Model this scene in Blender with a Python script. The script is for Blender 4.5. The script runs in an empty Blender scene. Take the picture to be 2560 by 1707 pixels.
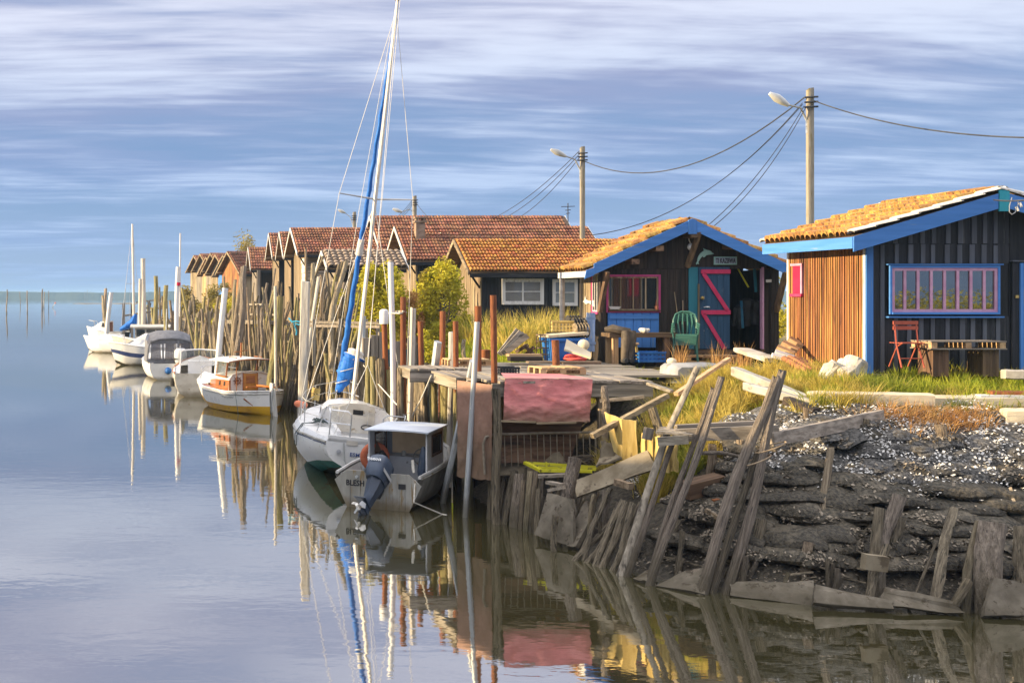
import bpy, math, random
import numpy as np
from mathutils import Vector, Matrix, Euler, noise as mnoise

RND = random.Random(11)
sc = bpy.context.scene
COL = sc.collection

# ------------------------------------------------------------------ camera
F, U0, V0, CAMH = 2880.0, 400.0, 737.0, 4.15      # focal length and axis in photo pixels, eye height over the water
cam_d = bpy.data.cameras.new('camera')
cam = bpy.data.objects.new('camera', cam_d)
COL.objects.link(cam)
cam_d.sensor_width = 36.0
cam_d.lens = F / 2560 * 36
cam_d.shift_x = (1280 - U0) / 2560
cam_d.shift_y = -(853.5 - V0) / 2560
cam_d.clip_start = 0.1
cam_d.clip_end = 9000
cam.location = (0, 0, CAMH)
cam.rotation_euler = (math.radians(90), 0, 0)
sc.camera = cam

# ------------------------------------------------------------------ sun and sky
SUN_EL = math.radians(13.0)
SUN_DIR = Vector((-1.0, 0.02, 0)).normalized() * math.cos(SUN_EL) + Vector((0, 0, math.sin(SUN_EL)))
sun_d = bpy.data.lights.new('sun', 'SUN')
sun_d.energy = 5.0
sun_d.angle = math.radians(0.6)
sun_d.color = (1.0, 0.77, 0.45)
sun = bpy.data.objects.new('sun', sun_d)
COL.objects.link(sun)
sun.rotation_euler = SUN_DIR.to_track_quat('Z', 'Y').to_euler()
sun.location = SUN_DIR * 200

world = bpy.data.worlds.new('World')
sc.world = world
world.use_nodes = True


class NT:
    """tiny wrapper round a node tree"""
    def __init__(s, tree):
        s.t = tree
        s.n = tree.nodes
        s.l = tree.links

    def node(s, typ, **kw):
        nd = s.n.new(typ)
        for k, v in kw.items():
            setattr(nd, k, v)
        return nd

    def set(s, sock, v):
        if isinstance(v, bpy.types.NodeSocket):
            s.l.new(v, sock)
        else:
            sock.default_value = v

    def math(s, op, a, b=None, c=None, clamp=False):
        nd = s.node('ShaderNodeMath', operation=op, use_clamp=clamp)
        for i, v in enumerate((a, b, c)):
            if v is not None:
                s.set(nd.inputs[i], v)
        return nd.outputs[0]

    def vmath(s, op, a, b=None):
        nd = s.node('ShaderNodeVectorMath', operation=op)
        s.set(nd.inputs[0], a)
        if b is not None:
            s.set(nd.inputs[1], b)
        return nd.outputs[0]

    def mix(s, fac, a, b, blend='MIX'):
        nd = s.node('ShaderNodeMix', data_type='RGBA', blend_type=blend)
        s.set(nd.inputs[0], fac)
        s.set(nd.inputs[6], a)
        s.set(nd.inputs[7], b)
        return nd.outputs[2]

    def noise(s, vec, scale=1.0, detail=4.0, rough=0.55, dist=0.0):
        nd = s.node('ShaderNodeTexNoise')
        s.set(nd.inputs['Vector'], vec)
        nd.inputs['Scale'].default_value = scale
        nd.inputs['Detail'].default_value = detail
        nd.inputs['Roughness'].default_value = rough
        nd.inputs['Distortion'].default_value = dist
        return nd.outputs[0]

    def rng(s, v, a, b, c=0.0, d=1.0, smooth=True):
        nd = s.node('ShaderNodeMapRange', interpolation_type='SMOOTHSTEP' if smooth else 'LINEAR')
        s.set(nd.inputs[0], v)
        for i, x in enumerate((a, b, c, d)):
            s.set(nd.inputs[i + 1], x)
        return nd.outputs[0]

    def ramp(s, v, stops):
        nd = s.node('ShaderNodeValToRGB')
        s.set(nd.inputs[0], v)
        el = nd.color_ramp.elements
        while len(el) < len(stops):
            el.new(0.5)
        for e, (p, c) in zip(el, stops):
            e.position = p
            e.color = (*c, 1.0)
        return nd.outputs[0]


def srgb(r, g, b):
    def f(c):
        c /= 255.0
        return c / 12.92 if c <= 0.04045 else ((c + 0.055) / 1.055) ** 2.4
    return (f(r), f(g), f(b))


def build_world():
    w = NT(world.node_tree)
    w.n.clear()
    out = w.node('ShaderNodeOutputWorld')
    bg = w.node('ShaderNodeBackground')
    tc = w.node('ShaderNodeTexCoord')
    sky = w.node('ShaderNodeTexSky', sky_type='NISHITA', sun_disc=False)
    sky.sun_elevation = SUN_EL
    sky.sun_rotation = math.radians(-90)
    sky.air_density = 1.0
    sky.dust_density = 0.6
    sky.ozone_density = 1.5
    d = w.vmath('NORMALIZE', tc.outputs['Generated'])
    sep = w.node('ShaderNodeSeparateXYZ')
    w.l.new(d, sep.inputs[0])
    x, y, z = sep.outputs
    zc = w.math('ADD', w.math('ABSOLUTE', z), 0.075)
    comb = w.node('ShaderNodeCombineXYZ')
    w.l.new(w.math('DIVIDE', x, zc), comb.inputs[0])
    w.l.new(w.math('DIVIDE', y, zc), comb.inputs[1])
    p = comb.outputs[0]
    mp = w.node('ShaderNodeMapping')
    w.l.new(p, mp.inputs[0])
    mp.inputs['Rotation'].default_value = (0, 0, math.radians(-3))
    mp.inputs['Scale'].default_value = (0.55, 1.0, 1)
    mp.inputs['Location'].default_value = (5.3, 1.9, 0)
    q = mp.outputs[0]
    # slow warp so that the rolls swell and thin out
    wp = w.node('ShaderNodeTexNoise')
    w.l.new(q, wp.inputs['Vector'])
    wp.inputs['Scale'].default_value = 0.7
    wp.inputs['Detail'].default_value = 2
    q2 = w.vmath('ADD', q, w.vmath('MULTIPLY', w.vmath('SUBTRACT', wp.outputs['Color'], (0.5, 0.5, 0.5)), (0.55, 0.5, 0)))
    n1 = w.noise(q2, 0.75, 7, 0.50, 0.2)                                        # big stratus rolls
    n2 = w.noise(w.vmath('MULTIPLY', q2, (1.0, 1.2, 1)), 1.8, 6, 0.54, 0.12)   # ribs and frayed edges
    n4 = w.noise(w.vmath('MULTIPLY', q2, (0.8, 1.9, 1)), 4.4, 5, 0.55, 0.12)      # ripples
    n3 = w.noise(w.vmath('ADD', q2, (9.1, 3.7, 0)), 0.62, 5, 0.55, 0.2)
    cov = w.math('ADD', w.math('ADD', w.math('MULTIPLY', n1, 0.56), w.math('MULTIPLY', n2, 0.32)), w.math('MULTIPLY', n4, 0.12))
    elev = w.rng(z, 0.0, 0.26, 0.0, 1.0, smooth=False)
    # more cloud higher up, a clearer blue band low down
    cov = w.math('ADD', cov, w.rng(z, 0.03, 0.22, -0.035, 0.085))
    mask = w.rng(cov, 0.38, 0.59)
    lit = w.rng(w.math('ADD', w.math('ADD', w.math('MULTIPLY', n3, 0.46), w.math('MULTIPLY', n2, 0.30)), w.math('MULTIPLY', n4, 0.24)), 0.43, 0.62)
    gap = w.ramp(elev, [(0.0, srgb(162, 191, 229)), (0.16, srgb(150, 180, 222)), (0.45, srgb(126, 161, 208)), (1.0, srgb(150, 174, 216))])
    cl_dark = w.ramp(elev, [(0.0, srgb(148, 178, 221)), (0.4, srgb(140, 165, 207)), (0.72, srgb(152, 162, 198)), (1.0, srgb(166, 171, 203))])
    cl_lite = w.ramp(elev, [(0.0, srgb(166, 193, 231)), (0.4, srgb(186, 206, 238)), (0.75, srgb(212, 222, 244)), (1.0, srgb(222, 225, 243))])
    cloud = w.mix(lit, cl_dark, cl_lite)
    # clear gaps take a share of the physical sky as well
    skyc = w.vmath('MULTIPLY', sky.outputs[0], (0.07, 0.07, 0.07))
    gap = w.mix(0.15, gap, skyc)
    col = w.mix(mask, gap, cloud)
    # overhead the deck closes to plain grey-white cloud
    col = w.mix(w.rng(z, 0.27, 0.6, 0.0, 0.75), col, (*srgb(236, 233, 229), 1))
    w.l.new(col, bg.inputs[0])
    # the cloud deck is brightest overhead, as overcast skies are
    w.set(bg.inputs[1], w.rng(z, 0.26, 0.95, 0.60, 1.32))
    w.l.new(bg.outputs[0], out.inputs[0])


build_world()
world.cycles.sampling_method = 'MANUAL'
world.cycles.sample_map_resolution = 512
sc.view_settings.view_transform = 'Standard'
sc.view_settings.look = 'None'
sc.view_settings.exposure = 0.88
sc.view_settings.gamma = 1.0
sc.view_settings.use_curve_mapping = False
sc.render.engine = 'CYCLES'
sc.cycles.use_denoising = True
sc.cycles.max_bounces = 8
sc.cycles.diffuse_bounces = 3
sc.cycles.glossy_bounces = 4
sc.cycles.transmission_bounces = 6
sc.cycles.transparent_max_bounces = 12
sc.cycles.caustics_reflective = False
sc.cycles.caustics_refractive = False


# ------------------------------------------------------------------ helpers
def P(u, v, Y):
    """world point seen at photo pixel (u, v) at depth Y"""
    return Vector(((u - U0) / F * Y, Y, CAMH - (v - V0) / F * Y))


def G(u, v, z=0.0):
    """world point seen at photo pixel (u, v) at height z"""
    Y = (CAMH - z) * F / (v - V0)
    return Vector(((u - U0) / F * Y, Y, z))


class MB:
    """collects faces, then links them as ONE mesh object"""
    def __init__(s):
        s.v, s.f, s.m = [], [], []

    def add(s, vs, fs, mi=0):
        o = len(s.v)
        s.v += [tuple(a) for a in vs]
        s.f += [tuple(i + o for i in f) for f in fs]
        s.m += [mi] * len(fs)
        return s

    def hexa(s, p, mi=0):
        return s.add(p, [(0, 3, 2, 1), (4, 5, 6, 7), (0, 1, 5, 4), (1, 2, 6, 5), (2, 3, 7, 6), (3, 0, 4, 7)], mi)

    def box(s, x0, x1, y0, y1, z0, z1, mi=0):
        return s.hexa([(x0, y0, z0), (x1, y0, z0), (x1, y1, z0), (x0, y1, z0),
                       (x0, y0, z1), (x1, y0, z1), (x1, y1, z1), (x0, y1, z1)], mi)

    def beam(s, p, q, w, h, up=(0, 0, 1), mi=0, w2=None, h2=None):
        p, q = Vector(p), Vector(q)
        a = (q - p).normalized()
        up = Vector(up)
        if abs(a.dot(up)) > 0.98:
            up = Vector((0, 1, 0))
        r = a.cross(up).normalized()
        t = r.cross(a).normalized()
        w2 = w if w2 is None else w2
        h2 = h if h2 is None else h2
        pts = []
        for c, ww, hh in ((p, w, h), (q, w2, h2)):
            for sx, sz in ((-1, -1), (1, -1), (1, 1), (-1, 1)):
                pts.append(c + r * (sx * ww / 2) + t * (sz * hh / 2))
        return s.hexa(pts, mi)

    def tube(s, pts, r, n=8, caps=True, mi=0, closed=False):
        pts = [Vector(p) for p in pts]
        k = len(pts)
        rr = [r] * k if not isinstance(r, (list, tuple)) else list(r)
        vs, fs = [], []
        prev = None
        for i, p in enumerate(pts):
            if closed:
                a = pts[(i + 1) % k] - pts[i - 1]
            else:
                a = pts[min(i + 1, k - 1)] - pts[max(i - 1, 0)]
            if a.length < 1e-9:
                a = Vector((0, 0, 1))
            a.normalize()
            if prev is None:
                ref = Vector((0, 0, 1)) if abs(a.z) < 0.9 else Vector((1, 0, 0))
                x = a.cross(ref).normalized()
            else:
                x = prev - a * prev.dot(a)
                x = x.normalized() if x.length > 1e-6 else a.orthogonal().normalized()
            prev = x
            y = a.cross(x)
            for j in range(n):
                t = 2 * math.pi * j / n
                vs.append(p + (x * math.cos(t) + y * math.sin(t)) * rr[i])
        for i in range(k if closed else k - 1):
            i2 = (i + 1) % k
            for j in range(n):
                j2 = (j + 1) % n
                fs.append((i * n + j, i * n + j2, i2 * n + j2, i2 * n + j))
        if caps and not closed:
            fs.append(tuple(range(n))[::-1])
            fs.append(tuple((k - 1) * n + j for j in range(n)))
        return s.add(vs, fs, mi)

    def prism(s, poly, off, mi=0):
        n = len(poly)
        off = Vector(off)
        vs = [Vector(p) for p in poly] + [Vector(p) + off for p in poly]
        fs = [tuple(range(n))[::-1], tuple(range(n, 2 * n))]
        for i in range(n):
            j = (i + 1) % n
            fs.append((i, j, n + j, n + i))
        return s.add(vs, fs, mi)

    def lathe(s, prof, n=12, c=(0, 0, 0), mi=0):
        vs, fs = [], []
        for r, z in prof:
            for j in range(n):
                t = 2 * math.pi * j / n
                vs.append((c[0] + r * math.cos(t), c[1] + r * math.sin(t), c[2] + z))
        k = len(prof)
        for i in range(k - 1):
            for j in range(n):
                j2 = (j + 1) % n
                fs.append((i * n + j, i * n + j2, (i + 1) * n + j2, (i + 1) * n + j))
        fs.append(tuple(range(n))[::-1])
        fs.append(tuple((k - 1) * n + j for j in range(n)))
        return s.add(vs, fs, mi)

    def ball(s, c, r, n=10, m=6, mi=0, sq=(1, 1, 1)):
        prof = [(max(0.02, math.sin(math.pi * i / m)) * r, -math.cos(math.pi * i / m) * r) for i in range(m + 1)]
        o = len(s.v)
        s.lathe(prof, n, (0, 0, 0), mi)
        for i in range(o, len(s.v)):
            x, y, z = s.v[i]
            s.v[i] = (c[0] + x * sq[0], c[1] + y * sq[1], c[2] + z * sq[2])
        return s

    def sheet(s, rows, mi=0, thick=None, dirv=None):
        """rows: list of equal-length lists of points"""
        k, n = len(rows), len(rows[0])
        vs = [p for r in rows for p in r]
        fs = [(i * n + j, i * n + j + 1, (i + 1) * n + j + 1, (i + 1) * n + j) for i in range(k - 1) for j in range(n - 1)]
        return s.add(vs, fs, mi)

    def xf(s, mtx):
        s.v = [tuple(mtx @ Vector(p)) for p in s.v]
        return s

    def mesh(s, name, mats, smooth=False, angle=40):
        me = bpy.data.meshes.new(name)
        me.from_pydata(s.v, [], s.f)
        if not isinstance(mats, (list, tuple)):
            mats = [mats]
        for m in mats:
            me.materials.append(MAT[m])
        if len(mats) > 1:
            me.polygons.foreach_set('material_index', s.m)
        if smooth:
            me.polygons.foreach_set('use_smooth', [True] * len(s.f))
            me.update()
            me.set_sharp_from_angle(angle=math.radians(angle))
        me.update()
        return me

    def build(s, name, mats, parent=None, world=False, smooth=False, angle=40, loc=None):
        if world and parent is not None:
            m = TM[parent.name].inverted()
            s.xf(m)
        if loc is not None:
            s.xf(Matrix.Translation(-Vector(loc)))
        me = s.mesh(name, mats, smooth, angle)
        o = link(name, me, parent)
        if loc is not None:
            o.location = loc
            TM[o.name] = Matrix.Translation(loc)
        elif parent is None:
            TM[o.name] = Matrix.Identity(4)
        else:
            TM[o.name] = TM.get(parent.name, Matrix.Identity(4)) if world else Matrix.Identity(4)
        return o


MAT, TM = {}, {}


def link(name, me, parent=None):
    o = bpy.data.objects.new(name, me)
    COL.objects.link(o)
    if parent is not None:
        o.parent = parent
    return o


def tag(o, label=None, cat=None, group=None, kind=None):
    if label:
        o['label'] = label
    if cat:
        o['category'] = cat
    if group:
        o['group'] = group
    if kind or cat:
        o['kind'] = kind or 'thing'
    return o


def thing(name, label, cat, loc=(0, 0, 0), rz=0.0, group=None, rot=None):
    o = bpy.data.objects.new(name, None)
    COL.objects.link(o)
    o.empty_display_size = 0.3
    e = Euler(rot) if rot else Euler((0, 0, rz))
    o.location = loc
    o.rotation_euler = e
    TM[o.name] = Matrix.Translation(Vector(loc)) @ e.to_matrix().to_4x4()
    return tag(o, label, cat, group)


def place(name, me, mtx, parent=None, world=False):
    """an object sharing mesh data, at a matrix (parent's own space, or world space)"""
    o = link(name, me, parent)
    if parent is not None and world:
        mtx = TM[parent.name].inverted() @ mtx
    o.matrix_basis = mtx
    return o


def frame(p, q, rx, ry=None, roll=0.0, up=None):
    """matrix that takes the unit pole (z 0..1, radius 1) onto the segment p -> q"""
    p, q = Vector(p), Vector(q)
    a = q - p
    L = a.length
    rot = a.to_track_quat('Z', 'Y').to_matrix().to_4x4()
    return Matrix.Translation(p) @ rot @ Matrix.Rotation(roll, 4, 'Z') @ Matrix.Diagonal((rx, ry or rx, L, 1))


# ------------------------------------------------------------------ materials
def make(name, c1, c2=None, scale=(4, 4, 4), detail=4, rough=0.8, bump=0.3, metal=0.0, c3=None, spot=(6, 6, 6), amt=0.5,
         rnd=0.15, lo=0.35, hi=0.65, spec=0.4, c4=None, spot4=(2, 2, 2), amt4=0.5, hue=0.0, coat=0.0, bdist=0.02, trans=0.0, ndist=0.0, world_co=False, tide=None, stain=None):
    """c1/c2 mixed by stretched noise, c3 and c4 as patches with shapes of their own, per-object value change"""
    m = bpy.data.materials.new(name)
    m.use_nodes = True
    w = NT(m.node_tree)
    w.n.clear()
    out = w.node('ShaderNodeOutputMaterial')
    bs = w.node('ShaderNodeBsdfPrincipled')
    tc = w.node('ShaderNodeTexCoord')
    oi = w.node('ShaderNodeObjectInfo')
    if world_co:
        geo = w.node('ShaderNodeNewGeometry')
        vec = geo.outputs['Position']
    else:
        off = w.math('MULTIPLY', oi.outputs['Random'], 37.0)
        vec = w.vmath('ADD', tc.outputs['Object'], off)
    n1 = w.noise(w.vmath('MULTIPLY', vec, scale), 1.0, detail, 0.6, ndist)
    col = w.mix(w.rng(n1, lo, hi), (*c1, 1), (*(c2 or c1), 1))
    if c3:
        n2 = w.noise(w.vmath('MULTIPLY', vec, spot), 1.0, 5, 0.62)
        col = w.mix(w.rng(n2, 0.66 - 0.3 * amt, 0.74 - 0.3 * amt), col, (*c3, 1))
    if c4:
        n4 = w.noise(w.vmath('MULTIPLY', w.vmath('ADD', vec, (5.2, 1.3, 9.1)), spot4), 1.0, 5, 0.65)
        col = w.mix(w.rng(n4, 0.66 - 0.3 * amt4, 0.74 - 0.3 * amt4), col, (*c4, 1))
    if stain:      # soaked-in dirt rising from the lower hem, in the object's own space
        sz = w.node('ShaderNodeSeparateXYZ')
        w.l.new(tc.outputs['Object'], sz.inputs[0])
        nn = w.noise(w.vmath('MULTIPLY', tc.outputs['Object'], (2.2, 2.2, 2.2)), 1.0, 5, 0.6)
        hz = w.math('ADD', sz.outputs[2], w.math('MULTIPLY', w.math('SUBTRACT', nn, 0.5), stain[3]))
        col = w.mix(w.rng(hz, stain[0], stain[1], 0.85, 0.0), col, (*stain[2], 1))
    if tide:       # mud and weed left by the tide below high water
        gp = w.node('ShaderNodeNewGeometry')
        sz = w.node('ShaderNodeSeparateXYZ')
        w.l.new(gp.outputs['Position'], sz.inputs[0])
        nn = w.noise(gp.outputs['Position'], 3.5, 4, 0.6)
        hz = w.math('ADD', sz.outputs[2], w.math('MULTIPLY', w.math('SUBTRACT', nn, 0.5), tide[3] if len(tide) > 3 else 0.9))
        col = w.mix(w.rng(hz, tide[0], tide[1], 0.8, 0.0), col, (*tide[2], 1))
    if rnd or hue:
        hs = w.node('ShaderNodeHueSaturation')
        r2 = w.math('FRACT', w.math('MULTIPLY', oi.outputs['Random'], 7.31))
        w.set(hs.inputs['Hue'], w.rng(r2, 0, 1, 0.5 - hue, 0.5 + hue, False))
        w.set(hs.inputs['Value'], w.rng(oi.outputs['Random'], 0, 1, 1 - rnd, 1 + rnd, False))
        w.l.new(col, hs.inputs['Color'])
        col = hs.outputs[0]
    w.l.new(col, bs.inputs['Base Color'])
    bs.inputs['Metallic'].default_value = metal
    bs.inputs['Specular IOR Level'].default_value = spec
    if coat:
        bs.inputs['Coat Weight'].default_value = coat
    if rough < 0.6:
        w.set(bs.inputs['Roughness'], w.rng(n1, 0.2, 0.8, rough * 0.75, min(1, rough * 1.4), False))
    else:
        bs.inputs['Roughness'].default_value = rough
    if bump:
        b = w.node('ShaderNodeBump')
        b.inputs['Strength'].default_value = bump
        b.inputs['Distance'].default_value = bdist
        w.l.new(n1, b.inputs['Height'])
        w.l.new(b.outputs[0], bs.inputs['Normal'])
    sh = bs.outputs[0]
    if trans:
        tr = w.node('ShaderNodeBsdfTranslucent')
        w.l.new(col, tr.inputs[0])
        mx = w.node('ShaderNodeMixShader')
        mx.inputs[0].default_value = trans
        w.l.new(sh, mx.inputs[1])
        w.l.new(tr.outputs[0], mx.inputs[2])
        sh = mx.outputs[0]
    w.l.new(sh, out.inputs[0])
    MAT[name] = m
    return m


def make_glass(name, tint=(0.05, 0.06, 0.07), alpha=0.35, rough=0.02, ior=1.5):
    """window pane: clear film of glass, part see-through, with real gloss"""
    m = bpy.data.materials.new(name)
    m.use_nodes = True
    w = NT(m.node_tree)
    w.n.clear()
    out = w.node('ShaderNodeOutputMaterial')
    tr = w.node('ShaderNodeBsdfTransparent')
    tr.inputs[0].default_value = (*[0.55 + 0.4 * t for t in tint], 1)
    bs = w.node('ShaderNodeBsdfPrincipled')
    bs.inputs['Base Color'].default_value = (*tint, 1)
    bs.inputs['Roughness'].default_value = rough
    bs.inputs['Specular IOR Level'].default_value = 0.9 if ior < 2 else 0.5
    bs.inputs['IOR'].default_value = ior
    mx = w.node('ShaderNodeMixShader')
    mx.inputs[0].default_value = 1 - alpha
    w.l.new(tr.outputs[0], mx.inputs[1])
    w.l.new(bs.outputs[0], mx.inputs[2])
    w.l.new(mx.outputs[0], out.inputs[0])
    MAT[name] = m


# wood: local z is the length for poles (unit templates), object axes for boards
TIDE = (0.05, 0.9, (0.12, 0.10, 0.062))
GREY_A, GREY_B = (0.20, 0.165, 0.125), (0.34, 0.29, 0.23)
make('pole_wood', (0.22, 0.17, 0.11), (0.46, 0.37, 0.255), (2.2, 2.2, 5), 5, 0.85, 0.8, rnd=0.28, hue=0.012, c3=(0.07, 0.055, 0.04), spot=(1.6, 1.6, 4), amt=0.25, bdist=0.2, tide=TIDE)
make('pole_driftwood', (0.185, 0.15, 0.118), (0.40, 0.33, 0.265), (3.2, 3.2, 7), 5, 0.85, 0.8, rnd=0.12, c3=(0.07, 0.055, 0.05), spot=(3, 3, 7), amt=0.25, bdist=0.2, tide=TIDE)
make('pole_mud', (0.15, 0.122, 0.082), (0.32, 0.265, 0.185), (2.6, 2.6, 5), 5, 0.8, 0.8, rnd=0.2, c3=(0.05, 0.045, 0.03), spot=(2, 2, 5), amt=0.35, bdist=0.2)
make('pole_green', (0.24, 0.21, 0.08), (0.42, 0.36, 0.18), (2, 2, 4), 5, 0.85, 0.6, rnd=0.15, c3=(0.10, 0.12, 0.06), spot=(2, 2, 3), amt=0.35, bdist=0.2, tide=TIDE)
make('pole_pale', (0.50, 0.46, 0.40), (0.66, 0.62, 0.55), (2, 2, 9), 4, 0.7, 0.2, rnd=0.08, c3=(0.28, 0.24, 0.19), spot=(1.5, 1.5, 5), amt=0.15, bdist=0.1, tide=TIDE)
make('pole_rust', (0.165, 0.05, 0.02), (0.27, 0.092, 0.03), (1.6, 1.6, 7), 5, 0.75, 0.3, rnd=0.12, c3=(0.11, 0.032, 0.015), spot=(2, 2, 6), amt=0.3, bdist=0.1)
make('pole_zinc', (0.42, 0.45, 0.48), (0.58, 0.61, 0.64), (1.5, 1.5, 6), 4, 0.45, 0.1, metal=0.35, rnd=0.08, c3=(0.30, 0.25, 0.18), spot=(1.6, 1.6, 5), amt=0.15, bdist=0.1, tide=TIDE)
make('white_pipe', (0.66, 0.68, 0.71), (0.78, 0.79, 0.81), (1.5, 1.5, 6), 3, 0.4, 0.05, rnd=0.05, c3=(0.40, 0.36, 0.28), spot=(1.2, 1.2, 4), amt=0.1, bdist=0.1)
make('concrete_pole', (0.30, 0.26, 0.20), (0.38, 0.34, 0.27), (2, 2, 20), 4, 0.9, 0.2, rnd=0.04, c3=(0.24, 0.21, 0.09), spot=(1.5, 1.5, 9), amt=0.3, bdist=0.1)
for ax, s in (('x', (0.7, 14, 14)), ('y', (14, 0.7, 14)), ('z', (14, 14, 0.7))):
    make('wood_grey_' + ax, (0.20, 0.17, 0.135), (0.40, 0.345, 0.28), s, 5, 0.85, 0.5, rnd=0.2, hue=0.01, c3=(0.09, 0.075, 0.06), spot=tuple(k * 0.6 for k in s), amt=0.25)
    make('wood_brown_' + ax, (0.10, 0.06, 0.035), (0.21, 0.13, 0.075), s, 5, 0.8, 0.4, rnd=0.2, hue=0.01, c3=(0.05, 0.035, 0.025), spot=tuple(k * 0.6 for k in s), amt=0.2)
    make('wood_new_' + ax, (0.42, 0.26, 0.13), (0.60, 0.40, 0.22), s, 5, 0.75, 0.3, rnd=0.15, hue=0.01, c3=(0.28, 0.17, 0.09), spot=tuple(k * 0.6 for k in s), amt=0.2)
    make('wood_black_' + ax, (0.009, 0.010, 0.0135), (0.028, 0.029, 0.036), s, 5, 0.7, 0.4, rnd=0.35, c3=(0.085, 0.08, 0.078), spot=tuple(k * 0.8 for k in s), amt=0.12)
    make('wood_tar_' + ax, (0.020, 0.0145, 0.012), (0.055, 0.039, 0.030), s, 5, 0.8, 0.4, rnd=0.3, c3=(0.016, 0.013, 0.012), spot=tuple(k * 0.8 for k in s), amt=0.3)
    make('wood_gold_' + ax, (0.20, 0.080, 0.028), (0.46, 0.215, 0.07), s, 5, 0.7, 0.5, rnd=0.22, hue=0.015, c3=(0.11, 0.05, 0.025), spot=tuple(k * 0.9 for k in s), amt=0.3)
    make('wood_tan_' + ax, (0.19, 0.14, 0.085), (0.40, 0.31, 0.20), s, 5, 0.85, 0.5, rnd=0.2, hue=0.01, c3=(0.13, 0.10, 0.065), spot=tuple(k * 0.7 for k in s), amt=0.3)
    make('paint_blue_' + ax, (0.065, 0.225, 0.60), (0.085, 0.265, 0.68), s, 4, 0.55, 0.15, rnd=0.1, c3=(0.20, 0.30, 0.46), spot=tuple(k * 1.2 for k in s), amt=0.14)
    make('paint_white_' + ax, (0.60, 0.59, 0.57), (0.74, 0.73, 0.71), s, 4, 0.7, 0.2, rnd=0.08, c3=(0.25, 0.21, 0.17), spot=tuple(k * 1.1 for k in s), amt=0.12)
make('paint_navy', (0.022, 0.065, 0.135), (0.035, 0.10, 0.19), (9, 9, 0.8), 4, 0.6, 0.2, rnd=0.1, c3=(0.22, 0.27, 0.33), spot=(10, 10, 4), amt=0.08)
make('paint_teal', (0.02, 0.16, 0.22), (0.03, 0.21, 0.28), (5, 5, 1), 4, 0.6, 0.1, rnd=0.05)
make('paint_turquoise', (0.03, 0.35, 0.44), (0.04, 0.40, 0.50), (5, 5, 1), 4, 0.6, 0.1, rnd=0.05)
make('paint_pink', (0.58, 0.035, 0.12), (0.66, 0.05, 0.15), (6, 6, 2), 4, 0.55, 0.1, rnd=0.06, c3=(0.42, 0.03, 0.10), spot=(7, 7, 7), amt=0.1)
make('paint_magenta', (0.42, 0.045, 0.17), (0.50, 0.07, 0.22), (6, 6, 2), 4, 0.55, 0.1, rnd=0.06)
make('paint_mauve', (0.60, 0.31, 0.47), (0.68, 0.40, 0.55), (6, 6, 6), 4, 0.6, 0.1, rnd=0.1, c3=(0.5, 0.36, 0.4), spot=(9, 9, 9), amt=0.1)
make('paint_red', (0.62, 0.012, 0.06), (0.68, 0.015, 0.075), (3, 3, 3), 3, 0.5, 0.05, rnd=0.03)
make('paint_mint', (0.30, 0.52, 0.47), (0.36, 0.58, 0.52), (6, 6, 6), 3, 0.6, 0.05, rnd=0.03)
make('black', (0.010, 0.010, 0.012), (0.02, 0.02, 0.022), (5, 5, 5), 3, 0.7, 0.1)
make('rubber', (0.018, 0.018, 0.02), (0.04, 0.04, 0.042), (8, 8, 8), 3, 0.7, 0.2)
make('net_dark', (0.03, 0.028, 0.026), (0.085, 0.078, 0.07), (40, 40, 40), 3, 0.85, 0.4)
make('gelcoat', (0.78, 0.79, 0.80), (0.86, 0.86, 0.86), (1.2, 1.2, 1.2), 4, 0.28, 0.02, rnd=0.03, c3=(0.60, 0.58, 0.53), spot=(2.5, 2.5, 5), amt=0.16, tide=(0.03, 0.20, (0.24, 0.20, 0.12), 0.22))
make('gelcoat_cream', (0.52, 0.49, 0.43), (0.66, 0.63, 0.57), (2, 2, 3), 4, 0.4, 0.05, rnd=0.04, c3=(0.33, 0.26, 0.17), spot=(3, 3, 7), amt=0.22, tide=(0.05, 0.35, (0.17, 0.14, 0.08), 0.35))
make('deck_white', (0.70, 0.70, 0.70), (0.80, 0.80, 0.80), (3, 3, 3), 4, 0.6, 0.05, rnd=0.03, c3=(0.42, 0.38, 0.32), spot=(5, 5, 5), amt=0.18)
make('antifoul_green', (0.015, 0.16, 0.14), (0.03, 0.24, 0.20), (2, 2, 3), 4, 0.6, 0.1, c3=(0.06, 0.065, 0.03), spot=(1.5, 1.5, 5), amt=0.25)
make('antifoul_weed', (0.035, 0.035, 0.015), (0.075, 0.068, 0.03), (5, 5, 5), 5, 0.8, 0.4)
make('hull_yellow', (0.60, 0.32, 0.02), (0.72, 0.42, 0.03), (2, 2, 3), 4, 0.45, 0.05, c3=(0.30, 0.13, 0.04), spot=(3, 3, 8), amt=0.12)
make('navy_stripe', (0.02, 0.035, 0.12), (0.03, 0.05, 0.15), (3, 3, 3), 2, 0.35, 0.0)
make('varnish', (0.30, 0.105, 0.03), (0.44, 0.17, 0.05), (2, 2, 9), 5, 0.3, 0.08, rnd=0.12, coat=0.3)
make('varnish_door', (0.42, 0.19, 0.045), (0.52, 0.26, 0.07), (9, 9, 1.5), 5, 0.35, 0.08, rnd=0.08, coat=0.3)
make('aluminium', (0.46, 0.46, 0.45), (0.60, 0.60, 0.59), (3, 3, 1.2), 4, 0.5, 0.05, metal=0.45, c3=(0.30, 0.24, 0.15), spot=(6, 6, 1.5), amt=0.18)
make('alu_dirty', (0.30, 0.29, 0.26), (0.46, 0.45, 0.42), (5, 5, 0.9), 5, 0.55, 0.05, metal=0.3, c3=(0.27, 0.19, 0.09), spot=(7, 7, 1.0), amt=0.3, tide=(0.02, 0.30, (0.15, 0.105, 0.045), 0.35))
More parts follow.
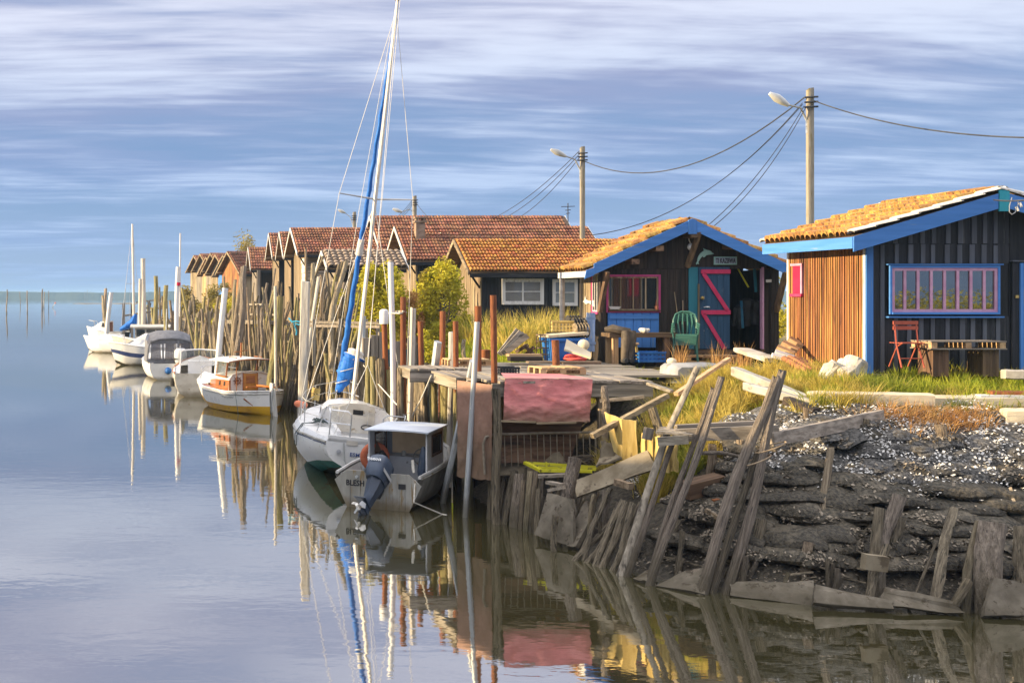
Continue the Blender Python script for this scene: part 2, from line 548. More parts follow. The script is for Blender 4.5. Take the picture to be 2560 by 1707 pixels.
make('steel_tube', (0.55, 0.56, 0.58), (0.72, 0.73, 0.75), (3, 3, 3), 2, 0.3, 0.0, metal=0.7)
make('cabin_grey', (0.54, 0.55, 0.57), (0.64, 0.65, 0.66), (3, 3, 3), 4, 0.5, 0.05, c3=(0.27, 0.27, 0.26), spot=(4, 4, 4), amt=0.15)
make('roof_paleblue', (0.62, 0.68, 0.78), (0.70, 0.75, 0.84), (2, 2, 2), 3, 0.5, 0.03)
make('motor_navy', (0.05, 0.068, 0.105), (0.075, 0.10, 0.15), (4, 4, 4), 3, 0.32, 0.02, c3=(0.20, 0.24, 0.30), spot=(6, 6, 6), amt=-0.02)
make('motor_white', (0.70, 0.72, 0.74), (0.76, 0.78, 0.80), (2, 2, 2), 2, 0.35, 0.0)
make('orange_fabric', (0.58, 0.15, 0.07), (0.66, 0.20, 0.10), (6, 6, 6), 4, 0.7, 0.1, c3=(0.45, 0.14, 0.08), spot=(7, 7, 7), amt=0.2)
make('sail_blue', (0.01, 0.13, 0.55), (0.02, 0.19, 0.68), (7, 7, 1.2), 4, 0.6, 0.7, rnd=0.04, bdist=0.06)
make('sail_white', (0.62, 0.61, 0.58), (0.74, 0.73, 0.70), (7, 7, 2), 4, 0.7, 0.4, bdist=0.04)
make('rope_white', (0.58, 0.55, 0.48), (0.70, 0.67, 0.60), (20, 20, 20), 2, 0.8, 0.2)
make('rope_dark', (0.05, 0.07, 0.07), (0.10, 0.13, 0.13), (20, 20, 20), 2, 0.8, 0.2)
make('rope_blue', (0.03, 0.30, 0.50), (0.05, 0.38, 0.58), (20, 20, 20), 2, 0.8, 0.2)
make('wire_steel', (0.40, 0.41, 0.43), (0.5, 0.51, 0.53), (3, 3, 3), 2, 0.4, 0.0, metal=0.4)
make('wire_black', (0.035, 0.037, 0.045), (0.06, 0.062, 0.07), (3, 3, 3), 2, 0.6, 0.0)
make('mast_alu', (0.62, 0.60, 0.56), (0.72, 0.70, 0.66), (5, 5, 0.8), 3, 0.4, 0.02, metal=0.15, c3=(0.5, 0.45, 0.36), spot=(5, 5, 0.6), amt=0.2)
make('canopy_grey', (0.13, 0.135, 0.16), (0.19, 0.195, 0.22), (5, 5, 5), 4, 0.75, 0.3, bdist=0.05)
make('buoy_orange', (0.72, 0.20, 0.10), (0.78, 0.25, 0.13), (3, 3, 3), 3, 0.5, 0.02)
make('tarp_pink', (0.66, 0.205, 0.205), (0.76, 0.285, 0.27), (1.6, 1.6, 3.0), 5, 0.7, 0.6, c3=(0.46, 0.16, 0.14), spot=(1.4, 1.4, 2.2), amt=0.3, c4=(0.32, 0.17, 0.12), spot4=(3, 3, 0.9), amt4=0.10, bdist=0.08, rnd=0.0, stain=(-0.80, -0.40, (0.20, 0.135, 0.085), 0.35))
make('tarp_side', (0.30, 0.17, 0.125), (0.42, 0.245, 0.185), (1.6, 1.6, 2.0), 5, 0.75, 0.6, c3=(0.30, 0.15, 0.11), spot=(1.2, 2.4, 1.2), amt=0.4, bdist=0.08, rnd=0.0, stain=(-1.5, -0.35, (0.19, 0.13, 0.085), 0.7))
make('board_mud', (0.17, 0.135, 0.085), (0.28, 0.235, 0.165), (3, 3, 3), 5, 0.85, 0.4, rnd=0.15, c3=(0.11, 0.085, 0.055), spot=(3.5, 3.5, 3.5), amt=0.3)
make('slab_concrete', (0.155, 0.132, 0.10), (0.26, 0.225, 0.175), (3, 3, 3), 6, 0.9, 0.5, rnd=0.12, c3=(0.085, 0.065, 0.045), spot=(7, 7, 7), amt=0.3, c4=(0.30, 0.24, 0.19), spot4=(4, 4, 4), amt4=0.15, tide=(-0.15, 0.55, (0.075, 0.062, 0.038)))
make('panel_sunny', (0.40, 0.28, 0.08), (0.58, 0.43, 0.16), (9, 9, 1.5), 5, 0.8, 0.4, rnd=0.15, c3=(0.25, 0.17, 0.06), spot=(7, 7, 2), amt=0.3)
make('yellow_paint', (0.66, 0.62, 0.03), (0.74, 0.70, 0.05), (3, 3, 3), 3, 0.5, 0.05, rnd=0.0, c3=(0.30, 0.27, 0.05), spot=(5, 5, 5), amt=0.3)
make('barrier_steel', (0.17, 0.14, 0.10), (0.27, 0.23, 0.18), (6, 6, 6), 4, 0.7, 0.1)
make('foam_cream', (0.62, 0.52, 0.36), (0.72, 0.63, 0.46), (2, 2, 2), 4, 0.85, 0.15, rnd=0.04, c3=(0.60, 0.46, 0.28), spot=(2, 2, 4), amt=0.1)
make('stone_white', (0.38, 0.35, 0.30), (0.58, 0.54, 0.47), (4, 4, 4), 6, 0.9, 0.7, rnd=0.08, c3=(0.30, 0.27, 0.23), spot=(6, 6, 6), amt=0.25)
make('shell_white', (0.55, 0.53, 0.50), (0.80, 0.78, 0.75), (20, 20, 20), 2, 0.6, 0.1, rnd=0.1)
make('plastic_blue', (0.02, 0.13, 0.45), (0.03, 0.18, 0.55), (3, 3, 3), 3, 0.45, 0.03, rnd=0.06, c3=(0.15, 0.25, 0.42), spot=(4, 4, 4), amt=0.12)
make('plastic_green', (0.045, 0.15, 0.125), (0.06, 0.185, 0.155), (3, 3, 3), 2, 0.4, 0.02, rnd=0.04)
make('plastic_black', (0.02, 0.02, 0.023), (0.04, 0.04, 0.043), (3, 3, 3), 2, 0.5, 0.02)
make('plastic_white', (0.66, 0.63, 0.55), (0.76, 0.73, 0.65), (3, 3, 3), 2, 0.5, 0.02)
make('wader_cloth', (0.075, 0.058, 0.04), (0.135, 0.105, 0.075), (5, 5, 5), 4, 0.7, 0.4)
make('neoprene', (0.012, 0.012, 0.014), (0.03, 0.03, 0.034), (4, 4, 4), 3, 0.6, 0.2)
make('neoprene_blue', (0.02, 0.13, 0.24), (0.04, 0.18, 0.30), (4, 4, 4), 3, 0.6, 0.2)
make('rust_chair', (0.36, 0.075, 0.045), (0.44, 0.11, 0.065), (6, 6, 6), 3, 0.55, 0.05)
make('rust_plate', (0.20, 0.06, 0.02), (0.34, 0.12, 0.04), (5, 5, 5), 5, 0.85, 0.4)
make('brick_red', (0.30, 0.11, 0.06), (0.42, 0.17, 0.09), (6, 6, 6), 4, 0.9, 0.4, rnd=0.15)
make('orange_debris', (0.62, 0.22, 0.03), (0.74, 0.30, 0.05), (5, 5, 5), 3, 0.7, 0.2, rnd=0.15)
make('lamp_head', (0.55, 0.55, 0.53), (0.66, 0.66, 0.64), (3, 3, 3), 2, 0.5, 0.0)
make('brass', (0.55, 0.38, 0.12), (0.62, 0.45, 0.16), (3, 3, 3), 2, 0.35, 0.0, metal=0.7)
make('ink', (0.012, 0.012, 0.018), (0.015, 0.015, 0.02), (3, 3, 3), 1, 0.6, 0.0)
make('ink_blue', (0.05, 0.10, 0.30), (0.05, 0.10, 0.30), (3, 3, 3), 1, 0.6, 0.0)
make('curtain', (0.50, 0.42, 0.38), (0.62, 0.53, 0.48), (1.5, 1.5, 5), 3, 0.85, 0.3)
make('blind', (0.46, 0.48, 0.50), (0.54, 0.56, 0.58), (1.2, 1.2, 30), 2, 0.7, 0.2)
make('flag_red', (0.55, 0.04, 0.03), (0.6, 0.05, 0.04), (3, 3, 3), 2, 0.7, 0.0)
make_glass('glass', (0.05, 0.06, 0.07), 0.45)
make_glass('glass_dark', (0.02, 0.022, 0.025), 0.12)
make_glass('glass_clear', (0.30, 0.34, 0.36), 0.65)
make_glass('vinyl', (0.20, 0.20, 0.24), 0.5, 0.08)
# roof tiles
make('tile_red', (0.23, 0.088, 0.048), (0.35, 0.15, 0.082), (5, 5, 5), 4, 0.85, 0.3, rnd=0.38, hue=0.012, c3=(0.15, 0.105, 0.07), spot=(3.2, 3.2, 3.2), amt=0.42, c4=(0.46, 0.28, 0.05), spot4=(6, 6, 6), amt4=0.12)
make('tile_moss', (0.30, 0.10, 0.032), (0.46, 0.19, 0.055), (5, 5, 5), 4, 0.85, 0.3, rnd=0.25, hue=0.015, c3=(0.50, 0.31, 0.05), spot=(3.5, 3.5, 3.5), amt=0.40, c4=(0.16, 0.08, 0.04), spot4=(5, 5, 5), amt4=0.15)
make('tile_canal', (0.34, 0.16, 0.055), (0.54, 0.31, 0.085), (6, 6, 6), 4, 0.9, 0.4, rnd=0.3, hue=0.015, c3=(0.62, 0.44, 0.10), spot=(5, 5, 5), amt=0.35, c4=(0.26, 0.10, 0.04), spot4=(5, 5, 5), amt4=0.2)
make('tile_lime', (0.58, 0.55, 0.50), (0.74, 0.71, 0.66), (6, 6, 6), 4, 0.9, 0.4, rnd=0.08, c3=(0.50, 0.40, 0.28), spot=(5, 5, 5), amt=0.2)
make('tile_grey', (0.22, 0.17, 0.13), (0.38, 0.30, 0.23), (6, 6, 6), 4, 0.9, 0.4, rnd=0.2, c3=(0.42, 0.32, 0.12), spot=(5, 5, 5), amt=0.2, c4=(0.25, 0.11, 0.06), spot4=(4, 4, 4), amt4=0.2)
make('brick_chimney', (0.24, 0.17, 0.12), (0.36, 0.27, 0.20), (5, 5, 9), 4, 0.9, 0.4, rnd=0.05, c3=(0.45, 0.34, 0.10), spot=(3, 3, 3), amt=0.15)
# plants
make('grass_green', (0.25, 0.33, 0.02), (0.47, 0.48, 0.045), (1.3, 1.3, 1.3), 4, 0.8, 0, rnd=0, c3=(0.46, 0.38, 0.09), spot=(0.9, 0.9, 0.9), amt=0.3, trans=0.45)
make('grass_dry', (0.46, 0.36, 0.06), (0.66, 0.53, 0.14), (1.5, 1.5, 1.5), 4, 0.85, 0, rnd=0, c3=(0.30, 0.33, 0.04), spot=(1, 1, 1), amt=0.45, trans=0.4)
make('weed_russet', (0.44, 0.22, 0.07), (0.62, 0.38, 0.15), (2.5, 2.5, 2.5), 4, 0.85, 0, rnd=0, c3=(0.40, 0.30, 0.12), spot=(2, 2, 2), amt=0.3, trans=0.25)
make('leaf_lime', (0.42, 0.40, 0.02), (0.64, 0.57, 0.05), (2.2, 2.2, 2.2), 4, 0.7, 0, rnd=0.1, c3=(0.30, 0.24, 0.035), spot=(1.2, 1.2, 1.2), amt=0.3, trans=0.35)
make('leaf_dark', (0.05, 0.085, 0.015), (0.14, 0.16, 0.03), (2.2, 2.2, 2.2), 4, 0.7, 0, rnd=0.1, trans=0.3)
make('leaf_olive', (0.26, 0.22, 0.05), (0.44, 0.36, 0.10), (1.5, 1.5, 1.5), 4, 0.75, 0, rnd=0.1, c3=(0.36, 0.27, 0.11), spot=(0.8, 0.8, 0.8), amt=0.3, trans=0.3)
make('twig', (0.15, 0.10, 0.06), (0.26, 0.18, 0.11), (3, 3, 3), 3, 0.85, 0.2)
make('far_wood', (0.030, 0.045, 0.030), (0.06, 0.075, 0.045), (0.02, 0.02, 0.1), 4, 0.9, 0, rnd=0)
make('opposite_turf', (0.07, 0.085, 0.03), (0.14, 0.14, 0.05), (0.6, 0.6, 0.6), 4, 0.9, 0.2, rnd=0)
make('sack_net', (0.032, 0.030, 0.029), (0.17, 0.16, 0.148), (26, 26, 26), 4, 0.75, 0.9, rnd=0.3, c3=(0.36, 0.34, 0.31), spot=(30, 30, 30), amt=0.12, bdist=0.05, c4=(0.07, 0.058, 0.04), spot4=(3, 3, 3), amt4=0.4)
make('sack_mud', (0.028, 0.024, 0.017), (0.105, 0.088, 0.062), (22, 22, 22), 4, 0.6, 0.9, rnd=0.3, c3=(0.22, 0.18, 0.13), spot=(24, 24, 24), amt=0.10, bdist=0.05, c4=(0.14, 0.118, 0.085), spot4=(3, 3, 3), amt4=0.4)
make('shell_mud', (0.20, 0.165, 0.12), (0.36, 0.30, 0.23), (20, 20, 20), 2, 0.7, 0.1, rnd=0.1)
make('crate_straw', (0.46, 0.33, 0.10), (0.58, 0.44, 0.16), (4, 4, 4), 3, 0.7, 0.1)
make('hose_red', (0.55, 0.06, 0.05), (0.62, 0.10, 0.08), (4, 4, 4), 2, 0.5, 0.05)
make('paint_blue_pale', (0.22, 0.33, 0.55), (0.32, 0.43, 0.64), (9, 9, 1), 4, 0.6, 0.2, c3=(0.45, 0.5, 0.58), spot=(8, 8, 2), amt=0.3)
make('tub_grey', (0.38, 0.38, 0.38), (0.50, 0.50, 0.50), (3, 3, 3), 4, 0.5, 0.1, c3=(0.28, 0.26, 0.22), spot=(4, 4, 4), amt=0.3)
make('pole_scrap', (0.09, 0.075, 0.052), (0.30, 0.245, 0.17), (5, 5, 5), 4, 0.85, 0.3, rnd=0.0)
# ------------------------------------------------------------------ the setting: ground, water, far shore
SHORE = [(60, 12.5), (40, 13.2), (20, 14.5), (11.3, 15.0), (9.45, 15.3), (8.65, 15.5), (7.76, 16.1), (7.1, 16.9), (6.85, 18.2), (6.7, 19.6), (6.5, 21.2),
         (6.4, 24), (6.2, 30), (5.6, 40), (4.5, 52), (3.2, 63), (2.0, 75), (0.8, 90), (-0.4, 105), (-1.4, 116), (-0.6, 126), (6, 131), (60, 140)]


def shore_x(Y):
    pts = SHORE[10:20]
    for (x0, y0), (x1, y1) in zip(pts, pts[1:]):
        if y0 <= Y <= y1:
            return x0 + (x1 - x0) * (Y - y0) / (y1 - y0)
    return pts[0][0] if Y < pts[0][1] else pts[-1][0]


def shore_dist(X, Y):
    """signed distance to the waterline (land positive), numpy arrays"""
    d = np.full(X.shape, 1e9)
    inside = np.zeros(X.shape, bool)
    poly = SHORE + [(60, 12.5)]
    for i in range(len(SHORE) - 1):
        (x0, y0), (x1, y1) = SHORE[i], SHORE[i + 1]
        dx, dy = x1 - x0, y1 - y0
        t = np.clip(((X - x0) * dx + (Y - y0) * dy) / (dx * dx + dy * dy), 0, 1)
        d = np.minimum(d, np.hypot(X - x0 - t * dx, Y - y0 - t * dy))
    for i in range(len(poly) - 1):
        (x0, y0), (x1, y1) = poly[i], poly[i + 1]
        if y0 == y1:
            continue
        c = ((y0 > Y) != (y1 > Y)) & (X < (x1 - x0) * (Y - y0) / (y1 - y0) + x0)
        inside ^= c
    return np.where(inside, d, -d)


PROF_BANK = ([-3, 0, 0.4, 1.4, 2.6, 3.4, 4.6, 7, 60], [-0.8, -0.06, 0.28, 1.05, 1.84, 2.14, 2.38, 2.52, 2.6])
PROF_QUAY = ([-3, 0, 0.5, 1.3, 2.3, 3.0, 4.0, 7, 60], [-0.8, -0.06, 0.25, 0.85, 1.65, 2.15, 2.40, 2.50, 2.6])


def ground_z(X, Y, bumps=True):
    X = np.asarray(X, float)
    Y = np.asarray(Y, float)
    d = shore_dist(X, Y)
    za = np.interp(d, *PROF_BANK)
    zb = np.interp(d, *PROF_QUAY)
    t = np.clip((Y - 19.0) / 3.0, 0, 1)
    z = za * (1 - t) + zb * t
    if bumps:
        z = z + 0.05 * np.sin(X * 2.3 + Y * 1.1) * np.sin(Y * 1.9 - X * 0.7) + 0.03 * np.sin(X * 6.1 + 1.3) * np.sin(Y * 5.3)
    return z


def gz(x, y):
    return float(ground_z(np.array([x]), np.array([y]))[0])


def build_ground():
    xs = np.concatenate([np.arange(-4, 5, 0.5), np.arange(5, 17, 0.14), np.arange(17, 26, 0.6), np.arange(26, 61, 4)])
    ys = np.concatenate([np.arange(11.5, 14.4, 0.4), np.arange(14.4, 23, 0.14), np.arange(23, 45, 0.4), np.arange(45, 142, 1.5)])
    X, Y = np.meshgrid(xs, ys)
    Z = ground_z(X, Y)
    rng = np.random.default_rng(3)
    Z += rng.normal(0, 0.014, Z.shape)
    V = np.stack([X, Y, Z], -1).reshape(-1, 3)
    nx, ny = len(xs), len(ys)
    idx = np.arange(nx * ny).reshape(ny, nx)
    q = np.stack([idx[:-1, :-1], idx[:-1, 1:], idx[1:, 1:], idx[1:, :-1]], -1).reshape(-1, 4)
    keep = (V[q][:, :, 2] > -0.7).any(1)
    q = q[keep]
    me = bpy.data.meshes.new('ground')
    me.from_pydata(V.tolist(), [], q.tolist())
    me.polygons.foreach_set('use_smooth', [True] * len(q))
    m = bpy.data.materials.new('ground')
    m.use_nodes = True
    w = NT(m.node_tree)
    bs = w.n['Principled BSDF']
    geo = w.node('ShaderNodeNewGeometry')
    pos = geo.outputs['Position']
    sp = w.node('ShaderNodeSeparateXYZ')
    w.l.new(pos, sp.inputs[0])
    n1 = w.noise(pos, 2.2, 6, 0.6)
    n2 = w.noise(pos, 14, 5, 0.65)
    mud = w.mix(w.rng(n2, 0.35, 0.65), (0.032, 0.027, 0.019, 1), (0.105, 0.087, 0.060, 1))
    soil = w.mix(w.rng(n2, 0.3, 0.7), (0.20, 0.145, 0.065, 1), (0.36, 0.27, 0.13, 1))
    turf = w.mix(w.rng(n2, 0.3, 0.7), (0.10, 0.11, 0.02, 1), (0.22, 0.20, 0.05, 1))
    top = w.mix(w.rng(n1, 0.42, 0.58), soil, turf)
    hz = w.math('ADD', sp.outputs[2], w.math('MULTIPLY', w.math('SUBTRACT', n1, 0.5), 0.7))
    w.l.new(w.mix(w.rng(hz, 1.9, 2.25), mud, top), bs.inputs['Base Color'])
    w.set(bs.inputs['Roughness'], w.rng(hz, 0.1, 1.2, 0.45, 0.92))
    b = w.node('ShaderNodeBump')
    b.inputs['Strength'].default_value = 0.9
    b.inputs['Distance'].default_value = 0.06
    w.l.new(n2, b.inputs['Height'])
    w.l.new(b.outputs[0], bs.inputs['Normal'])
    me.materials.append(m)
    o = link('ground', me)
    tag(o, kind='structure')


build_ground()


def build_water():
    mb = MB()
    mb.add([(-2500, -60, 0), (3500, -60, 0), (3500, 4200, 0), (-2500, 4200, 0)], [(0, 1, 2, 3)])
    m = bpy.data.materials.new('water')
    m.use_nodes = True
    w = NT(m.node_tree)
    bs = w.n['Principled BSDF']
    geo = w.node('ShaderNodeNewGeometry')
    pos = geo.outputs['Position']
    n0 = w.noise(pos, 0.12, 4, 0.6)
    w.l.new(w.mix(w.rng(n0, 0.35, 0.65), (0.062, 0.055, 0.022, 1), (0.078, 0.070, 0.031, 1)), bs.inputs['Base Color'])
    bs.inputs['IOR'].default_value = 9.0
    bs.inputs['Specular IOR Level'].default_value = 0.5
    # breezy patches are a little rougher than the slicks
    w.set(bs.inputs['Roughness'], w.rng(w.noise(w.vmath('MULTIPLY', pos, (0.05, 0.10, 1)), 1, 3, 0.5), 0.42, 0.6, 0.012, 0.035))
    a = w.noise(w.vmath('MULTIPLY', pos, (1.1, 2.4, 1)), 1.0, 3, 0.5, 0.4)
    c = w.noise(w.vmath('MULTIPLY', pos, (5.5, 8.0, 1)), 1.0, 2, 0.5)
    h = w.math('ADD', w.math('MULTIPLY', a, 1.0), w.math('MULTIPLY', c, 0.22))
    b = w.node('ShaderNodeBump')
    b.inputs['Strength'].default_value = 1.0
    b.inputs['Distance'].default_value = 0.0024
    w.l.new(h, b.inputs['Height'])
    w.l.new(b.outputs[0], bs.inputs['Normal'])
    MAT['water'] = m
    tag(mb.build('water', 'water'), kind='structure')


build_water()


def build_far_shore():
    """wooded far side of the bay, a low lumpy band"""
    mb = MB()
    rows = []
    Y = 1500
    n = 520
    fr, tp, bk = [], [], []
    for i in range(n + 1):
        x = -900 + 2600 * i / n
        h = 8.6 + 1.1 * mnoise.noise(Vector((x * 0.012, 3, 0))) + 0.9 * mnoise.noise(Vector((x * 0.05, 7, 0))) + 0.5 * mnoise.noise(Vector((x * 0.17, 1, 0)))
        h *= 1.0 - 0.22 * max(0, min(1, (x + 210) / 60)) * (1 - max(0, min(1, (x + 60) / 90)))
        fr.append((x, Y + 6 * mnoise.noise(Vector((x * 0.03, 0, 5))), -0.5))
        tp.append((x, Y + 12 + 5 * mnoise.noise(Vector((x * 0.08, 4, 5))), h))
        bk.append((x, Y + 260, h + 1.0))
    mb.sheet([fr, tp, bk])
    o = mb.build('far_wood', 'far_wood')
    tag(o, 'distant wooded shore across the bay on the horizon', 'woodland', kind='stuff')


build_far_shore()


def build_shade_bank():
    """unseen bank added across the creek, its crest shaped to keep the sun off the low water side"""
    nx, ny = 26, 190
    rows = []
    for j in range(ny):
        y = -14 + 76 * j / (ny - 1)
        crest = 6.75 if y < 21 else (6.75 - (y - 21) * 0.20 if y < 26 else max(1.2, 5.75 - (y - 26) * 0.045 - max(0, y - 40) * 0.2))
        crest += 0.5 * mnoise.noise(Vector((y * 0.45, 2, 1))) + 0.22 * mnoise.noise(Vector((y * 1.6, 8, 1)))
        crest -= 0.95 * math.exp(-((y - 19.2) / 0.55) ** 2) + 0.5 * math.exp(-((y - 24.2) / 0.4) ** 2)  # dips in the added crest let sun through to the boards by the deck
        xs = -12.0 - 0.12 * max(0, y - 20)
        row = []
        for i in range(nx):
            t = i / (nx - 1)
            x = xs + 4 - 22 * t
            prof = math.exp(-((x - xs) / 3.0) ** 2) if x > xs else 1.0 - 0.12 * min(1, (xs - x) / 10)
            row.append((x, y, -0.6 + (crest + 0.6) * prof))
        rows.append(row)
    mb = MB()
    mb.sheet(rows)
    tag(mb.build('shade_bank_terrain', 'opposite_turf', smooth=True), kind='structure')


build_shade_bank()
# ------------------------------------------------------------------ huts
def tile_mesh(name, mat, kind, seed):
    r = random.Random(seed)
    mb = MB()
    if kind == 'flat':        # interlocking tile with two rolls
        prof = [(0.0, 0.0), (0.08, 0.042), (0.28, 0.046), (0.42, 0.004), (0.55, 0.004), (0.64, 0.040), (0.84, 0.044), (1.0, 0.0)]
    else:                      # half-round tile
        prof = [(0.0, 0.0), (0.08, 0.045), (0.26, 0.078), (0.5, 0.092), (0.74, 0.078), (0.92, 0.045), (1.0, 0.0)]
    n = len(prof)
    lift = 0.060 if kind == 'flat' else 0.062
    lo = [(x, 0.0, z + lift + r.uniform(-0.004, 0.004)) for x, z in prof]
    hi = [(x, 1.12, z + 0.004) for x, z in prof]
    sk = [(x, 0.012, z - 0.004) for x, z in prof]
    mb.sheet([sk, lo, hi])
    mb.add([lo[0], hi[0], (0, 1.12, -0.02), (0, 0, -0.02)], [(0, 1, 2, 3)])
    return mb.mesh(name, mat, smooth=True, angle=50)


TILES = {}
for nm, kind in (('tile_red', 'flat'), ('tile_moss', 'flat'), ('tile_canal', 'round'), ('tile_lime', 'round'), ('tile_grey', 'round')):
    TILES[nm] = [tile_mesh('tile', nm, kind, k) for k in range(3)]


def tile_slope(roof, O, ex, ey, ncol, nrow, w, l, nm, limit=300, jit=0.012, skip=None, from_top=True, hz=1.0):
    """courses of single tiles; pieces past the limit are joined into one part"""
    O, ex, ey = Vector(O), Vector(ex).normalized(), Vector(ey).normalized()
    nz = ex.cross(ey).normalized()
    R3 = Matrix((ex, ey, nz)).transposed().to_4x4()
    cnt = 0
    rest = MB()
    order = range(nrow - 1, -1, -1) if from_top else range(nrow)
    for j in order:
        for i in range(ncol):
            if skip and skip(i, j):
                continue
            p = O + ex * (i * w) + ey * (j * l) + nz * (RND.uniform(-0.006, 0.010)) + ey * RND.uniform(-jit, jit)
            M = Matrix.Translation(p) @ R3 @ Matrix.Rotation(RND.uniform(-0.02, 0.02), 4, 'Z') @ Matrix.Diagonal((w * 0.99, l, hz, 1))
            me = RND.choice(TILES[nm])
            if cnt < limit:
                place('tile', me, M, roof, world=True)
                cnt += 1
            else:
                rest.add([M @ v.co for v in me.vertices], [tuple(f.vertices) for f in me.polygons])
    if rest.v:
        tag(rest.build('tiles', nm, roof, world=True), kind='stuff')


def board_row(wall, p0, d, n, length, wmin, wmax, ztop, mat, thick=0.03, gap=0.016, name='board', zbot=None, skip=None):
    """vertical boards side by side along direction d from p0; ztop(s) gives their top height"""
    p0, d, n = Vector(p0), Vector(d).normalized(), Vector(n).normalized()
    s = 0.0
    while s < length - 0.02:
        w = min(RND.uniform(wmin, wmax), length - s)
        a, b = s + gap / 2, s + w - gap / 2
        s += w
        if b - a < 0.015:
            continue
        zb = p0.z + RND.uniform(-0.02, 0.015) if zbot is None else zbot
        if skip and skip((a + b) / 2):
            continue
        off = RND.uniform(0.0, 0.008)
        q = []
        for zz in (None, 1):
            for ss, nn in ((a, off), (b, off), (b, off + thick), (a, off + thick)):
                z = zb if zz is None else ztop(ss)
                q.append((p0 + d * ss + n * nn).to_tuple()[:2] + (z,))
        MB().hexa(q).build(name, mat, wall, world=True)


def window(wall, o, ex, n, w, h, frame_m, sash_m, cols, rows=1, fw=0.05, bw=0.03, depth=0.04, glass='glass', back=None, name='window', label=None):
    """o = lower left corner on the wall face; ex along the wall; n outward"""
    o, ex, n = Vector(o), Vector(ex).normalized(), Vector(n).normalized()
    ez = Vector((0, 0, 1))

    def slab(mb, a0, a1, z0, z1, d0, d1):
        q = []
        for z in (z0, z1):
            for a, d in ((a0, d0), (a1, d0), (a1, d1), (a0, d1)):
                q.append(o + ex * a + ez * z + n * d)
        return mb.hexa(q)
    f = MB()
    slab(f, -fw, 0, -fw, h + fw, 0.0, depth)
    slab(f, w, w + fw, -fw, h + fw, 0.0, depth)
    slab(f, 0, w, h, h + fw, 0.0, depth)
    slab(f, 0, w, -fw, 0, 0.0, depth + 0.02)
    win = f.build(name, frame_m, wall, world=True)
    if label:
        win['label'] = label
    if wall.parent is None:       # window is a part: its pieces are sub-parts
        par = win
    else:
        par = wall
    s = MB()
    slab(s, 0, bw, 0, h, 0.006, depth * 0.7)
    slab(s, w - bw, w, 0, h, 0.006, depth * 0.7)
    slab(s, bw, w - bw, h - bw, h, 0.006, depth * 0.7)
    slab(s, bw, w - bw, 0, bw, 0.006, depth * 0.7)
    s.build('sash', sash_m, par, world=True)
    for c in range(1, cols):
        a = w * c / cols
        slab(MB(), a - bw * 0.45, a + bw * 0.45, bw, h - bw, 0.006, depth * 0.68).build('mullion', sash_m, par, world=True)
    for r_ in range(1, rows):
        z = h * r_ / rows
        slab(MB(), bw, w - bw, z - bw * 0.3, z + bw * 0.3, 0.006, depth * 0.64).build('glazing_bar', sash_m, par, world=True)
    for c in range(cols):
        g = MB()
        a0, a1 = w * c / cols + bw * 0.5, w * (c + 1) / cols - bw * 0.5
        tl = RND.uniform(-0.004, 0.004)
        g.add([o + ex * a0 + ez * bw + n * 0.012, o + ex * a1 + ez * bw + n * (0.012 + tl), o + ex * a1 + ez * (h - bw) + n * (0.012 + tl), o + ex * a0 + ez * (h - bw) + n * 0.012], [(0, 1, 2, 3)])
        g.build('pane', glass, par, world=True)
        if back:
            b = MB()
            bm = back[c % len(back)]
            if bm:
                b.add([o + ex * a0 + ez * bw + n * 0.004, o + ex * a1 + ez * bw + n * 0.004, o + ex * a1 + ez * (h - bw) + n * 0.004, o + ex * a0 + ez * (h - bw) + n * 0.004], [(0, 1, 2, 3)])
                b.build('curtain', bm, par, world=True)
    return win


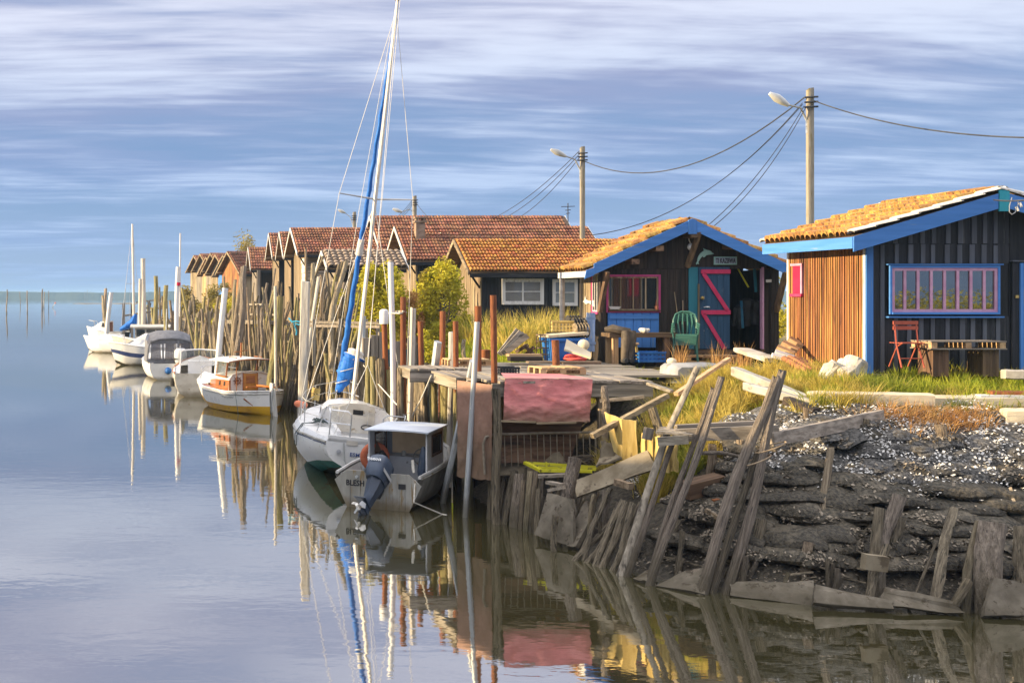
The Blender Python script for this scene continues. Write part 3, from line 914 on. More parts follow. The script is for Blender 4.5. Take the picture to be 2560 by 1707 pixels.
def channel_hut(label, x0, x1, Y0, Y1, zg, ze, za, ox, oy, tile='tile_red', tw=0.25, nrow=10, front='wood_black_z', gable='wood_grey_z', barge='paint_white_y', limit=300,
                barge_w=0.16, gable_w=(0.10, 0.14), front_w=(0.15, 0.2), group='tiled fishing huts along the quay', barge_back=None, gable_boards=True, front_boards=True, far=False, front_skip=None, tile_skip=None,
                name='fishing_hut', right_barge='paint_white_y', front_to=None):
    """hut with its gable towards the creek (-x) and one long side towards the camera (-y)"""
    t = thing(name, label, 'hut', (x0, Y0, zg), group=group)
    Ym = (Y0 + Y1) / 2
    dy = Ym - Y0
    sl = (za - ze) / (dy + oy)              # ze is the height of the eave edge, at Y0 - oy
    zw = ze + sl * oy - 0.06                # wall plate
    wall = MB()
    poly = [(x0, Y0, zg - 0.3), (x0, Y1, zg - 0.3), (x0, Y1, zw), (x0, Ym, za - 0.09), (x0, Y0, zw)]
    wall.prism(poly, (x1 - x0, 0, 0))
    wl = wall.build('wall', front, t, world=True)
    if gable_boards:
        board_row(wl, (x0, Y1, zg - 0.1), (0, -1, 0), (-1, 0, 0), Y1 - Y0, gable_w[0], gable_w[1],
                  lambda s: min(zw + sl * s, zw + sl * ((Y1 - Y0) - s)) - 0.02, gable)
    if front_boards:
        board_row(wl, (x0, Y0, zg - 0.1), (1, 0, 0), (0, -1, 0), (front_to or x1) - x0, front_w[0], front_w[1], lambda s: zw - 0.02, front, skip=front_skip)
    # roof
    for side, yE in ((-1, Y0 - oy), (1, Y1 + oy)):
        r = MB()
        th = 0.06
        q = [(x0 - ox, yE, ze - th), (x1 + ox * 0.6, yE, ze - th), (x1 + ox * 0.6, Ym, za - th), (x0 - ox, Ym, za - th),
             (x0 - ox, yE, ze), (x1 + ox * 0.6, yE, ze), (x1 + ox * 0.6, Ym, za), (x0 - ox, Ym, za)]
        r.hexa(q)
        rf = r.build('roof', tile if far else 'wood_brown_x', t, world=True)
        if side == -1:
            L = math.hypot(dy + oy, za - ze)
            l = L / nrow
            n = max(1, int(round((x1 + ox * 0.6 - (x0 - ox) - 0.12) / tw)))
            tile_slope(rf, (x0 - ox + 0.06, yE - 0.02, ze + 0.005), (1, 0, 0), (0, dy + oy, za - ze), n, nrow, tw, l, tile, limit, skip=tile_skip)
            # ridge cap
            k = int((x1 + ox * 0.6 - x0 + ox) / 0.36)
            for i in range(k):
                xa = x0 - ox + i * 0.36
                c = MB()
                pts = []
                for xx, rr in ((xa, 0.115), (xa + 0.39, 0.095)):
                    pts.append([(xx, Ym + rr * math.cos(a), za - 0.03 + rr * 0.8 * math.sin(a)) for a in [math.pi * (1 - q_ / 6) for q_ in range(7)]])
                c.sheet(pts)
                c.build('ridge_tile', tile, rf, world=True, smooth=True)
            # fascia under the eave
            MB().box(x0 - ox + 0.05, x1 + ox * 0.5, yE + 0.005, yE + 0.03, ze - 0.20, ze - 0.062).build('fascia', 'wood_black_x', rf, world=True)
    for xx, bm in ((x0 - ox, barge), (x1 + ox * 0.6, right_barge)):
        for side, yE in ((-1, Y0 - oy - 0.03), (1, Y1 + oy + 0.03)):
            sgn = -1 if xx < (x0 + x1) / 2 else 1
            xa, xb = (xx - 0.03, xx + 0.002) if sgn < 0 else (xx - 0.002, xx + 0.03)
            up = 0.05
            poly = [(xa, yE, ze - barge_w + up - 0.02), (xa, yE, ze + up - 0.02), (xa, Ym, za + up), (xa, Ym, za - barge_w + up)]
            MB().prism(poly, (xb - xa, 0, 0)).build('bargeboard', bm if side < 0 else (barge_back or bm), t, world=True)
    # rafters under the overhang
    if not far:
        for yy, zz in ((Y0 + 0.02, zw + 0.0), (Ym, za - 0.14), (Y1 - 0.02, zw + 0.0)):
            MB().box(x0 - ox + 0.03, x0 - 0.03, yy - 0.05, yy + 0.05, zz - 0.12, zz).build('purlin', 'wood_grey_x', t, world=True)
        MB().beam((x0 - 0.04, Y0 + 0.1, zw - 0.75), (x0 - ox + 0.06, Y0 + 0.05, zw - 0.08), 0.06, 0.06).build('brace', 'wood_tar_z', t, world=True)
    return t, wl


# hut with the lichen-orange roof, black side and white window
tC, wC = channel_hut('black-sided hut with lichen-orange tiled roof and white double window', 11.17, 17.0, 40.0, 43.1, 2.72, 4.95, 6.12, 0.57, 0.42, tile='tile_moss', tw=0.235, nrow=10,
                     gable='wood_tan_z', barge='wood_tan_y', gable_w=(0.085, 0.115),
                     front_skip=None, front_to=16.2)
window(tC, P(1258, 757, 39.97) + Vector((0, -0.035, 0)), (1, 0, 0), (0, -1, 0), 1.33, 0.78, 'paint_white_z', 'paint_white_z', 2, 2, fw=0.06, bw=0.06, glass='glass_clear', back=['curtain', 'curtain'])
window(tC, P(1384, 760, 39.97) + Vector((0, -0.035, 0)), (1, 0, 0), (0, -1, 0), 0.75, 0.80, 'paint_white_z', 'paint_white_z', 1, 2, fw=0.06, bw=0.05, glass='glass_clear', back=['blind'])
# long hut with a brick chimney
tD, wD = channel_hut('long red-tiled hut with square brick chimney', 11.15, 19.0, 50.0, 54.2, 2.75, 5.62, 7.2, 0.55, 0.42, tile='tile_red', tw=0.27, nrow=11, gable='wood_tan_z', front_to=14.5)
roofD = [c for c in tD.children if c.name.startswith('roof')][0]
cm = MB()
cx = (1049 - U0) / F * 51.2
cm.box(cx - 0.2, cx + 0.2, 51.0, 51.4, 5.85, 7.35)
chim = cm.build('chimney', 'brick_chimney', roofD, world=True)
cm = MB()
cm.box(cx - 0.27, cx + 0.27, 50.93, 51.47, 7.35, 7.43).box(cx - 0.2, cx - 0.1, 51.0, 51.4, 7.43, 7.53).box(cx + 0.1, cx + 0.2, 51.0, 51.4, 7.43, 7.53).box(cx - 0.25, cx + 0.25, 50.95, 51.45, 7.53, 7.6)
cm.build('chimney_cap', 'brick_chimney', roofD, world=True)
cm = MB()
cm.box(cx - 0.28, cx + 0.28, 50.9, 50.97, 5.88, 5.98)
cm.build('chimney_flashing', 'pole_zinc', roofD, world=True)
# the hut behind it, its ridge the longest
tE, wE = channel_hut('tallest red-tiled hut with longest ridge, behind the chimney hut', 11.2, 20.1, 56.3, 60.2, 2.75, 6.42, 8.1, 0.6, 0.45, tile='tile_red', tw=0.30, nrow=10, gable='wood_tan_z', front_boards=False, barge='paint_white_y')
# small shed with half-round tiles
tF, wF = channel_hut('small dark shed with bulging grey half-round roof tiles', 7.1, 9.5, 45.9, 48.3, 2.75, 5.22, 5.92, 0.5, 0.4, tile='tile_grey', tw=0.24, nrow=6, gable='wood_grey_z', front='wood_tar_z', barge='paint_white_y')
# big red hut left of the mast
tG, wG = channel_hut('large red-tiled hut with pale stacked planks on its corner', 7.1, 11.7, 55.8, 60.8, 2.75, 6.14, 7.5, 0.5, 0.4, tile='tile_red', tw=0.28, nrow=10, gable='wood_tan_z', front='wood_grey_x', front_boards=False)
for k in range(12):
    zz = 3.1 + k * 0.25
    m = MB().box(7.14, 11.6, 55.72, 55.79, zz, zz + 0.235)
    m.build('plank', 'wood_grey_x', wG, world=True)
for k in range(7):
    zz = 4.25 + k * 0.24
    MB().box(7.02 - RND.uniform(0, 0.04), 7.07, 55.74, 57.0 + RND.uniform(-0.1, 0.1), zz, zz + 0.22).build('plank', 'paint_white_y', wG, world=True)
tH, wH = channel_hut('narrow-gabled tan hut, second of three close gables', 7.1, 10.5, 62.1, 65.4, 2.75, 6.2, 7.6, 0.5, 0.35, tile='tile_red', tw=0.3, nrow=9, gable='wood_tan_z', front_boards=False)
tI, wI = channel_hut('tan hut with pale bargeboards, first of three close gables', 6.95, 10.3, 67.0, 70.8, 2.75, 6.3, 7.8, 0.45, 0.35, tile='tile_red', tw=0.3, nrow=9, gable='wood_tan_z', front_boards=False)
tJ, wJ = channel_hut('hut with clean brick-red roof and open dark side porch', 6.35, 9.5, 75.4, 79.0, 2.75, 5.8, 7.3, 0.45, 0.35, tile='tile_red', tw=0.32, nrow=8, gable='wood_grey_z', front='wood_tar_z', front_w=(0.2, 0.3))
MB().box(6.3, 6.5, 74.6, 74.75, 2.7, 5.75).build('post', 'wood_grey_z', tJ, world=True)
MB().box(7.4, 7.55, 74.6, 74.75, 2.7, 5.75).build('post', 'wood_grey_z', tJ, world=True)
FAR = [
    ('far hut with golden-brown gable, beside the brick-red roofed hut', 590, 85, 'wood_gold_z', 'tile_red'),
    ('far hut with blue-trimmed gable in the distant row', 578, 89, 'paint_blue_z', 'tile_red'),
    ('far hut with tall tan gable, between the blue and orange ones', 558, 93, 'wood_tan_z', 'tile_red'),
    ('far hut with grey gable behind the yellow bushes', 545, 97, 'wood_grey_z', 'tile_red'),
    ('far hut with orange-brown gable near the end of the row', 533, 101, 'wood_new_z', 'tile_red'),
    ('second last hut of the distant row, grey bargeboards', 517, 107, 'wood_grey_z', 'tile_red'),
    ('last and smallest hut at the end of the quay', 500, 114, 'wood_tan_z', 'tile_red'),
]
make('paint_red_far', (0.50, 0.10, 0.04), (0.60, 0.15, 0.06), (3, 3, 3), 3, 0.7, 0.1)
for lab, u, Y, gm, tl in FAR:
    xx = (u - U0) / F * Y + 0.5
    za = CAMH + 101 / F * Y + RND.uniform(-0.25, 0.25)
    far_t, _ = channel_hut(lab, xx, xx + 3.5, Y, Y + 3.3, 2.75, za - 1.65, za, 0.45, 0.3, tile=tl, tw=0.35, nrow=7, gable=gm, front='wood_tan_z', barge='wood_tan_y', front_boards=False, gable_w=(0.25, 0.4), limit=0, group='distant huts at the end of the quay', right_barge='wood_grey_y')
    far_t.rotation_euler.z = math.radians(24)


# ---------------------------------------------------------------- hut with the open door and the dolphin
def hut_dolphin():
    Yf, Yb = 27.2, 28.58
    k = F / Yf
    X = lambda u: (u - U0) / k
    Z = lambda v: CAMH - (v - V0) / k
    xl, xr, zg = X(1508), X(1932), 2.62
    t = thing('beach_hut', 'dark brown hut with dolphin, bright blue bargeboards and pink-braced door standing open', 'hut', (xl, Yf, zg), group='painted huts')
    xa, za = 12.35, 5.86
    eL = (9.93, 4.70)
    eR = (14.66, 4.80)
    zt = lambda x: za - 0.09 - (za - eL[1]) * (xa - x) / (xa - eL[0]) if x < xa else za - 0.09 - (za - eR[1]) * (x - xa) / (eR[0] - xa)
    # shell of the room: back, sides, floor, as one hollow wall
    w = MB()
    w.box(xl, xr, Yb, Yb + 0.08, zg - 0.2, 4.75)
    w.box(xr - 0.08, xr, Yf + 0.04, Yb, zg - 0.2, zt(xr) - 0.05)
    w.box(xl, xl + 0.06, Yf + 0.04, Yb, zg - 0.2, zt(xl) - 0.05)
    w.box(xl + 0.06, xr - 0.08, Yf + 0.04, Yb, zg - 0.2, zg + 0.2)
    w.prism([(xl, Yb, 4.75), (xr, Yb, 4.75), (xr, Yb, zt(xr)), (xa, Yb, za - 0.15), (xl, Yb, zt(xl))], (0, 0.08, 0))
    wl = w.build('wall', 'wood_tar_z', t, world=True)
    wx0, wx1, wz0, wz1 = X(1517), X(1642), Z(776), Z(692)
    dx0, dxm, dx1, dz0, dz1 = X(1719), X(1821), X(1903), Z(872), Z(668)

    def col(a, b, z0, ztf, n=1):
        s = a
        while s < b - 0.02:
            ww = min(RND.uniform(0.17, 0.24), b - s)
            q = []
            off = RND.uniform(0, 0.008)
            for zz in (0, 1):
                for ss, nn in ((s + .003, -0.0 - off), (s + ww - .003, -off), (s + ww - .003, -off + 0.05), (s + .003, -off + 0.05)):
                    q.append((ss, Yf + nn - 0.03, z0 if zz == 0 else ztf(ss)))
            MB().hexa(q).build('board', 'wood_tar_z', wl, world=True)
            s += ww
    lint = Z(673)
    col(xl, wx0 - 0.06, zg - 0.05, lambda s: lint)
    col(wx0 - 0.06, wx1 + 0.06, zg - 0.05, lambda s: wz0 - 0.05)
    col(wx0 - 0.06, wx1 + 0.06, wz1 + 0.05, lambda s: lint)
    col(wx1 + 0.06, dx0, zg - 0.05, lambda s: lint)
    col(dx1, xr, zg - 0.05, lambda s: lint)
    col(xl, xr, lint + 0.012, lambda s: zt(s) - 0.02)
    # left side wall: slats
    board_row(wl, (xl, Yb + 0.05, zg), (0, -1, 0), (-1, 0, 0), Yb - Yf - 0.58, 0.07, 0.10, lambda s: zt(xl) - 0.06, 'wood_tan_z')
    # posts of the front corners
    MB().box(xl - 0.11, xl + 0.02, Yf - 0.12, Yf + 0.0, zg - 0.05, 4.75).build('corner_post', 'wood_tar_z', t, world=True)
    MB().box(xr - 0.10, xr + 0.08, Yf - 0.12, Yf - 0.0, zg - 0.05, 4.78).build('corner_post', 'wood_tar_z', t, world=True)
    for x_, s_ in ((xl - 0.12, -1), (xr + 0.02, 1)):
        MB().beam((x_, Yf - 0.10, 3.75), (x_ + 0.04, Yf - 0.46, 4.68), 0.09, 0.11).build('brace', 'wood_brown_z', t, world=True)
    MB().beam((X(1715), Yf - 0.06, 4.80), (X(1728), Yf - 0.42, 5.62), 0.09, 0.10).build('brace', 'wood_brown_z', t, world=True)
    for u, v in ((1715, 590), (1630, 623), (1812, 618), (1570, 655)):
        zz = Z(v)
        MB().box(X(u) - 0.09, X(u) + 0.09, Yf - 0.44, Yf - 0.03, zz - 0.06, zz + 0.06).build('purlin', 'wood_brown_y', t, world=True)
    # roof slabs and tiles
    y0, y1 = Yf - 0.42, Yb + 0.08
    for a, b in ((eL, (xa, za)), ((xa, za), eR)):
        r = MB()
        q = [(a[0], y0, a[1] - 0.05), (b[0], y0, b[1] - 0.05), (b[0], y1, b[1] - 0.05), (a[0], y1, a[1] - 0.05),
             (a[0], y0, a[1]), (b[0], y0, b[1]), (b[0], y1, b[1]), (a[0], y1, a[1])]
        r.hexa(q)
        rf = r.build('roof', 'wood_brown_y', t, world=True)
        ey = Vector((b[0] - a[0], 0, b[1] - a[1]))
        L = ey.length
        if a is eL:
            tile_slope(rf, (a[0], y1 - 0.02, a[1] + 0.01), (0, -1, 0), ey, int((y1 - y0) / 0.21), 8, 0.21, L / 8, 'tile_canal', jit=0.03)
        else:
            tile_slope(rf, (b[0], y0 + 0.02, b[1] + 0.01), (0, 1, 0), -ey, int((y1 - y0) / 0.21), 7, 0.21, L / 7, 'tile_canal', jit=0.03)
    # bargeboards
    hb = 0.25
    ya = y0 - 0.035

    def barge(a, b, nm='bargeboard', m='paint_blue_x', h0=hb, h1=hb):
        MB().prism([(a[0], ya, a[1] - h0), (b[0], ya, b[1] - h1), (b[0], ya, b[1]), (a[0], ya, a[1])], (0, 0.032, 0)).build(nm, m, t, world=True)
    barge((10.08, 4.87), (12.26, 5.86))
    barge((12.47, 5.86), (14.72, 4.80))
    MB().prism([(12.27, ya - 0.012, 5.56), (12.46, ya - 0.012, 5.56), (12.46, ya - 0.012, 5.88), (12.365, ya - 0.012, 5.92), (12.27, ya - 0.012, 5.88)], (0, 0.05, 0)).build('ridge_block', 'paint_blue_z', t, world=True)
    MB().prism([(9.86, ya - 0.01, 4.52), (10.07, ya - 0.01, 4.60), (10.13, ya - 0.01, 4.80), (9.90, ya - 0.01, 4.72)], (0, 0.04, 0)).build('bargeboard_end', 'paint_blue_x', t, world=True)
    # eave board and down pipe at the side
    MB().box(9.90, 9.95, y0, y1, 4.56, 4.70).build('gutter', 'paint_white_y', t, world=True)
    MB().tube([(9.97, y1 - 0.10, 2.75), (9.97, y1 - 0.10, 4.60)], 0.06, 10).build('down_pipe', 'pole_pale', t, world=True, smooth=True)
    # front window
    window(t, (wx0, Yf - 0.05, wz0), (1, 0, 0), (0, -1, 0), wx1 - wx0, wz1 - wz0, 'paint_magenta', 'wood_tan_z', 4, 1, fw=0.05, bw=0.035, depth=0.05, glass='glass')
    # side window, pink surround, seen edge on
    window(t, (xl - 0.02, Yf + 0.55, 3.75), (0, -1, 0), (-1, 0, 0), 0.42, 0.92, 'paint_magenta', 'paint_white_z', 3, 1, fw=0.06, bw=0.03, depth=0.04, glass='glass_dark')
    # blue shutter flap hanging below the window
    n = 6
    bx0, bx1, bz0, bz1 = X(1516), X(1643), Z(868), Z(778)
    sh = MB().box(bx0, bx1, Yf - 0.075, Yf - 0.062, bz0 + 0.02, bz1 - 0.02).build('shutter', 'paint_blue_z', t, world=True)
    for i in range(n):
        a = bx0 + (bx1 - bx0) * i / n
        MB().box(a + 0.005, a + (bx1 - bx0) / n - 0.005, Yf - 0.10, Yf - 0.077, bz0, bz1).build('plank', 'paint_blue_z', sh, world=True)
    MB().box(bx0 + 0.03, bx1 - 0.02, Yf - 0.125, Yf - 0.102, bz1 - 0.18, bz1 - 0.08).build('ledge', 'paint_blue_x', sh, world=True)
    MB().box(bx0 - 0.0, bx1 + 0.02, Yf - 0.16, Yf - 0.06, bz1 + 0.004, bz1 + 0.03).build('window_ledge', 'wood_brown_x', t, world=True)
    # closed leaf of the door: navy planks and a pink Z brace
    px0, px1 = X(1743), dxm
    dr = MB().box(px0, px1, Yf - 0.055, Yf - 0.03, dz0, dz1).build('door', 'paint_navy', t, world=True)
    for i in range(5):
        a = px0 + (px1 - px0) * i / 5
        MB().box(a + 0.003, a + (px1 - px0) / 5 - 0.003, Yf - 0.072, Yf - 0.057, dz0 + 0.005, dz1 - 0.005).build('plank', 'paint_navy', dr, world=True)
    yb = Yf - 0.092

    def pink(a, b, ww=0.10):
        MB().beam((a[0], yb, a[1]), (b[0], yb, b[1]), 0.03, ww, up=(0, 0, 1)).build('brace', 'paint_pink', dr, world=True)
    pink((px0 + 0.05, Z(679)), (px1, Z(679)))
    pink((px0 + 0.05, Z(780.5)), (px1, Z(780.5)))

    def strap(u0, v0, u1, v1):
        a, b = Vector((X(u0), Yf - 0.093, Z(v0))), Vector((X(u1), Yf - 0.093, Z(v1)))
        d = (b - a).normalized()
        MB().beam(a, b, 0.09, 0.028, up=(0, -1, 0)).build('brace', 'paint_pink', dr, world=True)
    strap(1754, 684, 1814, 776)
    strap(1754, 785, 1806, 872)
    MB().box(X(1719), X(1742), Yf - 0.06, Yf - 0.035, dz0, dz1).build('door_side_panel', 'paint_teal', t, world=True)
    MB().box(X(1743) - 0.02, X(1743) + 0.012, Yf - 0.10, Yf - 0.062, dz0, Z(710)).build('door_edge', 'wood_tan_z', dr, world=True)
    MB().ball((X(1750), Yf - 0.12, Z(745)), 0.045, 8, 6).build('door_knob', 'brass', dr, world=True, smooth=True)
    MB().tube([(X(1754), Yf - 0.11, Z(768)), (X(1758), Yf - 0.14, Z(767)), (X(1766), Yf - 0.14, Z(767)), (X(1769), Yf - 0.11, Z(769))], 0.012, 6).build('door_handle', 'steel_tube', dr, world=True)
    MB().box(dx1 - 0.02, dx1 + 0.015, Yf - 0.10, Yf + 0.02, dz0, dz1).build('door_jamb', 'paint_mauve', t, world=True)
    MB().box(dx0, dx1, Yf - 0.085, Yf - 0.05, dz0 - 0.10, dz0 - 0.02).build('door_sill', 'wood_brown_x', t, world=True)
    # the lamp and its cable under the ridge
    MB().lathe([(0.02, 0), (0.05, 0.02), (0.075, 0.06), (0.075, 0.10), (0.05, 0.15), (0.02, 0.17)], 12, (X(1719), Yf - 0.16, Z(627))).build('bulkhead_lamp', 'lamp_head', t, world=True, smooth=True)
    MB().tube([(X(1719), Yf - 0.16, Z(611)), (X(1715), Yf - 0.15, Z(600)), (X(1716), Yf - 0.14, Z(585))], 0.012, 5).build('lamp_cable', 'rope_white', t, world=True)
    MB().box(X(1908), X(1920), Yf - 0.16, Yf - 0.12, Z(706), Z(699)).build('door_bell', 'plastic_white', t, world=True)
    # name board
    sg = MB().box(X(1781), X(1838), Yf - 0.085, Yf - 0.062, Z(662), Z(642))
    sgo = sg.build('name_board', 'paint_mint', t, world=True)
    MB().box(X(1783.5), X(1835.5), Yf - 0.09, Yf - 0.086, Z(659.5), Z(644.5)).build('name_panel', 'sign_grey', sgo, world=True)
    letters(sgo, 'TI KAZBWA', Vector((X(1785), Yf - 0.093, Z(658.3))), Vector((1, 0, 0)), Vector((0, 0, 1)), (X(1834) - X(1785)), 0.118, 'ink', bold=1.6)
    # dolphin cut-out
    # order: snout, belly, tail, back
    order = [(1536, 408), (1514, 416), (1490, 418), (1468, 422), (1450, 440), (1440, 440), (1444, 425), (1422, 442), (1404, 468), (1395, 484), (1403, 502), (1390, 496), (1381, 506), (1377, 494), (1386, 478), (1388, 458), (1398, 430), (1414, 406), (1432, 391), (1448, 381), (1440, 360), (1460, 370), (1476, 376), (1496, 380), (1512, 390), (1518, 400)]
    pl = [(X(1350 + a * 0.28066), Yf - 0.085, Z(520 + b * 0.28061)) for a, b in order]
    MB().prism(pl, (0, 0.022, 0)).build('dolphin_cutout', 'paint_mint', t, world=True)
    # things that hang in the doorway
    for u, v0, v1, wd, m, lab in ((1850, 762, 822, 0.10, 'neoprene', 'black wetsuit hanging lowest left in the open doorway'), (1868, 745, 816, 0.13, 'neoprene', 'black wetsuit with pale sleeve hanging mid doorway'),
                                  (1888, 750, 812, 0.12, 'neoprene', 'black wetsuit hanging beside the door jamb')):
        yy = Yf + 0.35
        c = MB()
        kk = F / yy
        xx = (u - U0) / kk
        z1, z0 = CAMH - (v0 - V0) / kk, CAMH - (v1 - V0) / kk
        c.tube([(xx, yy, z0), (xx, yy, (z0 + z1) / 2), (xx, yy, z1 - 0.06), (xx, yy, z1)], [wd * 0.6, wd, wd * 1.3, wd * 0.4], 8)
        for s in (-1, 1):
            c.tube([(xx + s * wd, yy, z1 - 0.08), (xx + s * (wd + 0.05), yy, z1 - 0.5)], [0.055, 0.04], 7)
        o = c.build('wetsuit', m, loc=(xx, yy, z0), smooth=True)
        tag(o, lab, 'wetsuit', 'wetsuits in the doorway')
    for u0, v0, u1, v1, r_, m, lab, cat, nm in ((1845, 672, 1871, 718, 0.02, 'yellow_paint', 'yellow-green pole slanting across the dark doorway', 'pole', 'boat_hook'),
                                               (1886, 672, 1890, 730, 0.035, 'paint_teal', 'teal oar standing upright behind the door jamb', 'oar', 'oar'),
                                               (1853, 752, 1857, 820, 0.03, 'neoprene_blue', 'bright blue strap hanging in the dark doorway', 'strap', 'strap')):
        yy = Yf + 0.25
        a, b = P(u0, v0, yy), P(u1, v1, yy)
        o = MB().tube([b, a], r_, 7).build(nm, m, loc=b)
        tag(o, lab, cat)
    return X, Z, Yf


def letters(parent, text, o, ex, ey, width, height, mat, name='lettering', bold=1.0):
    """flat raised lettering from the built-in outline font, laid on a face"""
    cu = bpy.data.curves.new('lettering', 'FONT')
    cu.body = text
    cu.size = 1.0
    cu.extrude = 0.004
    cu.offset = 0.012 * bold
    cu.resolution_u = 2
    tmp = bpy.data.objects.new('tmp_text', cu)
    COL.objects.link(tmp)
    dg = bpy.context.evaluated_depsgraph_get()
    me = bpy.data.meshes.new_from_object(tmp.evaluated_get(dg))
    bpy.data.objects.remove(tmp)
    xs = [v.co.x for v in me.vertices]
    ys = [v.co.y for v in me.vertices]
    x0, x1, y0, y1 = min(xs), max(xs), min(ys), max(ys)
    ex, ey = Vector(ex).normalized(), Vector(ey).normalized()
    n = ex.cross(ey)
    mb = MB()
    vs = [Vector(o) + ex * ((v.co.x - x0) / (x1 - x0) * width) + ey * ((v.co.y - y0) / (y1 - y0) * height) + n * v.co.z for v in me.vertices]
    mb.add(vs, [tuple(f.vertices) for f in me.polygons])
    bpy.data.meshes.remove(me)
    return mb.build(name, mat, parent, world=True)


make('sign_grey', (0.30, 0.36, 0.44), (0.38, 0.44, 0.52), (5, 5, 5), 3, 0.6, 0.05)
XB, ZB, YB = hut_dolphin()


# ---------------------------------------------------------------- black hut with the purple window, right of the picture
def hut_black():
    Yf, Yb = 21.0, 23.6
    k = F / Yf
    X = lambda u: (u - U0) / k
    Z = lambda v: CAMH - (v - V0) / k
    xl, xr, zg = 12.9, 17.3, 2.72
    t = thing('beach_hut', 'black board-and-batten hut with purple window, blue trim and golden slatted side', 'hut', (xl, Yf, zg), group='painted huts')
    xa, za = 15.07, 5.99
    eL, eR = (12.42, 5.20), (17.75, 5.20)
    sl = (za - eL[1]) / (xa - eL[0])
    zt = lambda x: za - 0.10 - sl * abs(x - xa)
    w = MB()
    w.prism([(xl, Yf, zg - 0.2), (xr, Yf, zg - 0.2), (xr, Yf, zt(xr)), (xa, Yf, zt(xa)), (xl, Yf, zt(xl))], (0, Yb - Yf, 0))
    wl = w.build('wall', 'wood_black_z', t, world=True)
    MB().box(xl - 0.05, xr, Yf - 0.06, Yb, zg - 0.35, zg + 0.0).build('plinth', 'slab_concrete', t, world=True)
    # front: wide boards with battens, in two tiers
    wx0, wx1, wz0, wz1 = X(2216), X(2492), Z(783), Z(667)
    brk = Z(610)
    s = xl
    while s < X(2522):
        ww = RND.uniform(0.20, 0.27)
        b0, b1 = s + 0.004, min(s + ww - 0.004, X(2522))
        s += ww
        cx_ = (b0 + b1) / 2
        over = b1 > wx0 - 0.05 and b0 < wx1 + 0.05
        tiers = [(brk + 0.006, min(zt(b0), zt(b1)) - 0.02, 0.0)]
        if over:
            tiers += [(zg + 0.02, wz0 - 0.06, 0.0), (wz1 + 0.06, brk, 0.0)]
        else:
            tiers += [(zg + 0.02, brk, 0.0)]
        for z0, z1, o_ in tiers:
            if z1 - z0 > 0.05:
                MB().box(b0, b1, Yf - 0.022 - RND.uniform(0, 0.006), Yf + 0.001, z0, z1).build('board', 'wood_black_z', wl, world=True)
                c0 = b1 - 0.035 + RND.uniform(-0.03, 0.03)
                if c0 + 0.085 < X(2522):
                    MB().box(c0, c0 + RND.uniform(0.07, 0.095), Yf - 0.046, Yf - 0.030, z0, z1 - RND.uniform(0.0, 0.03)).build('batten', 'batten_slate', wl, world=True)
    # creek side: narrow golden slats
    board_row(wl, (xl, Yb - 0.03, zg - 0.02), (0, -1, 0), (-1, 0, 0), Yb - Yf - 0.06, 0.066, 0.088, lambda s_: zt(xl) - 0.02, 'wood_gold_z', gap=0.028, thick=0.04)
    MB().box(xl - 0.055, xl + 0.07, Yf - 0.055, Yf - 0.024, zg - 0.02, zt(xl)).build('corner_trim', 'paint_blue_z', t, world=True)
    MB().box(xl - 0.06, xl - 0.028, Yf - 0.022, Yf + 0.05, zg - 0.02, zt(xl)).build('corner_trim', 'paint_white_z', t, world=True)
    MB().box(xl - 0.06, xl - 0.028, Yb - 0.06, Yb + 0.0, zg - 0.02, zt(xl)).build('corner_trim', 'paint_white_z', t, world=True)
    # red shuttered hatch in the slats
    hx = xl - 0.034
    yh0, yh1 = hx * F / (2006 - U0), hx * F / (1984 - U0)
    hz1, hz0 = CAMH - (664 - V0) / F * 22.9, CAMH - (734 - V0) / F * 22.9
    hb = MB().box(hx - 0.02, hx, yh0, yh1, hz0, hz1).build('hatch', 'paint_red', t, world=True)
    MB().box(hx - 0.045, hx - 0.002, yh0 - 0.05, yh1 + 0.05, hz1 + 0.002, hz1 + 0.05).build('hatch_frame', 'paint_mauve', hb, world=True)
    MB().box(hx - 0.06, hx - 0.002, yh0 - 0.05, yh1 + 0.05, hz0 - 0.06, hz0 - 0.002).build('hatch_frame', 'paint_pink', hb, world=True)
    MB().box(hx - 0.045, hx - 0.002, yh0 - 0.05, yh0 - 0.002, hz0, hz1).build('hatch_frame', 'paint_mauve', hb, world=True)
    # roof
    y0, y1 = Yf - 0.40, Yb + 0.08
    for a, b in ((eL, (xa, za)), ((xa, za), eR)):
        q = [(a[0], y0, a[1] - 0.05), (b[0], y0, b[1] - 0.05), (b[0], y1, b[1] - 0.05), (a[0], y1, a[1] - 0.05),
             (a[0], y0, a[1]), (b[0], y0, b[1]), (b[0], y1, b[1]), (a[0], y1, a[1])]
        rf = MB().hexa(q).build('roof', 'wood_brown_y', t, world=True)
        ey = Vector((b[0] - a[0], 0, b[1] - a[1]))
        L = ey.length
        if a is eL:
            nc = int((y1 - y0 - 0.3) / 0.185)
            tile_slope(rf, (a[0] - 0.06, y1 - 0.16, a[1] + 0.012), (0, -1, 0), ey, nc, 8, 0.185, L / 8 + 0.005, 'tile_canal', jit=0.02)
            O1, O2, e1, e2 = (a[0] - 0.06, y1 + 0.06, a[1] + 0.03), (a[0] - 0.03, y0 + 0.17, a[1] + 0.045), (0, -1, 0), ey
        else:
            tile_slope(rf, (b[0], y0 + 0.2, b[1] + 0.012), (0, 1, 0), -ey, int((y1 - y0 - 0.3) / 0.2), 7, 0.2, L / 7, 'tile_canal', jit=0.02)
            O1, O2, e1, e2 = (b[0], y1 - 0.16, b[1] + 0.03), (b[0], y0 - 0.05, b[1] + 0.045), (0, 1, 0), -ey
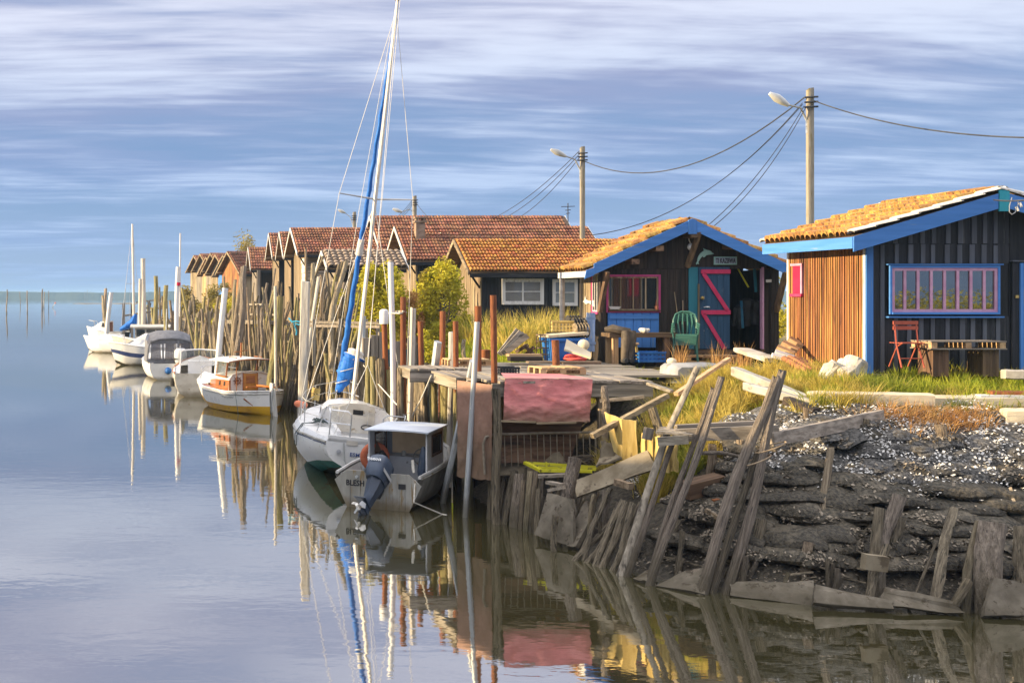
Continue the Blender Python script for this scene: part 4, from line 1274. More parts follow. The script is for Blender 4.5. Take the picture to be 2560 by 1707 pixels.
        # lime-white verge tiles along both edges
        for O in (O1, O2):
            tile_slope(rf, O, e1, e2, 1, 7, 0.22, L / 7 + 0.004, 'tile_lime', jit=0.0, hz=0.5)
    for i in range(7):
        ya = y0 + i * 0.49
        pts = []
        for yy, rr in ((ya, 0.15), (ya + 0.52, 0.12)):
            pts.append([(xa + rr * math.cos(a), yy, za + 0.0 + rr * 0.75 * math.sin(a)) for a in [math.pi * q_ / 6 for q_ in range(7)]])
        MB().sheet(pts).build('ridge_tile', 'tile_lime', t, world=True, smooth=True)
    # blue boards
    ya, hb_ = y0 - 0.035, 0.27

    def barge(a, b):
        MB().prism([(a[0], ya, a[1] - hb_), (b[0], ya, b[1] - hb_), (b[0], ya, b[1]), (a[0], ya, a[1])], (0, 0.032, 0)).build('bargeboard', 'paint_blue_x', t, world=True)
    barge((12.39, 5.19), (14.97, 5.955))
    barge((15.17, 5.955), (17.8, 5.19))
    MB().box(14.98, 15.16, ya - 0.012, ya + 0.03, 5.64, 6.02).build('ridge_block', 'paint_turquoise', t, world=True)
    MB().box(12.38, 12.412, y0 - 0.001, y1, 4.98, 5.185).build('eave_board', 'paint_blue_y', t, world=True)
    for u in (2185, 2320):
        zz = zt(X(u)) - 0.05
        MB().box(X(u) - 0.05, X(u) + 0.05, y0 + 0.01, Yf - 0.05, zz - 0.09, zz).build('purlin', 'wood_grey_y', t, world=True)
    # the window: blue surround, mauve sashes, eight panes
    window(t, (wx0 + 0.045, Yf - 0.05, wz0 + 0.02), (1, 0, 0), (0, -1, 0), wx1 - wx0 - 0.09, wz1 - wz0 - 0.04, 'paint_blue_x', 'paint_mauve', 8, 1, fw=0.038, bw=0.055, depth=0.05, glass='glass_mirror',
           back=[None, None, None, 'paint_turquoise', None, None, None, None])
    MB().box(wx0 - 0.04, wx1 + 0.04, Yf - 0.12, Yf - 0.03, wz1 + 0.03, wz1 + 0.05).build('window_hood', 'paint_blue_x', t, world=True)
    MB().box(wx0 - 0.04, wx1 + 0.04, Yf - 0.14, Yf - 0.03, wz0 - 0.08, wz0 - 0.055).build('window_sill', 'paint_blue_x', t, world=True)
    # door at the edge of the picture
    dx = X(2526)
    dr = MB().box(dx, dx + 0.85, Yf - 0.05, Yf - 0.02, zg + 0.02, Z(655)).build('door', 'wood_black_z', t, world=True)
    MB().box(X(2543), X(2551), Yf - 0.085, Yf - 0.052, zg + 0.02, Z(658)).build('door_trim', 'paint_blue_z', dr, world=True)
    MB().box(dx - 0.03, dx + 0.9, Yf - 0.10, Yf - 0.02, Z(655) + 0.004, Z(651)).build('door_hood', 'batten_slate', t, world=True)
    MB().box(X(2532), X(2540), Yf - 0.075, Yf - 0.052, Z(745), Z(738)).build('lock_plate', 'brass', dr, world=True)
    # service cable clamps on the bargeboard
    for du, dv in ((2492, 522), (2500, 512)):
        MB().tube([(X(du), Yf - 0.48, Z(dv)), (X(du) + 0.02, Yf - 0.50, Z(dv) - 0.08)], 0.022, 6).build('insulator', 'lamp_head', t, world=True)
    MB().tube([(X(2470 + a), Yf - 0.49, Z(b)) for a, b in ((10, 500), (4, 520), (4, 535), (10, 541), (18, 536), (24, 520), (26, 505))], 0.008, 5).build('cable_loop', 'wire_steel', t, world=True)


make('batten_slate', (0.085, 0.092, 0.115), (0.12, 0.13, 0.155), (14, 14, 0.7), 4, 0.7, 0.3, rnd=0.2)
make_glass('glass_mirror', (0.03, 0.032, 0.034), 0.0, 0.015, 2.6)
hut_black()
# ------------------------------------------------------------------ poles, palisades, landing stages
def pole_mesh(name, mat, seed, n=9, rings=7, wob=0.10, bend=0.0, taper=0.85, broken=0.0, square=False):
    """unit pole: radius 1, length 1 along z"""
    r = random.Random(seed)
    mb = MB()
    vs, fs = [], []
    bx, by = r.uniform(-1, 1) * bend, r.uniform(-1, 1) * bend
    ph = r.uniform(0, 6.28)
    if square:
        n = 8
    for i in range(rings):
        t = i / (rings - 1)
        k = 1 + (taper - 1) * t
        ox = bx * math.sin(math.pi * t) + 0.4 * bend * math.sin(2 * math.pi * t + ph)
        oy = by * math.sin(math.pi * t) + 0.4 * bend * math.cos(2 * math.pi * t + ph) - 0.4 * bend * math.cos(ph)
        for j in range(n):
            a = 2 * math.pi * j / n
            if square:
                sx, sy = ((1, .8), (.8, 1), (-.8, 1), (-1, .8), (-1, -.8), (-.8, -1), (.8, -1), (1, -.8))[j]
                q = k * (1 + r.uniform(-wob, wob) * 0.3)
                x, y = sx * q, sy * q
            else:
                q = k * (1 + r.uniform(-wob, wob) + 0.06 * math.sin(2 * a + seed))
                x, y = q * math.cos(a), q * math.sin(a)
            z = t + (r.uniform(-broken, broken) if i == rings - 1 else 0)
            vs.append((x + ox, y + oy, z))
    for i in range(rings - 1):
        for j in range(n):
            j2 = (j + 1) % n
            fs.append((i * n + j, i * n + j2, (i + 1) * n + j2, (i + 1) * n + j))
    fs.append(tuple((rings - 1) * n + j for j in range(n)))
    fs.append(tuple(range(n))[::-1])
    mb.add(vs, fs)
    return mb.mesh(name, mat, smooth=True, angle=45)


POLES = {}
for m_, (nn, wob, bend, tp, br) in {'pole_wood': (8, 0.10, 1.0, 0.8, 0.01), 'pole_driftwood': (10, 0.14, 1.2, 0.8, 0.012), 'pole_mud': (8, 0.14, 0.9, 0.85, 0.02), 'pole_green': (9, 0.06, 0.4, 0.92, 0.004),
                                   'pole_pale': (10, 0.02, 0.2, 0.97, 0.0), 'pole_rust': (14, 0.01, 0.0, 1.0, 0.0), 'pole_zinc': (12, 0.01, 0.1, 1.0, 0.0), 'white_pipe': (12, 0.01, 0.3, 1.0, 0.0), 'concrete_pole': (8, 0.01, 0.0, 0.8, 0.0)}.items():
    POLES[m_] = [pole_mesh('pole', m_, 10 * k + len(m_), nn, 8, wob, bend * (0.5 + 0.4 * (k % 4)), tp, br) for k in range(7)]
SQUARE = {m_: [pole_mesh('post', m_, 5 + k, 8, 5, 0.06, 0.25 * (k % 3), 0.97, 0.008, square=True) for k in range(4)] for m_ in ('pole_wood', 'pole_mud', 'pole_driftwood', 'pole_pale', 'pole_zinc', 'concrete_pole')}


def pole(name, p, q, r, mat='pole_wood', parent=None, label=None, cat=None, group=None, square=False, k=None, ry=None):
    me = (SQUARE if square else POLES)[mat]
    me = me[k % len(me)] if k is not None else RND.choice(me)
    o = place(name, me, frame(p, q, r, ry, RND.uniform(0, 6.28) if not square else RND.uniform(-0.3, 0.3)), parent, world=True)
    if parent is None:
        TM[o.name] = o.matrix_basis.copy()
    if label:
        tag(o, label, cat or 'post', group)
    return o


def px_pole(name, u0, v0, u1, v1, Y0, Y1, r, mat, label, cat='post', group=None, down=0.4, square=False, k=None, ry=None):
    """post drawn from its foot (u0, v0) at depth Y0 to its head (u1, v1) at depth Y1, driven on into the ground by `down`"""
    a, b = P(u0, v0, Y0), P(u1, v1, Y1)
    d = (b - a).normalized()
    return pole(name, a - d * down, b, r, mat, None, label, cat, group, square, k, ry)


# ---- palisades of poles along the quay: each section is one thing, each pole a part
def palisade(label, Ya, Yb, n, zlo, zhi, lean, mats, xo=(-0.5, 1.2), r=(0.035, 0.075), seed=1, tall=0.12):
    rr = random.Random(seed)
    Ym = (Ya + Yb) / 2
    t = thing('pole_palisade', label, 'palisade', (shore_x(Ym), Ym, 0), group='pole palisades along the quay')
    for i in range(n):
        y = Ya + (Yb - Ya) * (i + rr.random()) / n
        x = shore_x(y) + rr.uniform(*xo)
        L = zlo * 0.75 + (zhi - zlo * 0.75) * rr.random() ** 1.4
        if rr.random() < tall:
            L *= 1.3
        lx, ly = lean[0] + rr.gauss(0, 0.16), lean[1] + rr.gauss(0, 0.09)
        g = max(-0.4, gz(x, y) - 0.3)
        p = Vector((x, y, g))
        q = p + Vector((lx * L, ly * L, L - g))
        pole('pole', p, q, r[0] + (r[1] - r[0]) * rr.random() ** 1.6, rr.choice(mats), t)
    # a couple of rails that tie them
    for k in range(2):
        y0 = rr.uniform(Ya, Ym)
        y1 = rr.uniform(Ym, Yb)
        z = rr.uniform(1.5, 2.6)
        pole('rail', (shore_x(y0) + 0.1, y0, z), (shore_x(y1) + 0.1, y1, z + rr.uniform(-0.1, 0.1)), 0.05, 'pole_wood', t)
    return t


W3 = ['pole_wood', 'pole_wood', 'pole_wood', 'pole_mud', 'pole_driftwood', 'pole_driftwood', 'pole_green']
palisade('low dense pole palisade behind the white sailboat', 30.2, 37, 76, 1.9, 2.75, (0.06, 0.03), W3, (-0.6, 0.3), seed=2, tall=0.05, r=(0.05, 0.09))
palisade('dense bundle of tall poles behind the yellow-bottomed wooden boat', 37, 44.5, 120, 2.6, 4.9, (0.20, 0.02), W3, (-1.0, 0.25), seed=3)
palisade('row of slanting poles behind the cream launch', 44.5, 52.5, 74, 2.4, 4.7, (0.13, 0.0), W3, (-0.9, 0.3), seed=4, r=(0.04, 0.085))
palisade('golden upright poles behind the grey canopied boat', 54, 68, 84, 2.6, 4.2, (0.05, 0.0), W3 + ['pole_wood'], (-0.6, 1.2), seed=5, r=(0.06, 0.11))
palisade('poles by the navy-striped cruiser near the far jetty', 68, 88, 44, 2.2, 4.2, (0.03, 0.0), W3, (-0.8, 1.4), seed=6, r=(0.08, 0.14))
palisade('farthest thin poles at the tip of the quay', 88, 114, 36, 1.8, 4.2, (0.0, 0.0), W3, (-1.2, 1.6), seed=7, r=(0.08, 0.15))

# ---- tall single posts that stand out
POST = 'single mooring posts'
px_pole('mooring_post', 754, 1095, 764.5, 703, 33.0, 33.0, 0.125, 'pole_pale', 'tall pale square timber post behind the sailboat bow', square=True, k=0)
px_pole('mooring_post', 537, 1000, 563, 720, 45.5, 45.5, 0.125, 'white_pipe', 'thick leaning white pipe above the wooden boat', k=1)
o = px_pole('mooring_post', 441, 908, 446, 667, 62, 62, 0.12, 'white_pipe', 'tall white pipe with red band behind the grey canopied boat')
MB().tube([P(445.2, 714, 62), P(445.4, 706, 62)], 0.135, 12).build('red_band', 'paint_red', o, world=True, smooth=True)
px_pole('mooring_post', 357, 820, 357.5, 646, 78, 78, 0.16, 'pole_pale', 'tallest pale bare post by the striped cruiser')
px_pole('mooring_post', 349, 830, 351, 697, 76, 76, 0.12, 'pole_pale', 'shorter pale post beside the tallest bare post')
px_pole('mooring_post', 388, 800, 390, 690, 80, 80, 0.15, 'pole_green', 'thick greenish post behind the striped cruiser')
px_pole('mooring_post', 415, 836, 416, 713, 70, 70, 0.14, 'pole_green', 'stout olive post left of the red-banded pipe')
px_pole('mooring_post', 683, 900, 700, 742, 40.5, 40.5, 0.14, 'pole_green', 'thick yellow-green post rising over the wooden boat cabin', down=1.2)
px_pole('mooring_post', 689, 900, 688, 715, 40.0, 40.0, 0.055, 'pole_pale', 'slim pale stake beside the thick yellow-green post', down=1.2)
px_pole('mooring_post', 591, 880, 612, 668, 47, 47.5, 0.15, 'pole_driftwood', 'very thick slanting tree-trunk post above the cream launch', down=1.5, k=2)
px_pole('mooring_post', 580, 890, 600, 690, 48, 48.5, 0.10, 'pole_wood', 'slanting post just left of the tree-trunk post', down=1.5)
px_pole('mooring_post', 568, 890, 588, 700, 49, 49.5, 0.09, 'pole_wood', 'slender slanting post second left of the tree-trunk post', down=1.5)
px_pole('mooring_post', 770, 850, 786, 660, 39, 40.5, 0.10, 'pole_wood', 'long thick pole leaning over the palisade, highest tip', down=1.5)
px_pole('mooring_post', 770, 880, 797, 693, 38, 39, 0.065, 'pole_pale', 'pale thin pole crossing the highest palisade pole', down=1.2)
px_pole('mooring_post', 843, 790, 861, 655, 36, 37, 0.10, 'pole_wood', 'dark leaning pole end in front of the small shed', down=2.0)
px_pole('mooring_post', 655, 850, 659, 779, 44, 44, 0.08, 'pole_driftwood', 'crooked grey driftwood stake near the footbridge', down=1.0)
px_pole('mooring_post', 903, 1060, 908, 790, 31, 31, 0.075, 'pole_zinc', 'grey zinc pipe standing just right of the sailboat mast', down=0.4)
# small crossing of thin wood tied with blue line
b0, b1 = P(728, 802, 38.5), P(755, 804, 38.2)
o = MB().tube([P(722, 795, 38.4), P(730, 805, 38.3), P(741, 803, 38.2), P(757, 806, 38.1), P(748, 812, 38.2), P(735, 808, 38.3), P(742, 828, 38.3), P(741, 838, 38.3)], 0.028, 5).build('blue_line', 'rope_blue', loc=P(741, 838, 38.3))
tag(o, 'bright blue line knotted round the palisade poles', 'rope')

# ---- rusty pipes and pale posts of the pontoon
RUST = 'rusty steel pipes by the landing stage'
for (u0, v0, u1, v1, Y, r, lab) in (
        (969, 1085, 960, 778, 28.0, 0.068, 'leaning rusty pipe capped with white, nearest the sailboat'),
        (1008, 1070, 1008, 742, 27.2, 0.068, 'rusty pipe standing next to the tall white pole'),
        (1057, 1070, 1051, 803, 27.0, 0.068, 'short rusty pipe with pink float at its foot'),
        (1103, 1075, 1107, 778, 26.4, 0.068, 'rusty pipe leaning slightly right behind the zinc post'),
        (1141, 1080, 1139, 803, 25.0, 0.064, 'rusty pipe beside the white-tipped timber post'),
        (1196, 1080, 1195, 765, 23.6, 0.072, 'thick dark rusty pipe behind the long white pole')):
    px_pole('rusty_pipe', u0, v0, u1, v1, Y, Y, r, 'pole_rust', lab, 'pipe', RUST, down=0.8)
px_pole('rusty_pipe', 1236, 952, 1233, 738, 20.9, 20.9, 0.060, 'pole_rust', 'tallest rusty pipe at the corner of the pink tarp', 'pipe', RUST, down=0.03)
px_pole('corner_pile', 1241, 1305, 1238, 975, 20.9, 20.9, 0.085, 'pole_mud', 'brown round pile under the deck corner by the pink tarp', 'pile', None, down=0.3)
px_pole('rusty_pipe', 1391, 925, 1388, 850, 24.0, 24.0, 0.07, 'pole_rust', 'short rusty stub standing on the deck behind the pallet', 'pipe', RUST, down=0.05)
a = P(960, 781, 28.0)
o = MB().lathe([(0.11, -0.28), (0.115, 0.0), (0.10, 0.05), (0.05, 0.08)], 14, (0, 0, 0)).build('pipe_cap', 'white_pipe', smooth=True)
o.location = a
tag(o, 'white plastic cap on the leaning rusty pipe', 'cap')
px_pole('pontoon_post', 983, 1090, 977, 655, 27.4, 27.4, 0.064, 'white_pipe', 'tallest white pole between two rusty pipes', k=1)
px_pole('pontoon_post', 1024, 1090, 1033, 770, 26.8, 26.8, 0.055, 'pole_pale', 'pale square post between the first rusty pipes', square=True)
px_pole('pontoon_post', 1067, 1090, 1095, 854, 26.4, 26.0, 0.07, 'pole_zinc', 'leaning grey zinc box post tied with rope', square=True)
px_pole('pontoon_post', 1122, 1150, 1128, 831, 25.4, 25.4, 0.058, 'pole_pale', 'pale timber post with white tip behind the boat cabin', square=True)
px_pole('pontoon_post', 1107, 1255, 1182, 904, 22.95, 21.75, 0.052, 'pole_zinc', 'grey square prop slanting down to the water beside the pink tarp', square=True)
px_pole('pontoon_post', 1163, 1292, 1193, 805, 21.5, 21.4, 0.050, 'pole_zinc', 'long leaning white pole standing in the water before the pink tarp', k=1)
o = MB().tube([P(973, 783, 27.4), P(990, 779, 27.5), P(1008, 778, 27.1), P(1016, 780, 27.2), P(1000, 783, 27.1)], 0.02, 5, closed=True).build('lashing', 'rope_white', loc=P(995, 781, 27.2))
tag(o, 'pale rope lashing between tall white pole and rusty pipe', 'rope')
o = MB().tube([P(1046, 935, 25.6), P(1058, 936, 25.5), P(1082, 931, 25.4)], [0.09, 0.10, 0.05], 12).build('pink_float', 'buoy_orange', loc=P(1060, 936, 25.5), smooth=True)
tag(o, 'long pink-orange float hanging at the deck edge', 'float')
o = MB().tube([P(1063, 930, 25.3), P(1056, 945, 25.3), P(1062, 962, 25.3), P(1056, 985, 25.3)], 0.02, 5).build('hanging_chain', 'pole_mud', loc=P(1060, 985, 25.3))
tag(o, 'dark rusty chain hanging under the pink float', 'chain')

# ---- landing stages
DZ = 2.58


def landing_stage(label, xl, xr, Y0, Y1, piles, front_beam=True, cut=0.0, plank_w=0.2):
    t = thing('landing_stage', label, 'jetty', (xl, Y0, 0), group='landing stages')
    x = xl
    while x < xr - 0.03:
        w = min(RND.uniform(plank_w * 0.85, plank_w * 1.15), xr - x)
        ys = Y0 + max(0, cut * (1 - (x - xl) / 0.5)) if cut else Y0
        e0, e1 = RND.uniform(-0.035, 0.03), RND.uniform(-0.06, 0.02)
        dz = RND.uniform(-0.008, 0.008)
        MB().box(x + 0.006, x + w - 0.006, ys + e0, Y1 + e1, DZ - 0.045 + dz, DZ + dz).build('plank', 'wood_grey_y', t, world=True)
        x += w
    if front_beam:
        MB().box(xl + (0.45 if cut else 0), xr, Y0 + 0.03, Y0 + 0.11, DZ - 0.29, DZ - 0.052).build('beam', 'wood_grey_x', t, world=True)
    MB().box(xl + 0.05, xl + 0.14, Y0 + 0.15 + cut, Y1 - 0.05, DZ - 0.24, DZ - 0.052).build('beam', 'wood_grey_y', t, world=True)
    for (px, py) in piles:
        pole('pile', (px, py, -0.4), (px + RND.uniform(-0.05, 0.05), py, DZ - 0.06), RND.uniform(0.075, 0.10), RND.choice(['pole_wood', 'pole_mud', 'pole_green']), t)
    return t


stA = landing_stage('wide grey plank deck draped with a pink tarp at the front', 5.62, 9.0, 21.0, 23.9, [(6.10, 21.3), (8.15, 21.25), (6.0, 22.4), (6.2, 23.4), (6.9, 23.4), (7.7, 23.2)], cut=0.9)
MB().box(9.01, 10.3, 22.6, 23.85, DZ - 0.05, DZ - 0.006).build('plank', 'wood_grey_x', stA, world=True)
for i in range(10):
    yy = 23.95 + i * 0.3
    MB().box(6.7, 10.35 + RND.uniform(-0.2, 0.2), yy, yy + 0.29, DZ - 0.05, DZ + RND.uniform(-0.01, 0.006)).build('plank', 'wood_grey_x', stA, world=True)
for i in range(17):
    xx = 6.25 + i * 0.2
    MB().box(xx, xx + 0.185, 24.25 + RND.uniform(-0.02, 0.02), 24.30, -0.3, DZ - 0.08 - RND.uniform(0, 0.15)).build('dark_backing', 'wood_tar_z', stA, world=True)  # dark boards added to keep the space under the deck dark
stB = landing_stage('narrow older deck with rusty pipes, next to the sailboat', 5.32, 6.65, 24.5, 25.75, [(5.38, 25.62), (6.3, 25.5), (6.42, 25.0), (6.4, 24.6), (6.1, 25.6)])
stC = thing('pile_row', 'row of close-set round piles without a deck beyond the sailboat', 'piles', (5.6, 28.6, 0))
for i in range(9):
    yy = 27.9 + 0.33 * i
    pole('pile', (5.62 + RND.uniform(-0.1, 0.1), yy, -0.4), (5.62 + RND.uniform(-0.1, 0.1), yy, RND.uniform(2.15, 2.6)), RND.uniform(0.085, 0.11), RND.choice(['pole_mud', 'pole_wood', 'pole_green']), stC)
for i in range(22):
    yy = 26.1 + 0.21 * i
    pole('pile', (6.02 + RND.uniform(-0.06, 0.06), yy, -0.4), (6.02 + RND.uniform(-0.08, 0.08), yy, RND.uniform(2.0, 2.5)), RND.uniform(0.09, 0.12), RND.choice(['pole_mud', 'pole_wood']), stC)
for (u, v, Y, m, r) in ((921, 893, 28.2, 'pole_green', 0.075), (932, 891, 28.1, 'pole_green', 0.075), (943, 899, 28.0, 'pole_mud', 0.07), (954, 898, 27.9, 'pole_mud', 0.085), (900, 905, 29.0, 'pole_mud', 0.10), (905, 920, 28.8, 'pole_mud', 0.10)):
    b = P(u, v, Y)
    pole('pile', (b.x, Y, -0.4), b, r, m, stC)
# footbridge deck far behind the wooden boat
t = thing('footbridge', 'weathered plank footbridge with handrail below the brick-red roof', 'footbridge', (4.4, 50, 0))
for k, (v, h) in enumerate(((804, 0.16), (785, 0.08), (760, 0.08))):
    a, b = P(588, v, 53), P(700, v + 2, 50)
    MB().beam(a, b, 0.10 if k else 0.9, h).build('rail' if k else 'deck', 'wood_grey_x', t, world=True)
for u in (590, 618, 660, 690):
    a = P(u, 810, 52)
    MB().beam((a.x, a.y, 0.4), (a.x, a.y, 3.4), 0.12, 0.12).build('post', 'wood_grey_z', t, world=True)
# far jetty
t = thing('far_jetty', 'thin dark jetty with railings reaching out past the far quay', 'jetty', (-1.5, 100, 0))
for (u0, v0, u1, v1, Y, w, h) in ((312, 789, 385, 778, 92, 0.6, 0.14), (340, 756, 405, 748, 110, 0.1, 0.12), (345, 769, 420, 772, 108, 0.5, 0.16)):
    MB().beam(P(u0, v0, Y), P(u1, v1, Y), w, h).build('deck', 'wood_grey_x', t, world=True)
for u, v in ((309, 757), (330, 760), (350, 750), (372, 752), (392, 748)):
    a = P(u, v, 95)
    MB().beam((a.x, 95, -0.5), a, 0.22, 0.22).build('post', 'wood_grey_z', t, world=True)
# the little jetty rails between bush and stage
t = thing('plank_fence', 'low grey rail fence across the green bush behind the mast', 'fence', (7.0, 34, 2.6))
for v in (806, 815):
    MB().beam(P(770, v - 1, 36), P(950, v + 2, 34), 0.05, 0.08).build('rail', 'wood_grey_x', t, world=True)
for u in (785, 850, 915, 945):
    a = P(u, 806, 35)
    MB().box(a.x - 0.05, a.x + 0.05, 34.95, 35.05, 2.0, a.z + 0.1).build('post', 'wood_grey_z', t, world=True)
t = thing('net_fence', 'low teal netted fence with grey posts behind the rusty pipes', 'fence', (7.2, 29, 2.6))
MB().box(P(905, 0, 29.6).x, P(1060, 0, 29.6).x, 29.58, 29.62, 2.3, 2.75).build('net', 'paint_teal', t, world=True)
for u in (915, 935, 955, 993, 1030, 1048):
    a = P(u, 0, 29.5).x
    MB().box(a - 0.09, a + 0.09, 29.4, 29.57, 2.1, 2.95 + RND.uniform(-0.1, 0.25)).build('post', 'wood_grey_z', t, world=True)
a = P(1160, 0, 27).x
o = place('fence_stake', POLES['pole_wood'][1], frame((a, 27, 2.3), (a, 27, CAMH - (848 - V0) / F * 27), 0.06))
tag(o, 'dark stake standing alone between rusty pipes', 'post')
# ---- low stakes left in the bay
BAY = 'thin channel stakes far out in the bay'
for (u, v0, v1, r, lab) in ((18, 784, 724, 0.22, 'leftmost tall dark stake out in the bay'), (51, 763, 729, 0.2, 'short stake second from the left in the bay'), (68, 782, 727, 0.18, 'thin dark stake third from the left in the bay'),
                            (105, 775, 724, 0.2, 'left stake of the tight trio out in the bay'), (107, 768, 722, 0.2, 'middle stake of the tight trio in the bay'), (110, 771, 730, 0.2, 'right stake of the tight trio in the bay'),
                            (122, 768, 727, 0.16, 'slim stake just right of the tight trio'), (212, 746, 729, 0.25, 'tiny far stake, left of the distant three'), (218, 746, 724, 0.25, 'tiny far stake, middle of the distant three'),
                            (225, 743, 727, 0.25, 'tiny far stake, right of the distant three'), (315, 748, 720, 0.3, 'pale thick stake near the small sailboat mast'), (371, 744, 724, 0.3, 'faint pale stake near the far jetty railings')):
    b = G(u, v0)
    top = P(u + RND.uniform(-1, 1), v1, b.y)
    o = pole('channel_stake', b - Vector((0, 0, 0.5)), top, r * 0.75, 'pole_wood', None, lab, 'stake', BAY)
b = G(131, 769)
o = MB().tube([b, P(137, 759, b.y)], 0.12, 6).build('spar_buoy', 'pole_zinc', loc=b)
tag(o, 'tilted thin spar buoy with pink ball out in the bay', 'buoy')
MB().ball(P(138, 757.5, b.y) , 0.28, 8, 6).build('buoy_ball', 'buoy_orange', o, world=True, smooth=True)
for (u0, v0, u1, v1, Y, r, m, lab) in ((261, 815, 255, 739, 96, 0.14, 'pole_wood', 'dark stake leaning left behind the small white motorboat'), (266, 815, 265, 721, 97, 0.14, 'pole_wood', 'tallest dark stake behind the small white motorboat'),
                                       (259, 813, 257, 757, 98, 0.12, 'pole_wood', 'shortest dark stake behind the small white motorboat'), (269, 815, 278, 731, 95, 0.17, 'white_pipe', 'white leaning pipe behind the small white motorboat')):
    px_pole('mooring_post', u0, v0, u1, v1, Y, Y, r, m, lab, 'post', 'posts behind the small motorboat', down=2.0)
a, b = G(183, 759), G(345, 758.5)
mb = MB()
n = 24
top = [(a.x + (b.x - a.x) * i / n, a.y + 4 * math.sin(i), 0.16 + 0.10 * math.sin(i * 0.37) + 0.18 * i / n) for i in range(n + 1)]
mb.sheet([[(x, y - 4, -0.05) for x, y, z in top], top, [(x, y + 6, -0.05) for x, y, z in top]])
tag(mb.build('mud_bar_terrain', 'board_mud', smooth=True), kind='structure')

# ------------------------------------------------------------------ the near bank: oyster sacks, slabs, posts
def sack_mesh(seed, mats, nsh=44):
    """slumped mesh sack of oyster shells, 0.9 x 0.5 x 0.16 m, with loose shells showing on top"""
    r = random.Random(seed)
    mb = MB()
    nu, nv = 16, 12
    rows = []
    off = Vector((seed * 3.1, 0, 0))
    lump = [r.uniform(-1, 1) for _ in range(6)]

    def pt(a, ang):
        """point on the sack skin: a along it (-1..1), ang round it (0 = front edge, pi/2 = top)"""
        k = max(0.03, 1 - abs(a) ** 3.4) ** 0.42
        cy, sz = math.cos(ang), math.sin(ang)
        y = -0.235 * math.copysign(abs(cy) ** 0.75, cy) * (0.55 + 0.45 * k)
        z = 0.105 * math.copysign(abs(sz) ** 0.8, sz) * k * (1.0 if sz > 0 else 0.8)
        x = 0.52 * a
        f = mnoise.noise(Vector((x * 3.2, y * 4, z * 4)) + off)
        g = mnoise.noise(Vector((x * 11, y * 11, z * 11)) + off)
        y *= 1 + 0.22 * f
        z = z * (1 + 0.35 * f) + 0.016 * g
        z += 0.05 * mnoise.noise(Vector((x * 2.2, 0, seed * 1.7))) - 0.03 * a * a
        y += 0.09 * mnoise.noise(Vector((x * 2.0, seed, 5)))
        return (x, y, z)
    for j in range(nv + 1):
        rows.append([pt(-1 + 2 * i / nu, 2 * math.pi * j / nv) for i in range(nu + 1)])
    mb.sheet(rows)
    cl = [(r.uniform(-0.9, 0.9), r.uniform(-0.9, 0.5)) for _ in range(4)]
    for k in range(nsh):
        ca, cb = cl[k % len(cl)]
        a, b = max(-0.95, min(0.95, r.gauss(ca, 0.22))), math.radians(70) + 0.9 * r.gauss(cb, 0.35)
        c = Vector(pt(a, b)) + Vector((0, -0.004, 0.008))
        L, wd = r.uniform(0.016, 0.036), r.uniform(0.011, 0.022)
        ang = r.uniform(0, 6.28)
        ex = Vector((math.cos(ang), math.sin(ang), r.uniform(-0.5, 0.5)))
        ey = Vector((-math.sin(ang), math.cos(ang), r.uniform(-0.7, 0.4)))
        up = Vector((0, 0, 0.012))
        mb.add([c - ex * L, c - ey * wd + up, c + ex * L * 0.8, c + ey * wd], [(0, 1, 2), (0, 2, 3)], 1)
    return mb.mesh('sack', mats, smooth=True, angle=70)


SACK_W = [sack_mesh(k, ['sack_net', 'shell_white' if k % 3 else 'shell_mud'], (150, 90, 40, 200, 70, 120, 20, 160)[k]) for k in range(8)]
SACK_M = [sack_mesh(20 + k, ['sack_mud', 'shell_mud'], (70, 15, 40, 90, 8, 30, 0, 55)[k]) for k in range(8)]


def bank_point(s, d):
    """s along the waterline from the corner post to the right edge, d up the bank"""
    pts = [(6.9, 17.6), (7.1, 16.9), (7.76, 16.1), (8.65, 15.5), (9.45, 15.3), (11.3, 15.0), (13.5, 14.85)]
    acc = 0
    for (x0, y0), (x1, y1) in zip(pts, pts[1:]):
        L = math.hypot(x1 - x0, y1 - y0)
        if s <= acc + L or (x1, y1) == pts[-1]:
            t = (s - acc) / L
            nx, ny = -(y1 - y0) / L, (x1 - x0) / L
            return x0 + (x1 - x0) * t + nx * d, y0 + (y1 - y0) * t + ny * d, math.atan2(y1 - y0, x1 - x0)
        acc += L


t_sack = thing('oyster_sack_wall', 'bank built of stacked black net sacks of oyster shells', 'sacks', (10, 16.5, 0))
ns = 0
for row in range(14):
    d = 0.62 + row * 0.215
    s = 0.2 - row * 0.03 + RND.uniform(0, 0.6)
    while s < 7.5:
        step = RND.uniform(0.62, 0.98)
        s += step
        if s < 1.6 and RND.random() < 0.3:
            continue
        dd = d + RND.uniform(-0.05, 0.05)
        x, y, ang = bank_point(s, dd)
        z = max(0.06, gz(x, y) + 0.005 + 0.03 * RND.random())
        if row > 9 and x < 9.3:
            continue
        upper = (z > 1.38 + RND.uniform(-0.2, 0.2) and x > 9.5 + RND.uniform(-0.4, 0.3))
        me = RND.choice(SACK_W if upper else SACK_M)
        M = Matrix.Translation((x, y, z + 0.04)) @ Matrix.Rotation(ang + RND.gauss(0, 0.12), 4, 'Z') @ Matrix.Rotation(math.radians(RND.uniform(-2, 22)), 4, 'X') @ Matrix.Rotation(RND.gauss(0, 0.05), 4, 'Y') @ Matrix.Diagonal((RND.uniform(0.85, 1.2), RND.uniform(0.95, 1.25), RND.uniform(0.8, 1.3), 1))
        place('sack', me, M, t_sack, world=True)
        ns += 1


